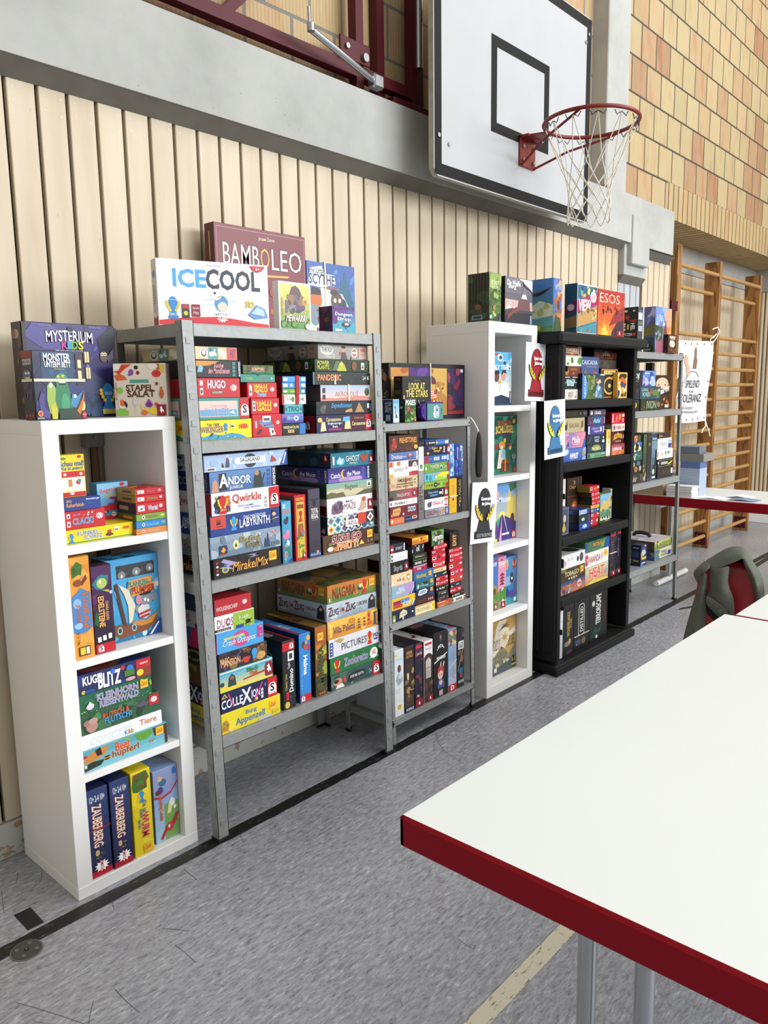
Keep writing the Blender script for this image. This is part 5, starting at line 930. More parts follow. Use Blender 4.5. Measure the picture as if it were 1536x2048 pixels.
run(Z5,D1,-.048,.30,tl,GB,[(1090,1480,562,'#1d2350',[R(.45,0,1,1,'#4a1530'),R(.88,0,1,1,'#c31a26'),L('schmidt',.94,.42,.56),P([(.02,.62),(.06,.9),(.10,.62)],'#e8d890'),E(.055,.74,.04,.14,'#d8c050'),P([(.06,.06),(.08,.6),(.14,.62),(.16,.1)],'#e0d4a0'),T('Carcassonne',.16,.64,.42,.86,'#e8d890','#2a2a2a',bold=.03),T('Ergänzungs-',.19,.42,.44,.58,'#f0f0f0',bold=.02),T('Set',.27,.26,.36,.40,'#f0f0f0',bold=.02),R(.20,.1,.43,.2,'#b8286a'),P([(.45,.6),(.46,.86),(.58,.9),(.58,.62)],'#5ab0e0'),P([(.48,.14),(.50,.6),(.58,.62),(.60,.14)],'#e0d4a0'),T('Carcassonne',.62,.34,.87,.56,'#e8d890','#2a2a2a',bold=.03),T('Classic Line',.66,.74,.84,.86,'#c89a78',slant=.3)],'dark blue and maroon box at the bottom right',dict(side=('#14162c',R(.0,0,.3,1,'#8c1420'),R(.3,0,.4,.5,'#d8d8d8'),L('schmidt',.84,.4,.4),R(.7,0,.98,1,'#8c1420'),L('schmidt',.84,.4,.5)))),(1088,1478,465,'#23262e',[B('#1c1e26 #2c303a',6),E(.11,.4,.05,.3,'#565450'),E(.14,.6,.03,.16,'#6a6862'),T('Expeditionen',.26,.40,.62,.88,'#5aa0d8',slant=.35,bold=.02),P([(.5,.12),(.52,.3),(.62,.44),(.64,.16)],'#c8985c'),P([(.68,.1),(.76,.92),(.86,.1)],'#b08a58'),B('#8a6a44 #d8b890',6,.68,.1,.88,.4,.6),R(.91,.4,.95,.8,'#d8d8d0'),('F',lambda f:[f.ell(.98,.3+j*.2,.014,.08,'#5a9ad0')for j in range(3)])],'charcoal box with slanted blue script, right pile',dict(side=('#15171c',))),(1117,1468,350,'#e4c0b8',[G('#e8c8b0','#a8bcdc',6),P([(0,0),(0,.2),(.3,.16),(.6,.24),(.84,.3),(1,.2),(1,0)],'#c8887c'),T('AKROPOLIS',.28,.26,.75,.60,'#a8503c',bold=-.008),E(.93,.56,.05,.28,'#5a6a3c'),E(.93,.5,.04,.2,'#3c4a30'),R(.035,.5,.09,.84,'#333'),R(.035,.1,.09,.4,'#333')],'pale pink and blue box with cream band',dict(side=('#4a3c44',E(.5,.5,.1,.3,'#6a5a60')),band=('x',.53,.008))),(1063,1468,256,'#20292a',[B('#28302e #1a2022 #323c38',10),R(0,0,.02,1,'#6a8a84'),R(.0,.96,1,1,'#5c7872'),T('PANDEMIC',.08,.34,.47,.82,'#e8a070','#a03c20',bold=.02),P([(.355,.04),(.37,.96),(.385,.04)],'#e8f0d8'),T('2-4  45',.86,.4,.97,.7,'#e0e4e0',bold=.03)],'black box with orange capitals and grey edge',dict(side=('#101828',R(.0,.2,.4,.8,'#1c3050')))),(1078,1463,166,'#25321f',[B('#1c2a18 #344a28 #2c3c24 #3c5830',16),P([(.3,.1),(.36,.9),(.44,.9),(.42,.1)],'#5a7050'),T('POWER',.04,.54,.24,.88,'#c8d040','#1c2810',bold=.03),T('PLANTS',.04,.18,.24,.50,'#c8d040','#1c2810',bold=.03),P([(.38,.04),(.42,.6),(.46,.92),(.52,.6),(.56,.04)],'#b8b83c'),E(.46,.66,.03,.14,'#d8d05c'),E(.7,.5,.05,.42,'#7a4a2c'),P([(.83,.2),(.83,.8),(.89,.8),(.89,.2)],'#e8ece0'),P([(.84,.3),(.86,.7),(.88,.3)],'#223'),B('#b8983c #8a7030',3,.92,.2,.98,.8)],'dark green box with leaves and yellow title',dict(side='same')),(1100,1447,58,'#a9a69f',[G('#a09d96','#b4b2ac',3),E(.17,.62,.13,.36,'#dcdcd8'),T('THE KEY',.07,.5,.28,.78,'#3a3c40','#f0f0ee',bold=.02),T('Raub in der',.15,.26,.32,.4,'#f0f0f0'),T('Cliffrock-Villa',.14,.08,.33,.22,'#f0f0f0'),E(.49,.66,.04,.2,'#d8a890'),P([(.44,.0),(.46,.5),(.54,.5),(.58,.0)],'#5a4a48'),E(.50,.84,.045,.1,'#5a3430'),E(.43,.4,.02,.12,'#b85a40'),E(.72,.48,.065,.34,'#ece8e0'),E(.72,.48,.05,.26,'#c08078'),R(.67,.42,.77,.56,'#e8e4dc'),R(.815,.06,.985,.94,'#d8b8a8'),L('haba',.90,.7,.22),T('8 Jahre',.84,.34,.96,.42,'#333'),R(.64,.02,.66,.2,'#333')],'light grey box with detective art, topmost right',dict(side='same',Y=-.03)),],clampx=(.46,1.362))
# ------------------------------------------------------------------ middle deck
tl=', middle deck of large rack'
run(Z6,D2,-.052,.29,tl,GB,[(300,778,872,'#1e1713',[B('#2a201a #181210',8),P([(.14,.94),(.36,.6),(.2,.52),(.3,.3),(.08,.5),(.2,.62),(.1,.8)],'#a8a0c0'),P([(.48,.92),(.66,.80),(.5,.74),(.64,.92)],'#9a94b4'),E(.16,.36,.05,.16,'#b8c04a'),E(.16,.36,.03,.1,'#5c6a9a'),R(.14,.5,.18,.66,'#5c6a9a'),T('MirakelMix',.27,.18,.80,.66,'#e8a850','#5a2c10',bold=.01,slant=.3,ow=.03),L('zoch',.87,.62,.52),R(.81,.08,.93,.3,'#2a241e'),('F',lambda f:[f.ell(.045,.2+j*.2,.018,.06,'#c8302c' if j%2 else '#ddd')for j in range(4)])],'black box with golden spiky lettering at the bottom left',dict(side='same')),(276,775,722,'#7f93a6',[G('#6a8298','#8ea2b4',4),B('#a4b4c2 #8a9cb0 #6a8094 #bac6d0',22),R(.11,.12,.22,.56,'#27305c'),P([(.13,.3),(.17,.5),(.2,.34),(.17,.2)],'#e0a030'),R(.11,.12,.22,.18,'#a0382c'),E(.34,.5,.045,.24,'#d8d8a0'),P([(.32,.4),(.34,.62),(.36,.4)],'#2c3440'),T('Die Gruft',.40,.56,.69,.84,'#4a4030','#d8c888',slant=.2,bold=.01),T('Gruft',.48,.22,.68,.56,'#4a4030','#d8c888',bold=.03),P([(.74,.12),(.76,.6),(.78,.4),(.80,.84),(.82,.4),(.84,.1)],'#2c4060'),T('Zoch',.84,.66,.96,.86,'#b83040','#e8e8f0',slant=.4),R(.85,.12,.98,.3,'#5a6a7c')],'misty blue-grey box, second in left pile',dict(side='same')),(275,768,575,'#1d3a80',[B('#1a3474 #24448e',8),R(0,.36,.21,1,'#cc4a3a'),P([(.08,.56),(.09,.9),(.10,.6),(.11,.94),(.12,.6),(.13,.9),(.14,.56)],'#2c1c1c'),T('DREI MAGIER',.07,.44,.17,.5,'#3a2020'),L('sdj',.32,.52,.72,'#3a9ad8'),T('DAS MAGISCHE',.46,.68,.78,.84,'#dfe8f4',bold=.02),T('LABYRINTH',.40,.24,.84,.66,'#eef2f8',bold=.02,arch=.06),E(.91,.78,.035,.12,'#3a2a20'),E(.91,.68,.03,.1,'#e0b890'),P([(.88,.2),(.87,.56),(.95,.56),(.95,.2)],'#3c4468'),P([(.84,.4),(.98,.5),(.98,.46)],'#e0d898')],'dark blue box with orange-red corner square, left pile',dict(side='same')),(285,762,412,'#f0eeec',[P([(.02,.5),(.10,.88),(.24,.8),(.27,.5),(.22,.1),(.06,.06)],'#2a2028'),B('#3c50a0 #5a8a3c #5a2a6c #c86a30 #32283a',10,.03,.1,.26,.85,.8),L('sdj',.15,.46,.86,'#c8242c'),T('2011',.11,.18,.19,.28,'#f0d8a0'),T('Qwirkle',.29,.42,.72,.86,'#b82a2c','#f0eeec',bold=.02),T('EINFACH GENOMMEN -',.37,.25,.62,.34,'#5a70b8',bold=.01),T('SCHNELL GEWONNEN!',.45,.13,.70,.22,'#5a70b8',bold=.01),L('icons',.79,.34,.5,'#c8c8c8'),R(.845,0,1,1,'#c31a26'),L('schmidt',.922,.42,.62)],'white box with curly red title, left pile',dict(side=('#e8e4e2',R(0,0,.2,1,'#b01824'),R(.8,0,1,1,'#b01824'),T('Qwirkle',.3,.3,.7,.8,'#b82a2c')))),(270,740,262,'#4d74b0',[G('#44689f','#6088bc',4),P([(.02,.0),(.04,.5),(.08,.66),(.12,.4),(.12,0)],'#c89078'),P([(.13,.04),(.13,.9),(.24,.92),(.25,.06)],'#2f2d26'),T('A',.14,.22,.26,.84,'#f0f2f4','#1c1c1c',bold=.04),T('NDOR',.27,.30,.60,.70,'#f0f2f4','#2c3c5c',bold=.03),T('JUNIOR',.28,.04,.48,.24,'#f0f2f4','#2c3c5c',bold=.02),P([(.64,.02),(.66,.6),(.70,.9),(.76,.84),(.78,.4),(.80,.02)],'#2f3c34'),E(.70,.76,.035,.14,'#b88a70'),P([(.76,.2),(.82,.75),(.83,.7),(.79,.3)],'#403428'),('F',lambda f:[f.rect(.86,.1+j*.22,.91,.24+j*.22,'#3c5a94')for j in range(4)]),L('kosmos',0,0,0,.935,1.0)],'mid-blue box with hooded archer, left pile',dict(side=('#1c2c58',T('KOSMOS',.86,.1,.96,.9,'#aab4cc',rot=90),T('ANDOR',.2,.3,.6,.7,'#8a9ab8')),d=.28)),(232,820,148,'#a9c0e2',[B('#b8cce8 #9cb6de #c4d4ec',12),E(.53,.5,.08,.46,'#2a3644'),R(.35,.30,.72,.74,'#e0eaf6'),P([(.35,.3),(.35,.74),(.32,.52)],'#a9c0e2'),T('SAGALAND',.41,.44,.65,.70,'#303844',bold=.02),T('UNTERWEGS',.46,.33,.61,.40,'#b8a088'),R(.02,.05,.12,.24,'#f4f4f4'),R(.03,.08,.11,.2,'#555'),P([(.19,.2),(.2,.5),(.22,.2)],'#333'),P([(.23,.18),(.25,.66),(.28,.66),(.28,.18)],'#4a5058'),P([(.245,.66),(.26,.84),(.28,.66)],'#b84038'),P([(.78,.26),(.80,.7),(.84,.5),(.86,.3)],'#b0483c'),P([(.90,0),(1,0),(1,1),(.985,1)],'#1c4a9c'),P([(.93,.08),(.945,.08),(.985,.8),(.975,.86)],'#fff')],'wide pale blue box topmost of left pile',dict(side='same',d=.30)),],clampx=CB)
run(Z6,D2,-.045,.19,tl,GB,[(776,845,468,'#3c9ac0',[G('#3a86a8','#48a8cc',4),T('DODO',.1,.90,.4,.96,'#fff','#b02c34',bold=.04),T('HEROES',.1,.80,.9,.88,'#c83a3c','#f0e8e0',bold=.03),E(.4,.68,.26,.05,'#4c2c4c'),E(.55,.72,.14,.04,'#222a44'),E(.42,.44,.42,.05,'#d87aa0'),E(.6,.50,.22,.04,'#e08ab0'),E(.55,.32,.2,.05,'#e8e0e0'),P([(.2,.1),(.4,.3),(.7,.26),(.9,.1)],'#3a7a70'),E(.3,.14,.2,.06,'#c87a98'),B('#2c6a80 #c8607a #68b0a0',8,.1,.02,.9,.35,.7),P([(.5,0),(1,0),(1,.08)],'#1c4a9c')],'slim turquoise upright box with pink flowers',dict(side=('#16303c',)))])
run(Z6,D2,-.050,.29,tl,GB,[(866,948,425,'#c41f26',[R(.14,.04,.86,.90,'#c8b43c'),T('KINGDOMINO',.12,.92,.88,.965,'#e8c040',bold=.03),R(.2,.80,.8,.86,'#8a4a30'),L('sdj',.5,.68,.17,'#c41f26'),P([(.2,.36),(.3,.56),(.7,.56),(.76,.36)],'#7a5a30'),E(.5,.48,.14,.06,'#c85a3c'),E(.7,.42,.12,.04,'#5a8ab8'),P([(.3,.06),(.32,.24),(.4,.30),(.5,.24),(.54,.06)],'#d8ca60'),B('#5a8a34 #8a7a30 #d8c850',12,.16,.05,.84,.38,.7),R(.6,.02,.86,.1,'#8c1424'),L('peg',.73,.07,.08)],'red upright box with yellow picture panel',dict(side=('#7a1018',R(.3,.1,.7,.9,'#8c1a20')),top=[B('#a83028 #c04030',5)]))])
run(Z6,D2,-.046,.27,tl,GB,[(962,1046,382,'#3d3848',[G('#342f3e','#453f52',4),E(.5,.80,.14,.06,'#1a1822'),R(.06,.84,.94,.86,'#2a2634'),T('TOTAL',.22,.65,.84,.72,'#e8e4dc',bold=.03),T('REGAL',.22,.57,.84,.64,'#e8e4dc',bold=.03),T('MICRO MACRO',.26,.54,.8,.555,'#b8b4ac'),R(0,0,1,.07,'#1c3a80'),T('PEGASUS',.05,.02,.95,.05,'#c8d0e0'),E(.7,.07,.1,.02,'#d8b060')],'dark slate-grey upright box with small white title',dict(side=('#1c1a24',)))])
run(Z6,D2,-.048,.29,tl,GB,[(1065,1428,712,'#4a2c1a',[('F',lambda f:[f.rect(j/22,0,j/22+.006,1,'#7a5030')for j in range(22)]),R(0,.0,1,.06,'#8a5a34'),T('SUSHI GO',.17,.50,.72,.92,'#8c1c34','#f0ece0',bold=.05,ow=.09),T('PARTY!',.26,.10,.66,.48,'#e8822c','#f0ece0',bold=.05,ow=.09),E(.13,.22,.06,.14,'#e0dcd0'),E(.22,.18,.05,.12,'#c8803c'),P([(.68,.14),(.73,.42),(.79,.14)],'#e8c060'),E(.13,.5,.04,.1,'#6a7a34'),L('zoch',.90,.68,.46),T('2-8',.84,.2,.96,.34,'#b89a78')],'brown bamboo-patterned box at the bottom right',dict(side=('#1c120c',B('#2a1a10',4)))),(1097,1424,576,'#ece8e0',[('F',lambda f:tiles(f)),P([(.34,.36),(.36,.66),(.60,.70),(.66,.52),(.62,.32),(.40,.26)],'#e8e6e0'),T('AZUL',.40,.38,.60,.60,'#3a3c48',bold=.02),R(.62,.34,.80,.98,'#c8452e'),R(.80,.34,.99,.98,'#2c3440'),P([(.82,.64),(.895,.94),(.97,.64),(.895,.36)],'#dfe8e8'),P([(.855,.64),(.895,.8),(.935,.64),(.895,.48)],'#a84a3c')],'box with colourful tile pattern',dict(side=('#2c3040',B('#b8c0c8 #6a7080',10)))),(1094,1415,452,'#eae8e8',[E(.22,.4,.13,.36,'#6a5068'),P([(.08,.1),(.1,.6),(.24,.86),(.34,.7),(.3,.3),(.34,.06),(.2,.2),(.16,.02)],'#7a5c74'),B('#54405a #a89cae',8,.06,.1,.34,.8,.7),T('MAGIC',.40,.66,.56,.80,'#7a3c4c'),T('MAZE',.36,.24,.62,.62,'#6a2c48',bold=-.01),E(.80,.72,.05,.16,'#b8603c'),P([(.68,.06),(.74,.6),(.84,.6),(.86,.2),(.76,.02)],'#c8a890'),B('#5a7a58 #c08a70',5,.66,.05,.8,.3,.6),R(.885,.04,1,.70,'#8c1a2b'),L('peg',.942,.38,.5)],'white box with horse on the front, right pile',dict(side=('#c8b4b8',R(0,0,.2,.8,'#4a0c14'),L('peg',.1,.3,.3),R(.8,0,1,.6,'#4a0c14')))),(1090,1415,345,'#8fae9e',[G('#b8a880','#7faa9c',5),E(.3,.3,.5,.3,'#c8c0a0'),P([(0,0),(0,.3),(.1,.42),(.2,.3),(.35,.34),(.4,0)],'#6a6444'),P([(.6,0),(.8,.3),(1,.34),(1,0)],'#5a5c44'),T('Sagani',.38,.38,.66,.84,'#3c4a44',bold=.01),P([(.87,.5),(.87,.9),(.97,.9),(.97,.5)],'#e8ece8'),P([(.885,.56),(.92,.84),(.955,.56)],'#1c2420')],'sea-green misty landscape box, right pile',dict(side=('#2c3c34',T('Sagani',.3,.3,.6,.8,'#14201c')))),(1100,1395,240,'#372f86',[G('#4a3f9c','#2c2870',4),E(.42,.16,.2,.2,'#a888c8'),E(.66,.14,.18,.18,'#b898d0'),E(.1,.1,.16,.16,'#7860b0'),T('Catch',.06,.32,.28,.66,'#fff',bold=.01),E(.37,.54,.075,.34,'#e8b43c'),E(.40,.58,.06,.28,'#3a3188'),T('the Moon',.44,.38,.76,.72,'#fff',bold=.01),('F',lambda f:[f.rect(.80,.1+j*.22,.86,.24+j*.22,'#5a5cb0')for j in range(4)]),L('kosmos',0,0,0,.93,1.0)],'purple box with yellow crescent, right pile',dict(side='same')),(1118,1418,132,'#1f7087',[B('#24788e #1a6478 #2c8498',10),E(.22,.4,.1,.26,'#5ab0d8'),P([(.14,.3),(.2,.8),(.24,.5),(.3,.66),(.26,.2)],'#b8d8e8'),T('GHOST',.34,.36,.66,.76,'#e8f0f0','#134a58',bold=.01),T('Adventure',.42,.16,.62,.32,'#d0e0e0',slant=.3),P([(.68,.6),(.74,.84),(.78,.66),(.84,.84),(.88,.56),(.80,.28),(.74,.26)],'#a8402c'),R(.04,.2,.08,.8,'#e8d8d8'),R(.905,.04,1,.74,'#a01c2c'),L('peg',.95,.38,.5)],'teal-blue box topmost of the right pile',dict(side=('#0f303c',R(.84,.3,.98,1,'#5a0c18'),L('peg',.91,.66,.5),T('GHOST',.08,.1,.2,.9,'#2c4a54',rot=90),E(.68,.4,.08,.3,'#2c5a70'),B('#1c4050',5)))),],clampx=(.46,1.374))
# ------------------------------------------------------------------ bottom deck
tl=', bottom deck of large rack'
run(Z7,D3,-.052,.29,tl,GB,[(318,740,1122,'#e2cf26',[B('#dcc822 #ead83c #c8d8d8',8),P([(.0,.1),(.02,.6),(.08,.7),(.13,.4),(.10,.1)],'#b88a34'),B('#8a6a24 #5a7a3c',5,0,.05,.13,.6,.7),T('Burg',.40,.56,.58,.84,'#2c6a94','#f0e8a0',bold=.03),T('Appenzell',.23,.12,.72,.56,'#2c6a94','#f0e8a0',bold=.03),L('zoch',.87,.60,.5),R(.85,.1,.97,.3,'#c8b82c'),P([(.58,.0),(.62,.14),(.8,.2),(.85,0)],'#b0bcc0')],'wide bright yellow box at the bottom left',dict(side='same',d=.30)),(316,715,972,'#141a44',[B('#1a2250 #101638',6),T('COLLE',.0,.20,.37,.62,'#e4e8f0',bold=.03),T('X',.36,.12,.52,.86,'#e4e8f0',bold=.03),T('ION',.53,.28,.68,.68,'#e4e8f0',bold=.03),P([(.0,.72),(.06,.94),(.11,.74)],'#d8cc3c'),P([(.03,.76),(.06,.88),(.085,.77)],'#141a44'),P([(.11,.9),(.13,.92),(.22,.2),(.2,.2)],'#c83a8c'),P([(.6,.06),(.56,.1),(.72,.94),(.74,.9)],'#c83a8c'),R(.6,.1,.64,.24,'#d8cc3c'),P([(.76,.7),(.79,.9),(.80,.66)],'#3c86c0'),L('icons',.72,.36,.5),R(.82,0,1,1,'#c31a26'),L('schmidt',.91,.44,.7)],'midnight blue box with white title and red end',dict(side='same')),(306,685,832,'#4cb0cc',[G('#e0d060','#40a8d0',6),R(0,.93,1,1,'#e8dcb8'),P([(0,0),(0,.3),(.1,.24),(.25,.32),(.34,.2),(.4,.1),(.4,0)],'#e0cc3c'),P([(.14,.2),(.16,.66),(.22,.84),(.28,.66),(.30,.2)],'#2c3840'),E(.22,.62,.04,.1,'#8a5c38'),E(.04,.4,.04,.12,'#28424c'),T('Black',.50,.66,.72,.86,'#3a8a4c','#1c3a28',bold=.02),T('Fleet',.56,.46,.70,.66,'#c8682c','#5a2810',bold=.03),P([(.42,.30),(.44,.38),(.84,.50),(.84,.40)],'#a83c34'),R(.86,.12,.99,.86,'#8c1a2b'),L('peg',.925,.5,.62)],'sea-blue box with penguin captain, left pile',dict(side=('#5c4a1c',B('#8a7a34 #3c3018 #2a2414',12)))),(300,645,700,'#3a2430',[B('#2a1a28 #5a4c78 #6a3c28 #8a6a3c #1c1420 #4a3a60',24),T('MAGIC',.02,.44,.2,.74,'#e8b888','#6a2018',bold=.03),T('MANSION',.04,.24,.42,.62,'#e8b888','#6a2018',bold=.03),E(.55,.36,.07,.24,'#c83a34'),P([(.46,.48),(.52,.7),(.62,.6),(.66,.46)],'#2a1418'),E(.58,.84,.01,.01,'#fff'),E(.72,.62,.06,.22,'#3c9ad8'),R(.68,.24,.76,.44,'#3c9ad8'),E(.86,.3,.1,.24,'#c8a05c'),B('#d8b470 #a87c40',8,.76,.1,.98,.5,.6)],'dark busy box with red hat figure',dict(side=('#0e1018',E(.5,.5,.2,.34,'#8a8040'),E(.5,.5,.12,.2,'#14161c'),B('#1c2434',4)))),(284,620,556,'#4aa0dc',[E(.50,.5,.19,.40,'#cc4a80'),E(.50,.56,.10,.2,'#4aa0dc'),R(.15,.60,.58,.70,'#e0d060'),T('Captain',.2,.62,.5,.68,'#5a8a9a'),T('Crash Octopus',.12,.20,.82,.58,'#f4f4f8','#2c70b0',slant=.4,bold=.0,ow=.02),R(.86,.3,.98,.9,'#c83a80'),B('#4aa0dc #f0b0d0',5,.87,.35,.97,.85,.7)],'sky-blue box with pink splash and white script',dict(side=('#d8286c',P([(.2,0),(.3,1),(.5,1),(.4,0)],'#2c7a9c'),P([(.65,0),(.8,1),(.9,1),(.8,0)],'#5a2a7a')))),(270,555,440,'#eceeea',[T('DUOS',.06,.28,.46,.80,'#8c1c60',bold=.01),E(.34,.56,.05,.2,'#8c1c60'),E(.34,.56,.03,.12,'#eceeea'),R(0,.06,.40,.22,'#1c1a1c'),T('Huch & friends',.06,.09,.36,.18,'#e0e0e0'),R(.46,0,1,1,'#94b83c'),B('#86aa30 #7aa028 #a4c84c',10,.47,0,1,1,.7),T('8+ 2-6 20',.60,.55,.84,.74,'#fff','#5a7a20'),R(.52,.0,.72,.22,'#1c4a94'),E(.84,.3,.06,.14,'#141c10'),P([(.76,.44),(.84,.3),(.94,.46),(.88,.24),(.96,.14),(.84,.2),(.74,.12),(.80,.26)],'#141c10')],'half white, half green box with purple title',dict(side=('#c8c8c4',T('DUOS',.1,.3,.5,.8,'#8c1c60'),R(.6,.0,.9,.3,'#1c3a7c')))),(270,533,322,'#b4222c',[T('WOLKENSCHIFF',.04,.28,.62,.54,'#d8d4d0',bold=.02),R(.5,0,.505,1,'#8c1820'),L('amigo',.82,.54,.36)],'red box with grey title, topmost of left pile',dict(side=('#28405c',B('#3c586c #6a4030',6)),top=[B('#6a3030 #5a2830',6)])),],clampx=(.482,1.392))
run(Z7,D3,-.050,.29,tl,GB,[(742,833,612,'#17171b',[R(0,.86,1,.98,'#c31a26'),L('schmidt',.74,.92,.1),R(.42,.70,.92,.84,'#e8e8e8'),R(.52,.73,.8,.81,'#333'),T('Domino',.50,.24,.82,.58,'#f0f0f0',rot=90,bold=.03),T('Tripple',.4,.59,.62,.68,'#e8e8e8',rot=90),T('Classic Line',.14,.28,.32,.52,'#c8b060',rot=90),E(.3,.06,.2,.05,'#d8b84c'),R(.22,.13,.44,.25,'#c31a26'),B('#4a5a68 #2a3440',6,.5,.02,1,.24,.7)],'upright black box with white barcode',dict(side=('#1c1c20',T('TRIPPLE',.1,.80,.75,.84,'#8c8c8c'),T('DOMINO',.1,.72,.8,.79,'#9c9c9c',bold=.03),R(.0,.9,1,1,'#0c0c0e'),B('#26262c',5)),top=[T('Domino',.1,.3,.6,.7,'#a0a0a0'),R(.8,0,1,1,'#8a1420')]))])
run(Z7,D3,-.046,.28,tl,GB,[(861,942,560,'#3080cc',[T('Halma',.36,.40,.70,.68,'#f2f4f6',rot=-90,bold=.04),T('Die Sterne auf dem Spielplan',.14,.38,.24,.6,'#9cc4e8',rot=-90),E(.36,.84,.16,.05,'#3c4a2c'),E(.5,.80,.14,.04,'#c83a30'),E(.82,.93,.18,.04,'#d8b040'),R(.7,.74,.94,.84,'#b83040'),E(.6,.87,.1,.03,'#d8a030'),T('2-6 ab 8',.1,.2,.2,.34,'#9cc4e8',rot=-90),R(0,0,1,.11,'#c31a26'),L('schmidt',.24,.055,.09)],'upright blue box with white vertical title',dict(side=('#1a3a68',),top=[R(0,0,.25,1,'#a02028'),T('Halma',.3,.3,.7,.7,'#d8d8e0')]))])
run(Z7,D3,-.048,.30,tl,GB,[(972,1055,510,'#7a5a20',[G('#2c3420','#a85a24',8),P([(0,.3),(.2,.5),(.5,.58),(.9,.5),(1,.3),(1,.0),(0,.0)],'#3a3c20'),B('#b8b034 #8a9a30 #c87a30',12,0,.3,1,.75),B('#28301c #4a4a24',10,0,0,1,.3),T('MENARA',.24,.18,.66,.72,'#23301c','#a8a040',rot=90,bold=.04),L('zoch',.42,.86,.11),('F',lambda f:[f.ell(.3+j*.2,.04,.09,.016,'#c8602c')for j in range(3)])],'upright amber jungle box with dark tower lettering',dict(side=('#2c1c10',B('#4a2c14 #1c140c',10)),top=[B('#6a3a20 #8a4a24 #3a2414',14),R(.0,.75,.3,1,'#c8a030')]))])
run(Z7,D3,-.048,.30,tl,GB,[(1085,1434,852,'#2c4a48',[B('#345654 #284240 #3c6460 #5c8880',14),E(.13,.48,.09,.26,'#c88a68'),E(.10,.54,.05,.14,'#3a241c'),P([(.08,.02),(.12,.28),(.22,.3),(.26,.02)],'#e0dcd8'),R(.24,.3,.29,.7,'#c8402c'),P([(.33,.3),(.36,.64),(.52,.78),(.66,.72),(.70,.5),(.64,.28),(.48,.26),(.38,.1)],'#181c20'),T('CAFE DEL GATTO',.37,.42,.65,.60,'#e0e4e0',bold=.02),R(.84,0,1,1,'#c31a26'),L('schmidt',.92,.46,.7),T('2-4',.76,.3,.81,.6,'#bcd')],'dark teal box with cat waiter at the bottom right',dict(side=('#101c1c',))),(1080,1424,728,'#1f6a3a',[B('#1c6234 #26743f',6),L('sdj',.13,.48,.78,'#c8282c'),T('Zooloretto',.27,.28,.76,.74,'#5c8ac4','#d8a08a',bold=.02),E(.89,.5,.085,.34,'#e8ece8'),T('AS',.85,.4,.93,.7,'#b02c30',bold=.03),R(.8,.22,.99,.26,'#d8e0d8')],'forest green box with multicoloured title, right pile',dict(side=('#0f2c1a',))),(1070,1427,602,'#d5d6dd',[B('#dee0e6 #cacbd4',6),R(.015,.08,.08,.86,'#2c3c7c'),('F',lambda f:[f.ell(.047,.22+j*.17,.014,.05,'#e8e8f0')for j in range(4)]),P([(.1,.9),(.2,.98),(.3,.86),(.22,.7)],'#b89a58'),T('PICTURES',.24,.26,.74,.66,'#3a3a3e',bold=.0),L('sdj',.80,.46,.76,'#c8282c'),T('PD',.88,.4,.98,.62,'#2c3c9c',bold=.02),P([(.86,.34),(.99,.34),(.93,.22)],'#2c3c9c')],'pale lilac-grey box with thin dark title',dict(side=('#5c5c64',))),(1060,1418,476,'#dfa23a',[G('#d48c2c','#e8b850',3),B('#e8b84c #cc8428',6),R(.04,.1,.08,.8,'#e8d070'),E(.05,.84,.03,.06,'#e8d070'),T('Villa Paletti',.11,.24,.52,.62,'#4a2c5c',bold=.01),E(.47,.74,.07,.16,'#c8862c'),('F',lambda f:[f.ell(.61,.2+j*.16,.035-.004*j,.05,'#5a4a24')for j in range(4)]),('F',lambda f:[f.ell(.72,.26+j*.2,.02,.07,'#7a4a2c')for j in range(3)]),L('sdj',.81,.66,.5,'#c8282c'),T('zoch',.79,.2,.87,.44,'#c84a2c',slant=.4),R(.92,.14,.95,.8,'#2c3c7c'),R(.90,.8,.97,.86,'#2c3c7c'),R(.90,.1,.97,.16,'#2c3c7c')],'orange-yellow box with columns, right pile',dict(side=('#6a4418',))),(1056,1408,352,'#a9b6c4',[G('#98a8b8','#b8c4d0',3),B('#8fa0b2 #c4ced8 #a0b0c0',10),T('Z',.03,.30,.10,.80,'#7a241c',bold=.03),T('UG',.10,.30,.22,.66,'#3a2018',bold=.03),T('UM',.25,.38,.33,.64,'#a83c34',bold=.02),T('Z',.36,.32,.43,.84,'#7a241c',bold=.03),T('UG',.43,.34,.56,.72,'#3a2018',bold=.03),T('EUROPA',.58,.46,.80,.70,'#4a5a38',bold=.01),R(.02,.06,.8,.12,'#8a96a2'),B('#8c2c28 #2c5a3c #2c4a7c #28282c',8,.02,.08,.8,.24,.6),P([(.82,.1),(.83,.7),(.9,.98),(.96,.7),(.97,.1)],'#1c2028'),E(.90,.7,.03,.1,'#c8b0a0')],'icy blue-grey box with train pictures, right pile',dict(side='same')),(1060,1405,222,'#9a6a28',[G('#5a8238','#c8722c',7),B('#a88a38 #7a8a40 #c87838',12),P([(.08,.1),(.1,.2),(.5,.24),(.5,.12)],'#4a7a44'),T('NIAGARA',.10,.22,.56,.80,'#a02c1c','#4a1c10',bold=-.01,ow=.02),E(.66,.5,.06,.16,'#3c4a34'),E(.66,.6,.03,.12,'#d8d4c0'),L('sdj',.75,.5,.8,'#c8282c'),L('zoch',.90,.66,.44),R(.02,.1,.04,.3,'#e8e8d8')],'green-orange waterfall box topmost of right pile',dict(side='same',top=[B('#5a5c30 #6a4c28 #3c4a34 #8a6a38 #4a5a5c',26)])),],clampx=(.48,1.385))
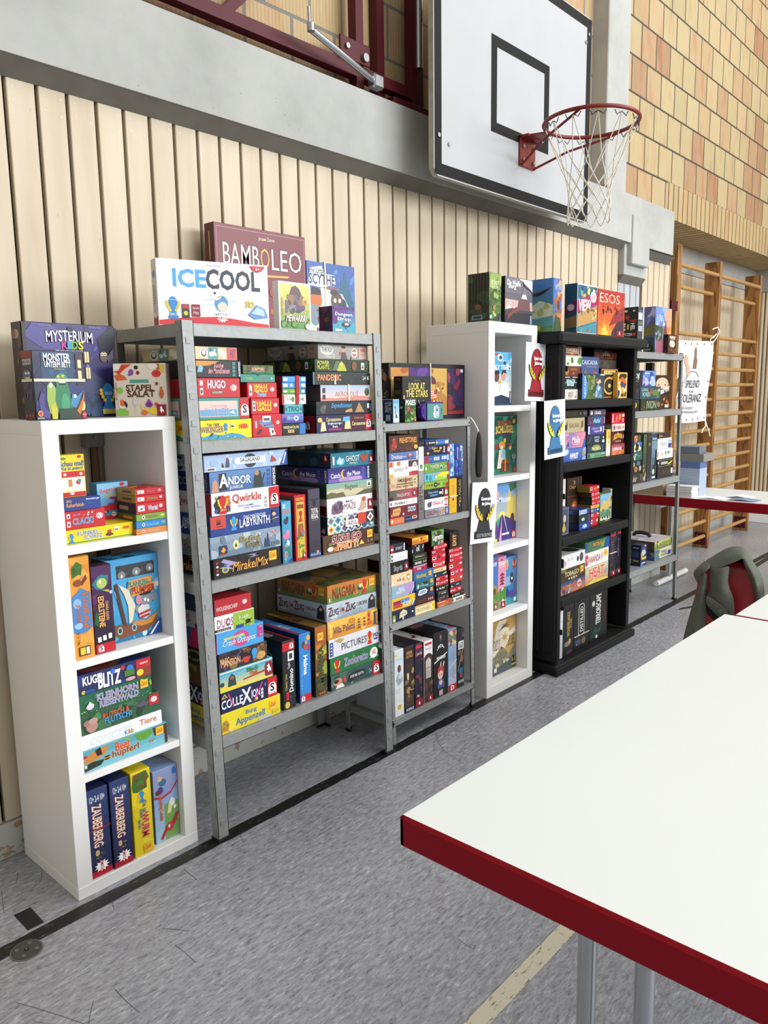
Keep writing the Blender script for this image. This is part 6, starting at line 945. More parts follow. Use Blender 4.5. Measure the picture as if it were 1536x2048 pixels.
# ------------------------------------------------------------------ small steel rack
GC='games on the small steel rack'
def cb(z):return(1.42,z,0)
tl=' on top of small rack'
run(Z8,cb(1.434),.095,.085,tl,GC,[(145,1040,136,'#0d0b10',[R(.02,.07,.24,.93,'#c8893c'),B('#e8c070 #c07a38 #a8602c #f0d8a0',10,.02,.3,.24,.93),R(.245,.07,.50,.93,'#4c2a78'),B('#3a1c60 #5c3890',8,.25,.3,.5,.93),R(.52,.07,.745,.93,'#c8a050'),B('#8a6a34 #e0c070 #5a2c3c #a87838',14,.52,.08,.745,.93),R(.75,.07,.975,.93,'#2a1c4a'),B('#7a2430 #3c1c50 #9c3c50 #181020',14,.75,.08,.975,.93),R(.75,.08,.975,.14,'#8c1824'),R(.93,.86,.965,.92,'#e8e8ec'),R(.28,.42,.585,.52,'#c8202c'),T('MARVEL',.29,.43,.58,.51,'#fff',bold=.04),T('DICE',.49,.27,.60,.38,'#c83a30',bold=.04),T('THRONE',.28,.27,.47,.38,'#c83a30',bold=.04)],'large black comic-style box with cream band',dict(side=('#0c0b10',R(.1,.1,.9,.9,'#241c34'),B('#6a84b8 #a87a50 #2c2440 #8a6a98',12,.1,.1,.9,.9)),band=('x',.512,.006)))],clampx=(1.4,2.152))
run(Z8,cb(1.434),.01,.05,tl,GC,[(292,605,281,'#1a1b1c',[T('LOOK AT',.22,.70,.78,.86,'#ead65c',bold=.02),T('THE STARS',.12,.54,.88,.69,'#ead65c',bold=.02),T('Romain Caterdjian',.4,.90,.6,.925,'#9a9a9a'),('F',lambda f:[f.ell(u,v,.012,.010,'#cfd4d8',8)for u,v in((.26,.42),(.33,.46),(.42,.42),(.55,.46),(.62,.38),(.72,.46),(.60,.33))]),P([(.26,.42),(.33,.46),(.335,.455),(.265,.41)],'#cfd4d8'),P([(.55,.46),(.60,.33),(.61,.335),(.56,.465)],'#cfd4d8'),R(.02,.32,.07,.58,'#d89aa0')],'flat square black box with yellow capitals',dict(side=('#0e0f10',R(.2,.92,.8,.96,'#7a2830'),T('LOOK AT',.15,.66,.85,.70,'#8a7a3c'),T('THE STARS',.15,.61,.85,.65,'#8a7a3c'))))])
run(Z8,cb(1.434),-.035,.06,tl,GC,[(193,262,531,'#8ab8d4',[G('#c8dce8','#7ab0d4',5),T('SEA SALT',.1,.86,.8,.96,'#4c8cb8'),E(.3,.66,.1,.05,'#3c5060'),E(.6,.3,.3,.16,'#e4eef2'),P([(.3,.1),(.4,.6),(.5,.66),(.5,.4),(.9,.1)],'#40607a'),E(.55,.12,.36,.08,'#f0f4f4')],'small upright pale blue box with whale picture',dict(side=('#1c3858',T('SEA SALT',.56,.4,.86,.9,'#dfe6ee',rot=-90,bold=.03),T('& PAPER',.22,.44,.5,.88,'#dfe6ee',rot=-90,bold=.03),R(.3,.08,.76,.34,'#c0c8d4'))))])
run(Z8,cb(1.434),-.035,.038,tl,GC,[(318,443,528,'#3c5c2c',[G('#5a8a3c','#38502c',4),B('#4a7a2c #6a9a3c #2c4a20',14),T('PiXiES',.06,.74,.94,.96,'#fff','#2c4a20',bold=.03),E(.32,.58,.14,.08,'#d0304c'),E(.28,.62,.05,.05,'#e8506a'),E(.62,.44,.16,.11,'#b88a5c'),E(.62,.48,.1,.07,'#6a4a34'),B('#a8c84a #8ab83c',8,.4,.05,1,.3,.8),R(.8,0,1,.16,'#8c1a2b'),L('peg',.9,.08,.13)],'small upright green box with red flower',dict(side=('#121a0e',E(.5,.86,.3,.06,'#4a1c18'),E(.5,.64,.24,.05,'#a8b0a0'))))])
r=empty('card_case',(1.665,-.035,1.4345),'teal card box in purple plastic holder'+tl,'card game',GC)
a=onY(750+558/5.39,700+565/5.39,-.035);b=onY(750+740/5.39,700+565/5.39,-.035);HT=a.z-1.4345
r.location=(a.x,-.035,1.4352)
pb=PB();mb=MB();mb.box(.004,0,.004,b.x-a.x-.004,.028,HT-.006,0,.001)
for f in mb.f:pb.add([mb.v[i]for i in f],[tuple(range(len(f)))],'#4f8f88')
F=Face(pb,(.005,0,.005),(b.x-a.x-.01,0,0),(0,0,HT-.011));apply(F,[P([(.42,.14),(.36,.4),(.44,.5),(.40,.8),(.6,.9),(.74,.8),(.74,.2),(.6,.1)],'#e6ebea'),T('SIMILO',.50,.18,.72,.84,'#5a6a98',rot=-90,bold=.03),T('Märchen',.86,.3,.95,.66,'#1c3c38',rot=-90)])
pb.build('card_box',r)
g=MB();W_=b.x-a.x;g.box(0,.004,0,W_,.030,.004,0,.001);g.box(0,.004,HT-.005,W_,.030,HT,0,.001);g.box(W_-.003,.004,0,W_,.030,HT,0,.001);g.box(0,.028,0,W_,.032,HT,0)
pts=[(.004,0),(-.018,.014),(-.030,HT*.3),(-.032,HT*.5),(-.030,HT*.7),(-.018,HT-.014),(.004,HT)]
g.prism([(0,0)]+[(x_,z_)for x_,z_ in pts]+[(0,HT)],'y',.004,.030);g.box(-.022,.0028,HT*.35,-.016,.0045,HT*.65,1)
g.build('holder',[mat('purple_plastic','#4a2a92',.3),M['foot']],r)
# upper deck of the small rack
tl=', small rack upper deck'
CC=(1.4255,2.02)
run(Z8,cb(1.0),-.040,.20,tl,GC,[(163,460,1822,'#d8703c',[R(.5,0,1,1,'#1d2c5c'),T('COMPACT',.16,.14,.50,.80,'#e8a890',bold=-.01),E(.06,.5,.04,.3,'#e8d8c8'),R(.54,.44,.76,.52,'#8aa0c8'),R(.80,.4,.98,.86,'#d8d0d0'),R(.82,.5,.96,.76,'#b8303c')],'half orange, half navy box, left pile bottom'),(160,460,1702,'#6e1c30',[B('#7c2438 #641828',5),P([(.08,.36),(.1,.8),(.36,.9),(.38,.5),(.30,.1),(.12,.1)],'#d8a850'),T('Team Play',.10,.34,.36,.7,'#6e1c30','#e8c070',slant=.3),('F',lambda f:[(f.rect(.64+j*.1,.36,.72+j*.1,.84,'#c8d4d8'),f.ell(.68+j*.1,.6,.025,.15,'#3c5a6c'))for j in range(3)]),R(.44,.14,.5,.3,'#f0e8e8'),R(.08,.1,.3,.2,'#c85a78'),P([(.02,.1),(.03,.4),(.07,.3),(.08,.1)],'#e8a03c')],'burgundy box with three card pictures, left pile'),(155,458,1637,'#ebe8e6',[T('Würfelland',.16,.22,.54,.78,'#3a4038','#d0c8b8',bold=.01),E(.05,.5,.03,.3,'#c8303c'),B('#c8382c #5a8a3c',3,.40,.2,.54,.7,.8),R(.57,.46,.62,.56,'#444'),T('4 3 2',.66,.3,.76,.6,'#999'),B('#c83a44',2,.8,.4,.96,.7)],'flat white box with dark green lettering'),(153,457,1527,'#9c4a50',[G('#4a5a4c','#b84a58',8,True),B('#8a4a50 #a85058',6,.2,0,.8,1),T('TRIQUETA',.24,.24,.72,.62,'#e8d8d0',bold=.0),R(.0,.0,.12,.34,'#22241c'),R(.82,.14,.97,.86,'#8c1a2b'),L('peg',.895,.5,.6)],'muted red-brown box with thin pale capitals',dict(d=.2)),(152,462,1387,'#d0bb95',[R(0,0,.03,1,'#a82c34'),B('#c4ae86 #dcc8a4',5),T('FAMILIENBANDE',.28,.62,.80,.88,'#5a3c2c',bold=.03),R(.24,.40,.82,.5,'#7a5c40'),T('Unter einem Hut',.22,.16,.84,.38,'#6a4c34'),R(.56,0,.58,1,'#b0303c'),E(.57,.62,.03,.12,'#a8202c'),P([(.04,.3),(.1,.5),(.2,.44),(.12,.26)],'#b88a7c'),R(.88,.4,.92,.5,'#222'),R(.88,.66,.92,.76,'#222')],'beige box with red ribbon pattern, left pile'),(150,465,1210,'#ece9e6',[R(0,.66,.12,1,'#d8582c'),R(.26,.72,.38,1,'#d8703c'),R(0,.0,.13,.22,'#e8a83c'),R(.66,.58,1,1,'#4a3a34'),R(.80,.28,1,.58,'#ece9e6'),R(.68,0,.78,.26,'#c84a2c'),R(.78,0,1,.28,'#b02c34'),T('NMBR',.16,.32,.50,.58,'#8a8a90',bold=-.02),T('9',.53,.34,.62,.64,'#c83a5c',bold=-.02),L('abacus',.88,.66,.44)],'thick white box with orange and brown squares'),(150,465,1112,'#5268a8',[G('#4a5c98','#6078b4',3),T('Drecksau',.08,.22,.44,.76,'#d8e0ec','#3c3c48',bold=.02),E(.72,.46,.08,.3,'#8a5c58'),E(.72,.62,.05,.16,'#d8a080'),T('band',.46,.3,.58,.6,'#d8e0ec','#3c3c48'),('F',lambda f:[f.rect(.86,.14+j*.26,.9,.3+j*.26,'#8aa8d8')for j in range(3)]),R(.93,0,1,1,'#dfe4f0'),T('KOSMOS',.945,.1,.985,.9,'#1c2c6c',rot=90)],'slate blue flat box, second in left pile'),(150,468,930,'#4a2c20',[B('#5a3424 #3c2218 #6a3c28',14),P([(.06,.2),(.1,.8),(.2,.86),(.24,.4),(.18,.1)],'#a83c30'),B('#c8503c #8a2c24',6,.05,.2,.26,.85,.7),T('PREHISTORIES',.33,.52,.93,.84,'#e8a04a','#6a3418',bold=.03,arch=.1),B('#e8a050 #c87838',5,.3,.06,.8,.2,.5),E(.9,.24,.07,.14,'#e0b040')],'chocolate-brown box topmost of left pile'),],clampx=CC)
run(Z8,cb(1.0),-.038,.20,tl,GC,[(468,530,1312,'#85807e',[G('#6e6a6a','#9a9694',4),T('COTTAGE',.42,.2,.84,.72,'#34302f',rot=90,bold=.03),T('GARDEN',.1,.2,.42,.68,'#34302f',rot=90,bold=.03),B('#a8a4a0 #747070',6,0,.5,1,1)],'narrow grey upright box between the piles'),(470,528,1046,'#e8e8e8',[T('TOP TEN',.3,.4,.7,.94,'#b8b8b8',rot=90),E(.45,.18,.3,.1,'#5a8a5c')],'narrow white box resting on the upright grey one',dict(d=.18)),(468,531,976,'#17171a',[E(.3,.5,.14,.2,'#444'),E(.8,.5,.1,.16,'#8c3c34')],'small black box beside the blue one, on top',dict(d=.14)),])
run(Z8,cb(1.0),-.039,.20,tl,GC,[(540,797,1728,'#8c8c96',[G('#7c7c88','#a8a8b0',5,True),T('DELPHI',.08,.26,.56,.78,'#7a2c34',bold=.03),T('ab',.6,.3,.66,.7,'#8a2c38'),B('#6a6a78 #b0a8a0',6,.3,.0,.7,.4),E(.77,.5,.06,.34,'#d8842c'),R(.84,0,1,1,'#3c5cac'),R(.9,.2,.94,.8,'#dde')],'grey box with dark red lettering, middle pile bottom'),(537,788,1618,'#e4e2e4',[E(.18,.46,.09,.3,'#4c5470'),R(.24,.3,.28,.8,'#8a2c34'),T('Qwixx',.34,.3,.68,.66,'#d0404c',bold=.04),R(.3,.66,.6,.74,'#b8bcc8'),R(.85,.1,.98,.9,'#c31a26'),L('schmidt',.915,.5,.6),L('icons',.76,.5,.5,'#999')],'white box with red title, second in middle pile'),(534,790,1512,'#14161a',[T('Ganz schön',.14,.54,.56,.8,'#8ab0d4',bold=.03),T('clever',.22,.2,.56,.5,'#5a9ad0',bold=.05),E(.05,.5,.03,.1,'#8c2030'),R(.61,.36,.72,.62,'#e8e8e8'),L('icons',.76,.56,.6),R(.85,0,.98,1,'#c31a26'),L('schmidt',.915,.5,.62)],'black box with pale blue wording, middle pile'),(532,790,1427,'#86a83c',[B('#7c9c34 #94b84c',8),('F',lambda f:[f.ell(.1+j*.1,.5,.03,.16,c)for j,c in enumerate(('#b85a2c','#a83c28','#2c4a38','#c83040','#22281c','#22281c','#d8c83c','#c84a30'))]),E(.46,.5,.08,.34,'#22281c'),T('MOO',.42,.4,.5,.6,'#e8e8d8'),R(.9,.1,.99,.6,'#a01c2c')],'lime green box with row of coloured dots'),(532,798,1337,'#58b8c8',[P([(.4,0),(.5,.9),(1,1),(1,0)],'#9ac43c'),P([(.52,.5),(.6,1),(1,1),(1,.4)],'#e8d42c'),P([(.2,.7),(.4,.9),(.7,.96),(.6,.8)],'#d87a9a'),B('#48a8c0 #6ac4c8',6,0,0,.4,1),R(.06,.3,.12,.8,'#3c5a68'),R(.18,.1,.28,.7,'#4a8a9a'),E(.46,.44,.03,.16,'#f0f0f0'),E(.8,.4,.03,.14,'#f0f0f0'),R(.92,0,1,.6,'#a01c2c')],'cyan-to-yellow box, middle pile'),(531,796,1228,'#6f9c44',[B('#64903c #80b050 #5a8434',10),T('MONSTER',.24,.46,.58,.8,'#e0e8dc','#3c5a2c',bold=.02),E(.68,.46,.06,.3,'#b8c4c8'),E(.68,.4,.04,.16,'#38443c'),E(.05,.5,.04,.2,'#c8d8c0'),T('KEK',.80,.4,.9,.66,'#c8d8b0'),R(.92,0,1,1,'#b82430')],'leafy green box with grey creature'),(531,800,1143,'#2c5ca0',[R(0,0,.16,.96,'#b02430'),T('SKYJO',.18,.4,.3,.64,'#8ab0e0'),('F',lambda f:[f.rect(.38+j*.08,.26,.43+j*.08,.76,'#e8eef8')for j in range(3)]),('F',lambda f:[f.rect(.70+j*.07,.3,.75+j*.07,.8,'#dfe6f4')for j in range(3)]),R(.92,.1,.98,.9,'#c8d4e8')],'blue box with white card rectangles, middle pile'),(533,808,1038,'#1c1838',[P([(.1,.9),(.3,.2),(.44,.9)],'#5a4890'),B('#2c2458 #4a3c80 #101020',8),T('Super',.28,.56,.5,.84,'#e8d850',slant=.3),T('Space',.34,.24,.60,.56,'#e8c040','#5a3c2c',bold=.02),E(.12,.2,.05,.14,'#d8b030'),B('#d84a4c #e8e8e0 #c8a04c',6,.5,.2,.7,.8),L('icons',.76,.5,.7),R(.88,.05,1,1,'#c31a26'),L('schmidt',.94,.5,.6)],'black-violet starry box, second in middle pile'),(545,800,978,'#3468b4',[R(0,0,.42,1,'#10141c'),T('Qwirkle',.12,.3,.38,.72,'#f0f0f0',bold=.03),E(.05,.5,.03,.2,'#c84a30'),E(.46,.5,.045,.3,'#c8b84c'),R(.54,.4,.76,.55,'#7aa0d8'),R(.82,.16,.97,.8,'#dfe0e8')],'flat black-and-blue box topmost of middle pile'),])
ou=[]
for xl,xr,yt,base,art,look in((800,884,1392,'#d8a41c',[R(.02,.0,.98,1,'#daa81e'),T('AZUL',.36,.56,.64,.84,'#8a7a50',rot=90),E(.5,.40,.14,.04,'#8c2c38'),T('Pegasus',.4,.16,.62,.24,'#a07818',rot=90),B('#3c3418',5,0,.44,1,.52,.5)],'upright golden-yellow box with band'),(889,944,1376,'#0e0e12',[T('MACAO',.2,.5,.7,.94,'#a89460',rot=90),E(.5,.3,.2,.03,'#b89840'),R(.3,.16,.5,.24,'#888'),T('DIE',.3,.34,.7,.44,'#8c7c58',rot=90)],'upright black box right of the yellow one')):
 ou+=run(Z8,cb(1.0),-.038,.20,tl,GC,[(xl,xr,yt,base,art,look,dict(band=('z',.48,.004))if xl==800 else{})],clampx=CC)
zt_=max(ou[0][0][1],ou[1][0][1])
for xl,xr,pal,look in((802,855,'#6aa0d8 #8ab4e0 #4c7ab8 #c8d8e8 #3c6098','upright ice-blue box above yellow one'),(860,902,'#2c3c9c #3c5cc0 #22307c #6a7ad0','upright royal-blue box, middle of upper three'),(905,948,'#3c5a98 #7aa0c8 #28386c #c8d0e0','upright dark-and-silver blue box, far right')):
 run(Z8,(1.42,(ou[0][0][1]if xl<884 and xl<850 else zt_),0),-.034,.18,tl,GC,[(xl,xr,1014,pal.split()[0],[B(pal,26),T('VOYAGES',.5,.55,.85,.9,'#dfe6f0',rot=90,bold=.01),R(0,0,1,.06,'#1c2450')],look)],clampx=CC)
# middle deck of the small rack
tl=', small rack middle deck'
M2=cb(.5685)
def am(title,c,**k):return amigo(title,c,**k)
run(Z19,M2,-.040,.15,tl,GC,[(136,585,1890,'#161c38',[B('#1a2140 #121730',4),P([(.30,.2),(.34,.7),(.48,.94),(.64,.72),(.66,.4),(.5,.3),(.5,.0),(.46,0),(.42,.3)],'#d8ccb0'),T('Concept',.36,.44,.62,.66,'#8a6a40',bold=.02),R(.02,.0,.14,.62,'#8a9a40'),R(.04,.1,.12,.3,'#eee'),E(.9,.5,.03,.09,'#fff')],'navy box with cream emblem, left pile bottom'),(130,595,1662,'#e8b62c',[P([(.78,0),(1,0),(1,.6)],'#1c4a9c'),P([(.84,.04),(.88,.04),(.99,.5),(.97,.56)],'#fff'),R(.05,.44,.36,.78,'#b82868'),R(.36,.50,.74,.84,'#3868b0'),R(.05,.12,.44,.44,'#d8582c'),R(.50,.2,.74,.52,'#f2f2f2'),T('SUPER',.07,.50,.35,.74,'#5c1030',bold=.03),T('MEGA',.38,.56,.72,.80,'#7ab0e0',bold=.03),T('LUCKY',.07,.16,.42,.40,'#7a2010',bold=.03),T('BOX',.52,.24,.72,.48,'#222',bold=.03)],'yellow box with blocky multicolour title, left pile'),(125,578,1420,'#a89cc8',[G('#7fb0c0','#b88cc4',8,True),T('PINGU',.3,.56,.54,.8,'#e0e4ec',bold=.02),T('PARTY',.2,.28,.6,.56,'#e8ecf4','#5a4a78',bold=.02),P([(.76,0),(1,0),(1,.7)],'#1c3a88'),P([(.82,.04),(.86,.04),(.99,.6),(.97,.66)],'#dfe4f0')],'pastel blue-to-lilac box, left pile'),(118,536,1178,'#ecc9a0',[E(.34,.0,.0,.0,'#fff'),P([(.26,.5),(.32,.3),(.36,.5)],'#a83c34'),P([(.38,.25),(.38,.62),(.48,.44)],'#3878b0'),P([(.50,.3),(.57,.62),(.64,.3)],'#d8662c'),P([(.0,.1),(.06,.5),(.12,.2)],'#e8e0d8'),R(.74,.3,.88,.78,'#8aa03c'),E(.81,.5,.045,.14,'#e8e8d8'),E(.84,.2,.05,.1,'#b8b8a0')],'peach box with small coloured triangles, left pile'),(113,465,942,'#121214',[T('Shards',.14,.22,.64,.72,'#b8bcb8',bold=.0),T('5',.3,.1,.4,.26,'#888'),R(.76,.12,.98,.78,'#8c1a2b'),L('peg',.87,.44,.5)],'black box with spidery grey lettering, left pile',dict(d=.14)),(108,446,772,'#e9e8ea',[R(.02,.1,.12,.84,'#141414'),R(.04,.3,.10,.6,'#eee'),T('Cubirds',.26,.2,.84,.72,'#a8a8ac',bold=-.02),E(.85,.8,.02,.05,'#888')],'white box with faint script and black end',dict(d=.14)),(103,398,592,'#18222e',[R(0,0,.20,.94,'#b82430'),R(.02,.3,.18,.56,'#e8d8d8'),T('SPYSHOT',.34,.3,.80,.64,'#c8d0d4',bold=.01),L('icons',.93,.5,.8),B('#22303c',3,.3,.6,.8,.9)],'dark blue-black box with red end, topmost of left pile',dict(d=.13,top=[B('#22303c #2c3c48',5)])),],clampx=(1.4275,2.03))
run(Z19,M2,-.041,.16,tl,GC,[(590,978,1790,'#e6d6a4',[R(0,.9,1,1,'#c8743c'),T('TROPHIES',.02,.24,.76,.68,'#8a7440',bold=.0),R(.84,.0,1,1,'#e8cc3c'),T('II',.88,.5,.94,.8,'#a08830')],'cream box with widely spaced gold capitals'),(597,974,1640,'#3c1c1c',[B('#4c2420 #2a1414 #6a3c20',8),T('CARVED',.1,.3,.56,.7,'#7a5030'),('F',lambda f:[f.ell(.68+j*.1,.5,.03,.2,'#d8a0a0')for j in range(3)])],'dark maroon flat box, second pile'),(600,968,1478,'#1c2c4c',[B('#22365c #162038',5),P([(.1,.3),(.16,.9),(.5,.98),(.62,.7),(.56,.3),(.2,.16)],'#d8dce4'),T('GIPSY',.2,.4,.54,.76,'#1c2c4c',bold=.04,slant=.3),L('zoch',.84,.66,.5),R(.7,0,.96,.26,'#2c4c8c')],'dark navy box with bold white slanted logo',dict()),(598,965,1310,'#2f6468',[B('#3a7476 #28585c #5c9c98',8),P([(.04,.2),(.1,.7),(.18,.5),(.14,.1)],'#a8d0cc'),T('Wizards',.36,.5,.62,.84,'#101c20',bold=.03),T('Coming',.22,.2,.66,.46,'#c8dcd8',bold=.01),L('zoch',.84,.68,.46),R(.72,.06,.96,.3,'#4c8488')],'blue-green box with dark emblem, second pile'),(560,955,1135,'#2f68a8',[B('#3474b4 #285c98',6),R(.64,.86,1,1,'#2c7a78'),T('Nochmal',.12,.3,.6,.78,'#d8c848','#3c5a30',slant=.3,bold=.02),L('zoch',.80,.56,.5),T('2-6',.58,.14,.9,.26,'#8ab0d8')],'medium blue box with lime title, second pile'),(547,826,1022,'#a8305c',[R(0,.9,1,1,'#e8d0d8'),R(.28,.3,.56,.7,'#e8c8d4'),T('HITO',.3,.34,.54,.66,'#8a2048',bold=.03),E(.7,.5,.06,.22,'#5c1c34'),R(.9,0,1,1,'#8a2048')],'thin raspberry-pink box, second pile',dict(d=.12)),(546,826,890,'#16181a',[R(0,.95,1,1,'#a8b060'),R(0,0,1,.05,'#d8d8d8'),T('OH NO!',.12,.28,.58,.66,'#f4f4f4',bold=.04),E(.76,.5,.05,.2,'#9aa860'),E(.9,.5,.05,.2,'#b88a9a')],'thin black box with bold white exclamation',dict(d=.12)),(545,816,792,'#24281e',[R(.14,.4,.4,.72,'#8a9a38'),R(.42,.36,.6,.7,'#b8c0c0'),R(.62,.4,.84,.7,'#6a7a34'),B('#2c3024',3)],'thin charcoal box with olive marks',dict(d=.12)),(520,770,602,'#141414',[E(.04,.4,.05,.2,'#a8a8a0'),P([(.2,.9),(.3,.98),(.34,.9)],'#e8b8c0'),T('OK',.34,.3,.62,.74,'#d8d8d4',bold=.05),P([(.84,.5),(.9,.9),(.95,.88),(.88,.46)],'#e8e8e8'),P([(.5,.8),(.58,.95),(.62,.84)],'#e8e8e8')],'thick black box with scrawled white mark',dict(d=.13)),(524,850,462,'#dc8c24',[G('#c86c1c','#e8b038',4),T('VERRÜCKTE',.06,.52,.42,.68,'#7a3c14'),T('WELT',.06,.34,.34,.48,'#7a3c14'),B('#a83c20 #e8c040 #5a2c18 #d8602c',12,.4,.1,.98,.95),P([(.84,.6),(.98,.9),(.97,.2)],'#f0d040')],'bright orange box topmost of second pile',dict(d=.17,side=('#5c2410',B('#6c2c14',3)),top=[B('#8a4420 #6a3014',5)])),])
amg=lambda c='#c8384a':[R(.04,.34,.26,.82,'#f0e4e4'),E(.12,.58,.04,.16,'#222'),E(.19,.58,.04,.16,'#222'),R(.80,.5,.98,.82,'#eddcdc'),E(.56,.54,.1,.2,c)]
def ams(t,c):return[R(.04,.34,.26,.82,'#f0e4e4'),E(.12,.58,.04,.16,'#222'),E(.19,.58,.04,.16,'#222'),R(.82,.5,.98,.8,'#eddcdc'),T(t,.34,.3,.76,.72,c,bold=.03)]
dk=lambda:dict(side=('#5c0e16',),name='card_game_box',cat='card game')
dn=lambda s='#0c0c10':dict(side=(s,),name='card_game_box',cat='card game')
run(Z20,M2,-.041,.14,tl,GC,[(235,533,1712,'#b4582c',[R(0,.8,.55,.92,'#e8c8b0'),T('FLOORPLAN',.24,.3,.7,.68,'#c8804c',bold=.02),R(.1,.06,.5,.14,'#e8d8c8'),E(.86,.7,.04,.12,'#3c1c10'),E(.86,.36,.04,.12,'#7a3018')],'burnt-orange flat box at foot of third pile',dict(side=('#5a2c14',))),(246,470,1602,'#2c1c34',[B('#6a2c3c #a8743c #c8a068 #3c2448 #8a4c3c',22,.05,.1,.95,.9)],'dark box with crowd of small faces, third pile',dn('#14102c')),(243,458,1512,'#10141c',[T('Oh my',.06,.5,.2,.7,'#d8d8a0'),T('GOODS',.34,.36,.8,.6,'#e8e8e8',bold=.04),R(.1,.86,.86,.92,'#c8cc50')],'black flat box with yellow-green stripe, third pile',dn('#141c50')),(218,464,1402,'#0e0f12',[E(.06,.5,.045,.2,'#e8c0c0'),T('The Mind',.22,.34,.66,.68,'#f0f0f0',bold=.03),R(.78,.62,.98,.72,'#d8b040')],'flat black box with short white title, third pile',dn()),(206,452,1310,'#bc2434',ams('LAMA','#e8b0b8'),'lower of two adjoining red boxes, third pile',dk()),(212,448,1226,'#c02838',ams('Bandida','#a81c2c'),'upper of two adjoining red boxes, third pile',dk()),(182,434,1146,'#101820',[E(.08,.46,.06,.26,'#e8d0d0'),T('Tucano',.24,.36,.54,.66,'#3c7a9c',bold=.03),P([(.6,.5),(.7,.6),(.96,.84),(.97,.6),(.72,.4)],'#c8e0d0')],'black box with parrot beak, third pile',dn()),(156,420,1062,'#e8cf9c',[T('BISCUITS',.10,.3,.56,.62,'#4a3c28',bold=.03),E(.66,.5,.05,.2,'#4a3c28')],'cream-coloured flat box, third pile',dn('#8a7850')),(146,394,926,'#c62a3a',ams('Halli','#e8b4b8'),'thick red box right above the cream one',dk()),(130,405,790,'#c42636',[R(.04,.24,.28,.7,'#f0e4e4'),E(.12,.5,.04,.16,'#222'),E(.19,.5,.04,.16,'#222'),E(.5,.56,.09,.26,'#5c2030'),R(.78,.5,.96,.76,'#eddcdc')],'red box with round dark face, third pile',dk()),(128,394,702,'#b42434',ams('Rage','#8c3c2c'),'thin red box, third from top of third pile',dk()),(162,430,610,'#c82434',ams('LAMA','#e8a0a8'),'thin red box directly under the green cube',dict(side=('#5c0e16',),name='card_game_box',cat='card game',Y=-.041)),(124,372,318,'#4a6a34',[G('#38542c','#6a9a44',4),B('#3c5a2c #5a8a3c #2c4420',10),T('Ligretto',.08,.26,.92,.72,'#f4f4f0','#28401c',bold=.03,slant=-.0),E(.36,.82,.08,.1,'#c87a40'),E(.24,.84,.07,.1,'#4c6aa0'),R(.72,.04,.94,.3,'#b8303c'),E(.56,.12,.07,.12,'#7ab0d0'),T('S',.78,.07,.88,.26,'#fff')],'green cube-shaped box with white diagonal title',dict(side=('#1c2a14',B('#28381c #101808',4)),d=.10)),],clampx=(1.4275,2.03))
run(Z20,M2,-.040,.14,tl,GC,[(535,793,1622,'#e6e4e0',[R(.22,.14,.76,.74,'#8a8460'),T('PUNTO',.26,.26,.72,.62,'#3c3c20',bold=.02),R(.0,.1,.07,.9,'#8a3c50'),R(.86,0,.99,.9,'#8c1a2b'),L('peg',.925,.46,.5)],'white flat box at foot of the right-hand pile',dict(side=('#8a8a86',))),(520,765,1532,'#0f1012',[E(.08,.4,.05,.24,'#e8b8b8'),T('SPOTS',.22,.26,.64,.66,'#d8d8d4',bold=.04),R(.76,.62,.96,.72,'#c8903c')],'black flat box, second in right-hand pile',dn()),(492,712,1432,'#b0202e',[E(.06,.5,.05,.24,'#f0d0d0'),T('PUNKT',.16,.3,.46,.62,'#f0d8d8',bold=.03),T('MIX',.70,.3,.94,.72,'#f0d8d8',bold=.03)],'crimson thin box between two dark ones',dk()),(496,716,1346,'#1c2438',[P([(.06,.1),(.08,.7),(.14,.3),(.24,.14)],'#e0e4e8'),T('memo',.5,.36,.8,.6,'#c8ccd8',bold=.03),R(.4,.7,.9,.74,'#8a90a0')],'dark slate thin box in right-hand pile',dn()),(486,736,1212,'#c83a34',[R(.04,.14,.28,.6,'#f0e4e4'),E(.12,.4,.04,.14,'#222'),E(.19,.4,.04,.14,'#222'),E(.5,.54,.12,.26,'#8a5c30'),R(.80,.46,.97,.72,'#eddcdc')],'orange-red thick box, lowest bright one, right-hand pile',dk()),(494,740,1076,'#c42838',[R(.04,.2,.28,.66,'#f0e4e4'),E(.12,.44,.04,.14,'#222'),E(.19,.44,.04,.14,'#222'),E(.5,.54,.13,.26,'#9a8ab8'),R(.80,.46,.97,.72,'#eddcdc')],'red box with lilac blotch, right-hand pile',dk()),(462,728,942,'#bc2a30',[R(.06,.2,.30,.66,'#f0e4e4'),E(.14,.44,.04,.14,'#222'),E(.21,.44,.04,.14,'#222'),E(.54,.54,.12,.26,'#8a3c28'),R(.80,.5,.96,.76,'#eddcdc')],'red box with brownish lettering, fourth from top',dk()),(476,730,862,'#c42434',ams('SKYJO','#d8303c'),'thin red box, third from top, right-hand pile',dk()),(474,730,768,'#c42434',ams('UNO','#f0e0e4'),'thin red box with small white word, second from top',dk()),(466,722,672,'#c02230',ams('6 nimmt','#f0a8b0'),'red box straight beneath the black cube',dk()),(485,680,352,'#141416',[P([(.2,.2),(.34,.8),(.5,.9),(.62,.8),(.56,.2)],'#5a2430'),T('EXIT',.28,.14,.62,.86,'#d8a840','#8c2c20',rot=90,bold=.03),E(.85,.6,.06,.06,'#3c3c40')],'black cube-shaped box topmost, right-hand pile',dict(side=('#0a0c10',R(.0,.92,1,1,'#2c4450')),d=.10,top=[B('#2c3c48 #3c3034',4)])),],clampx=(1.4275,2.03))
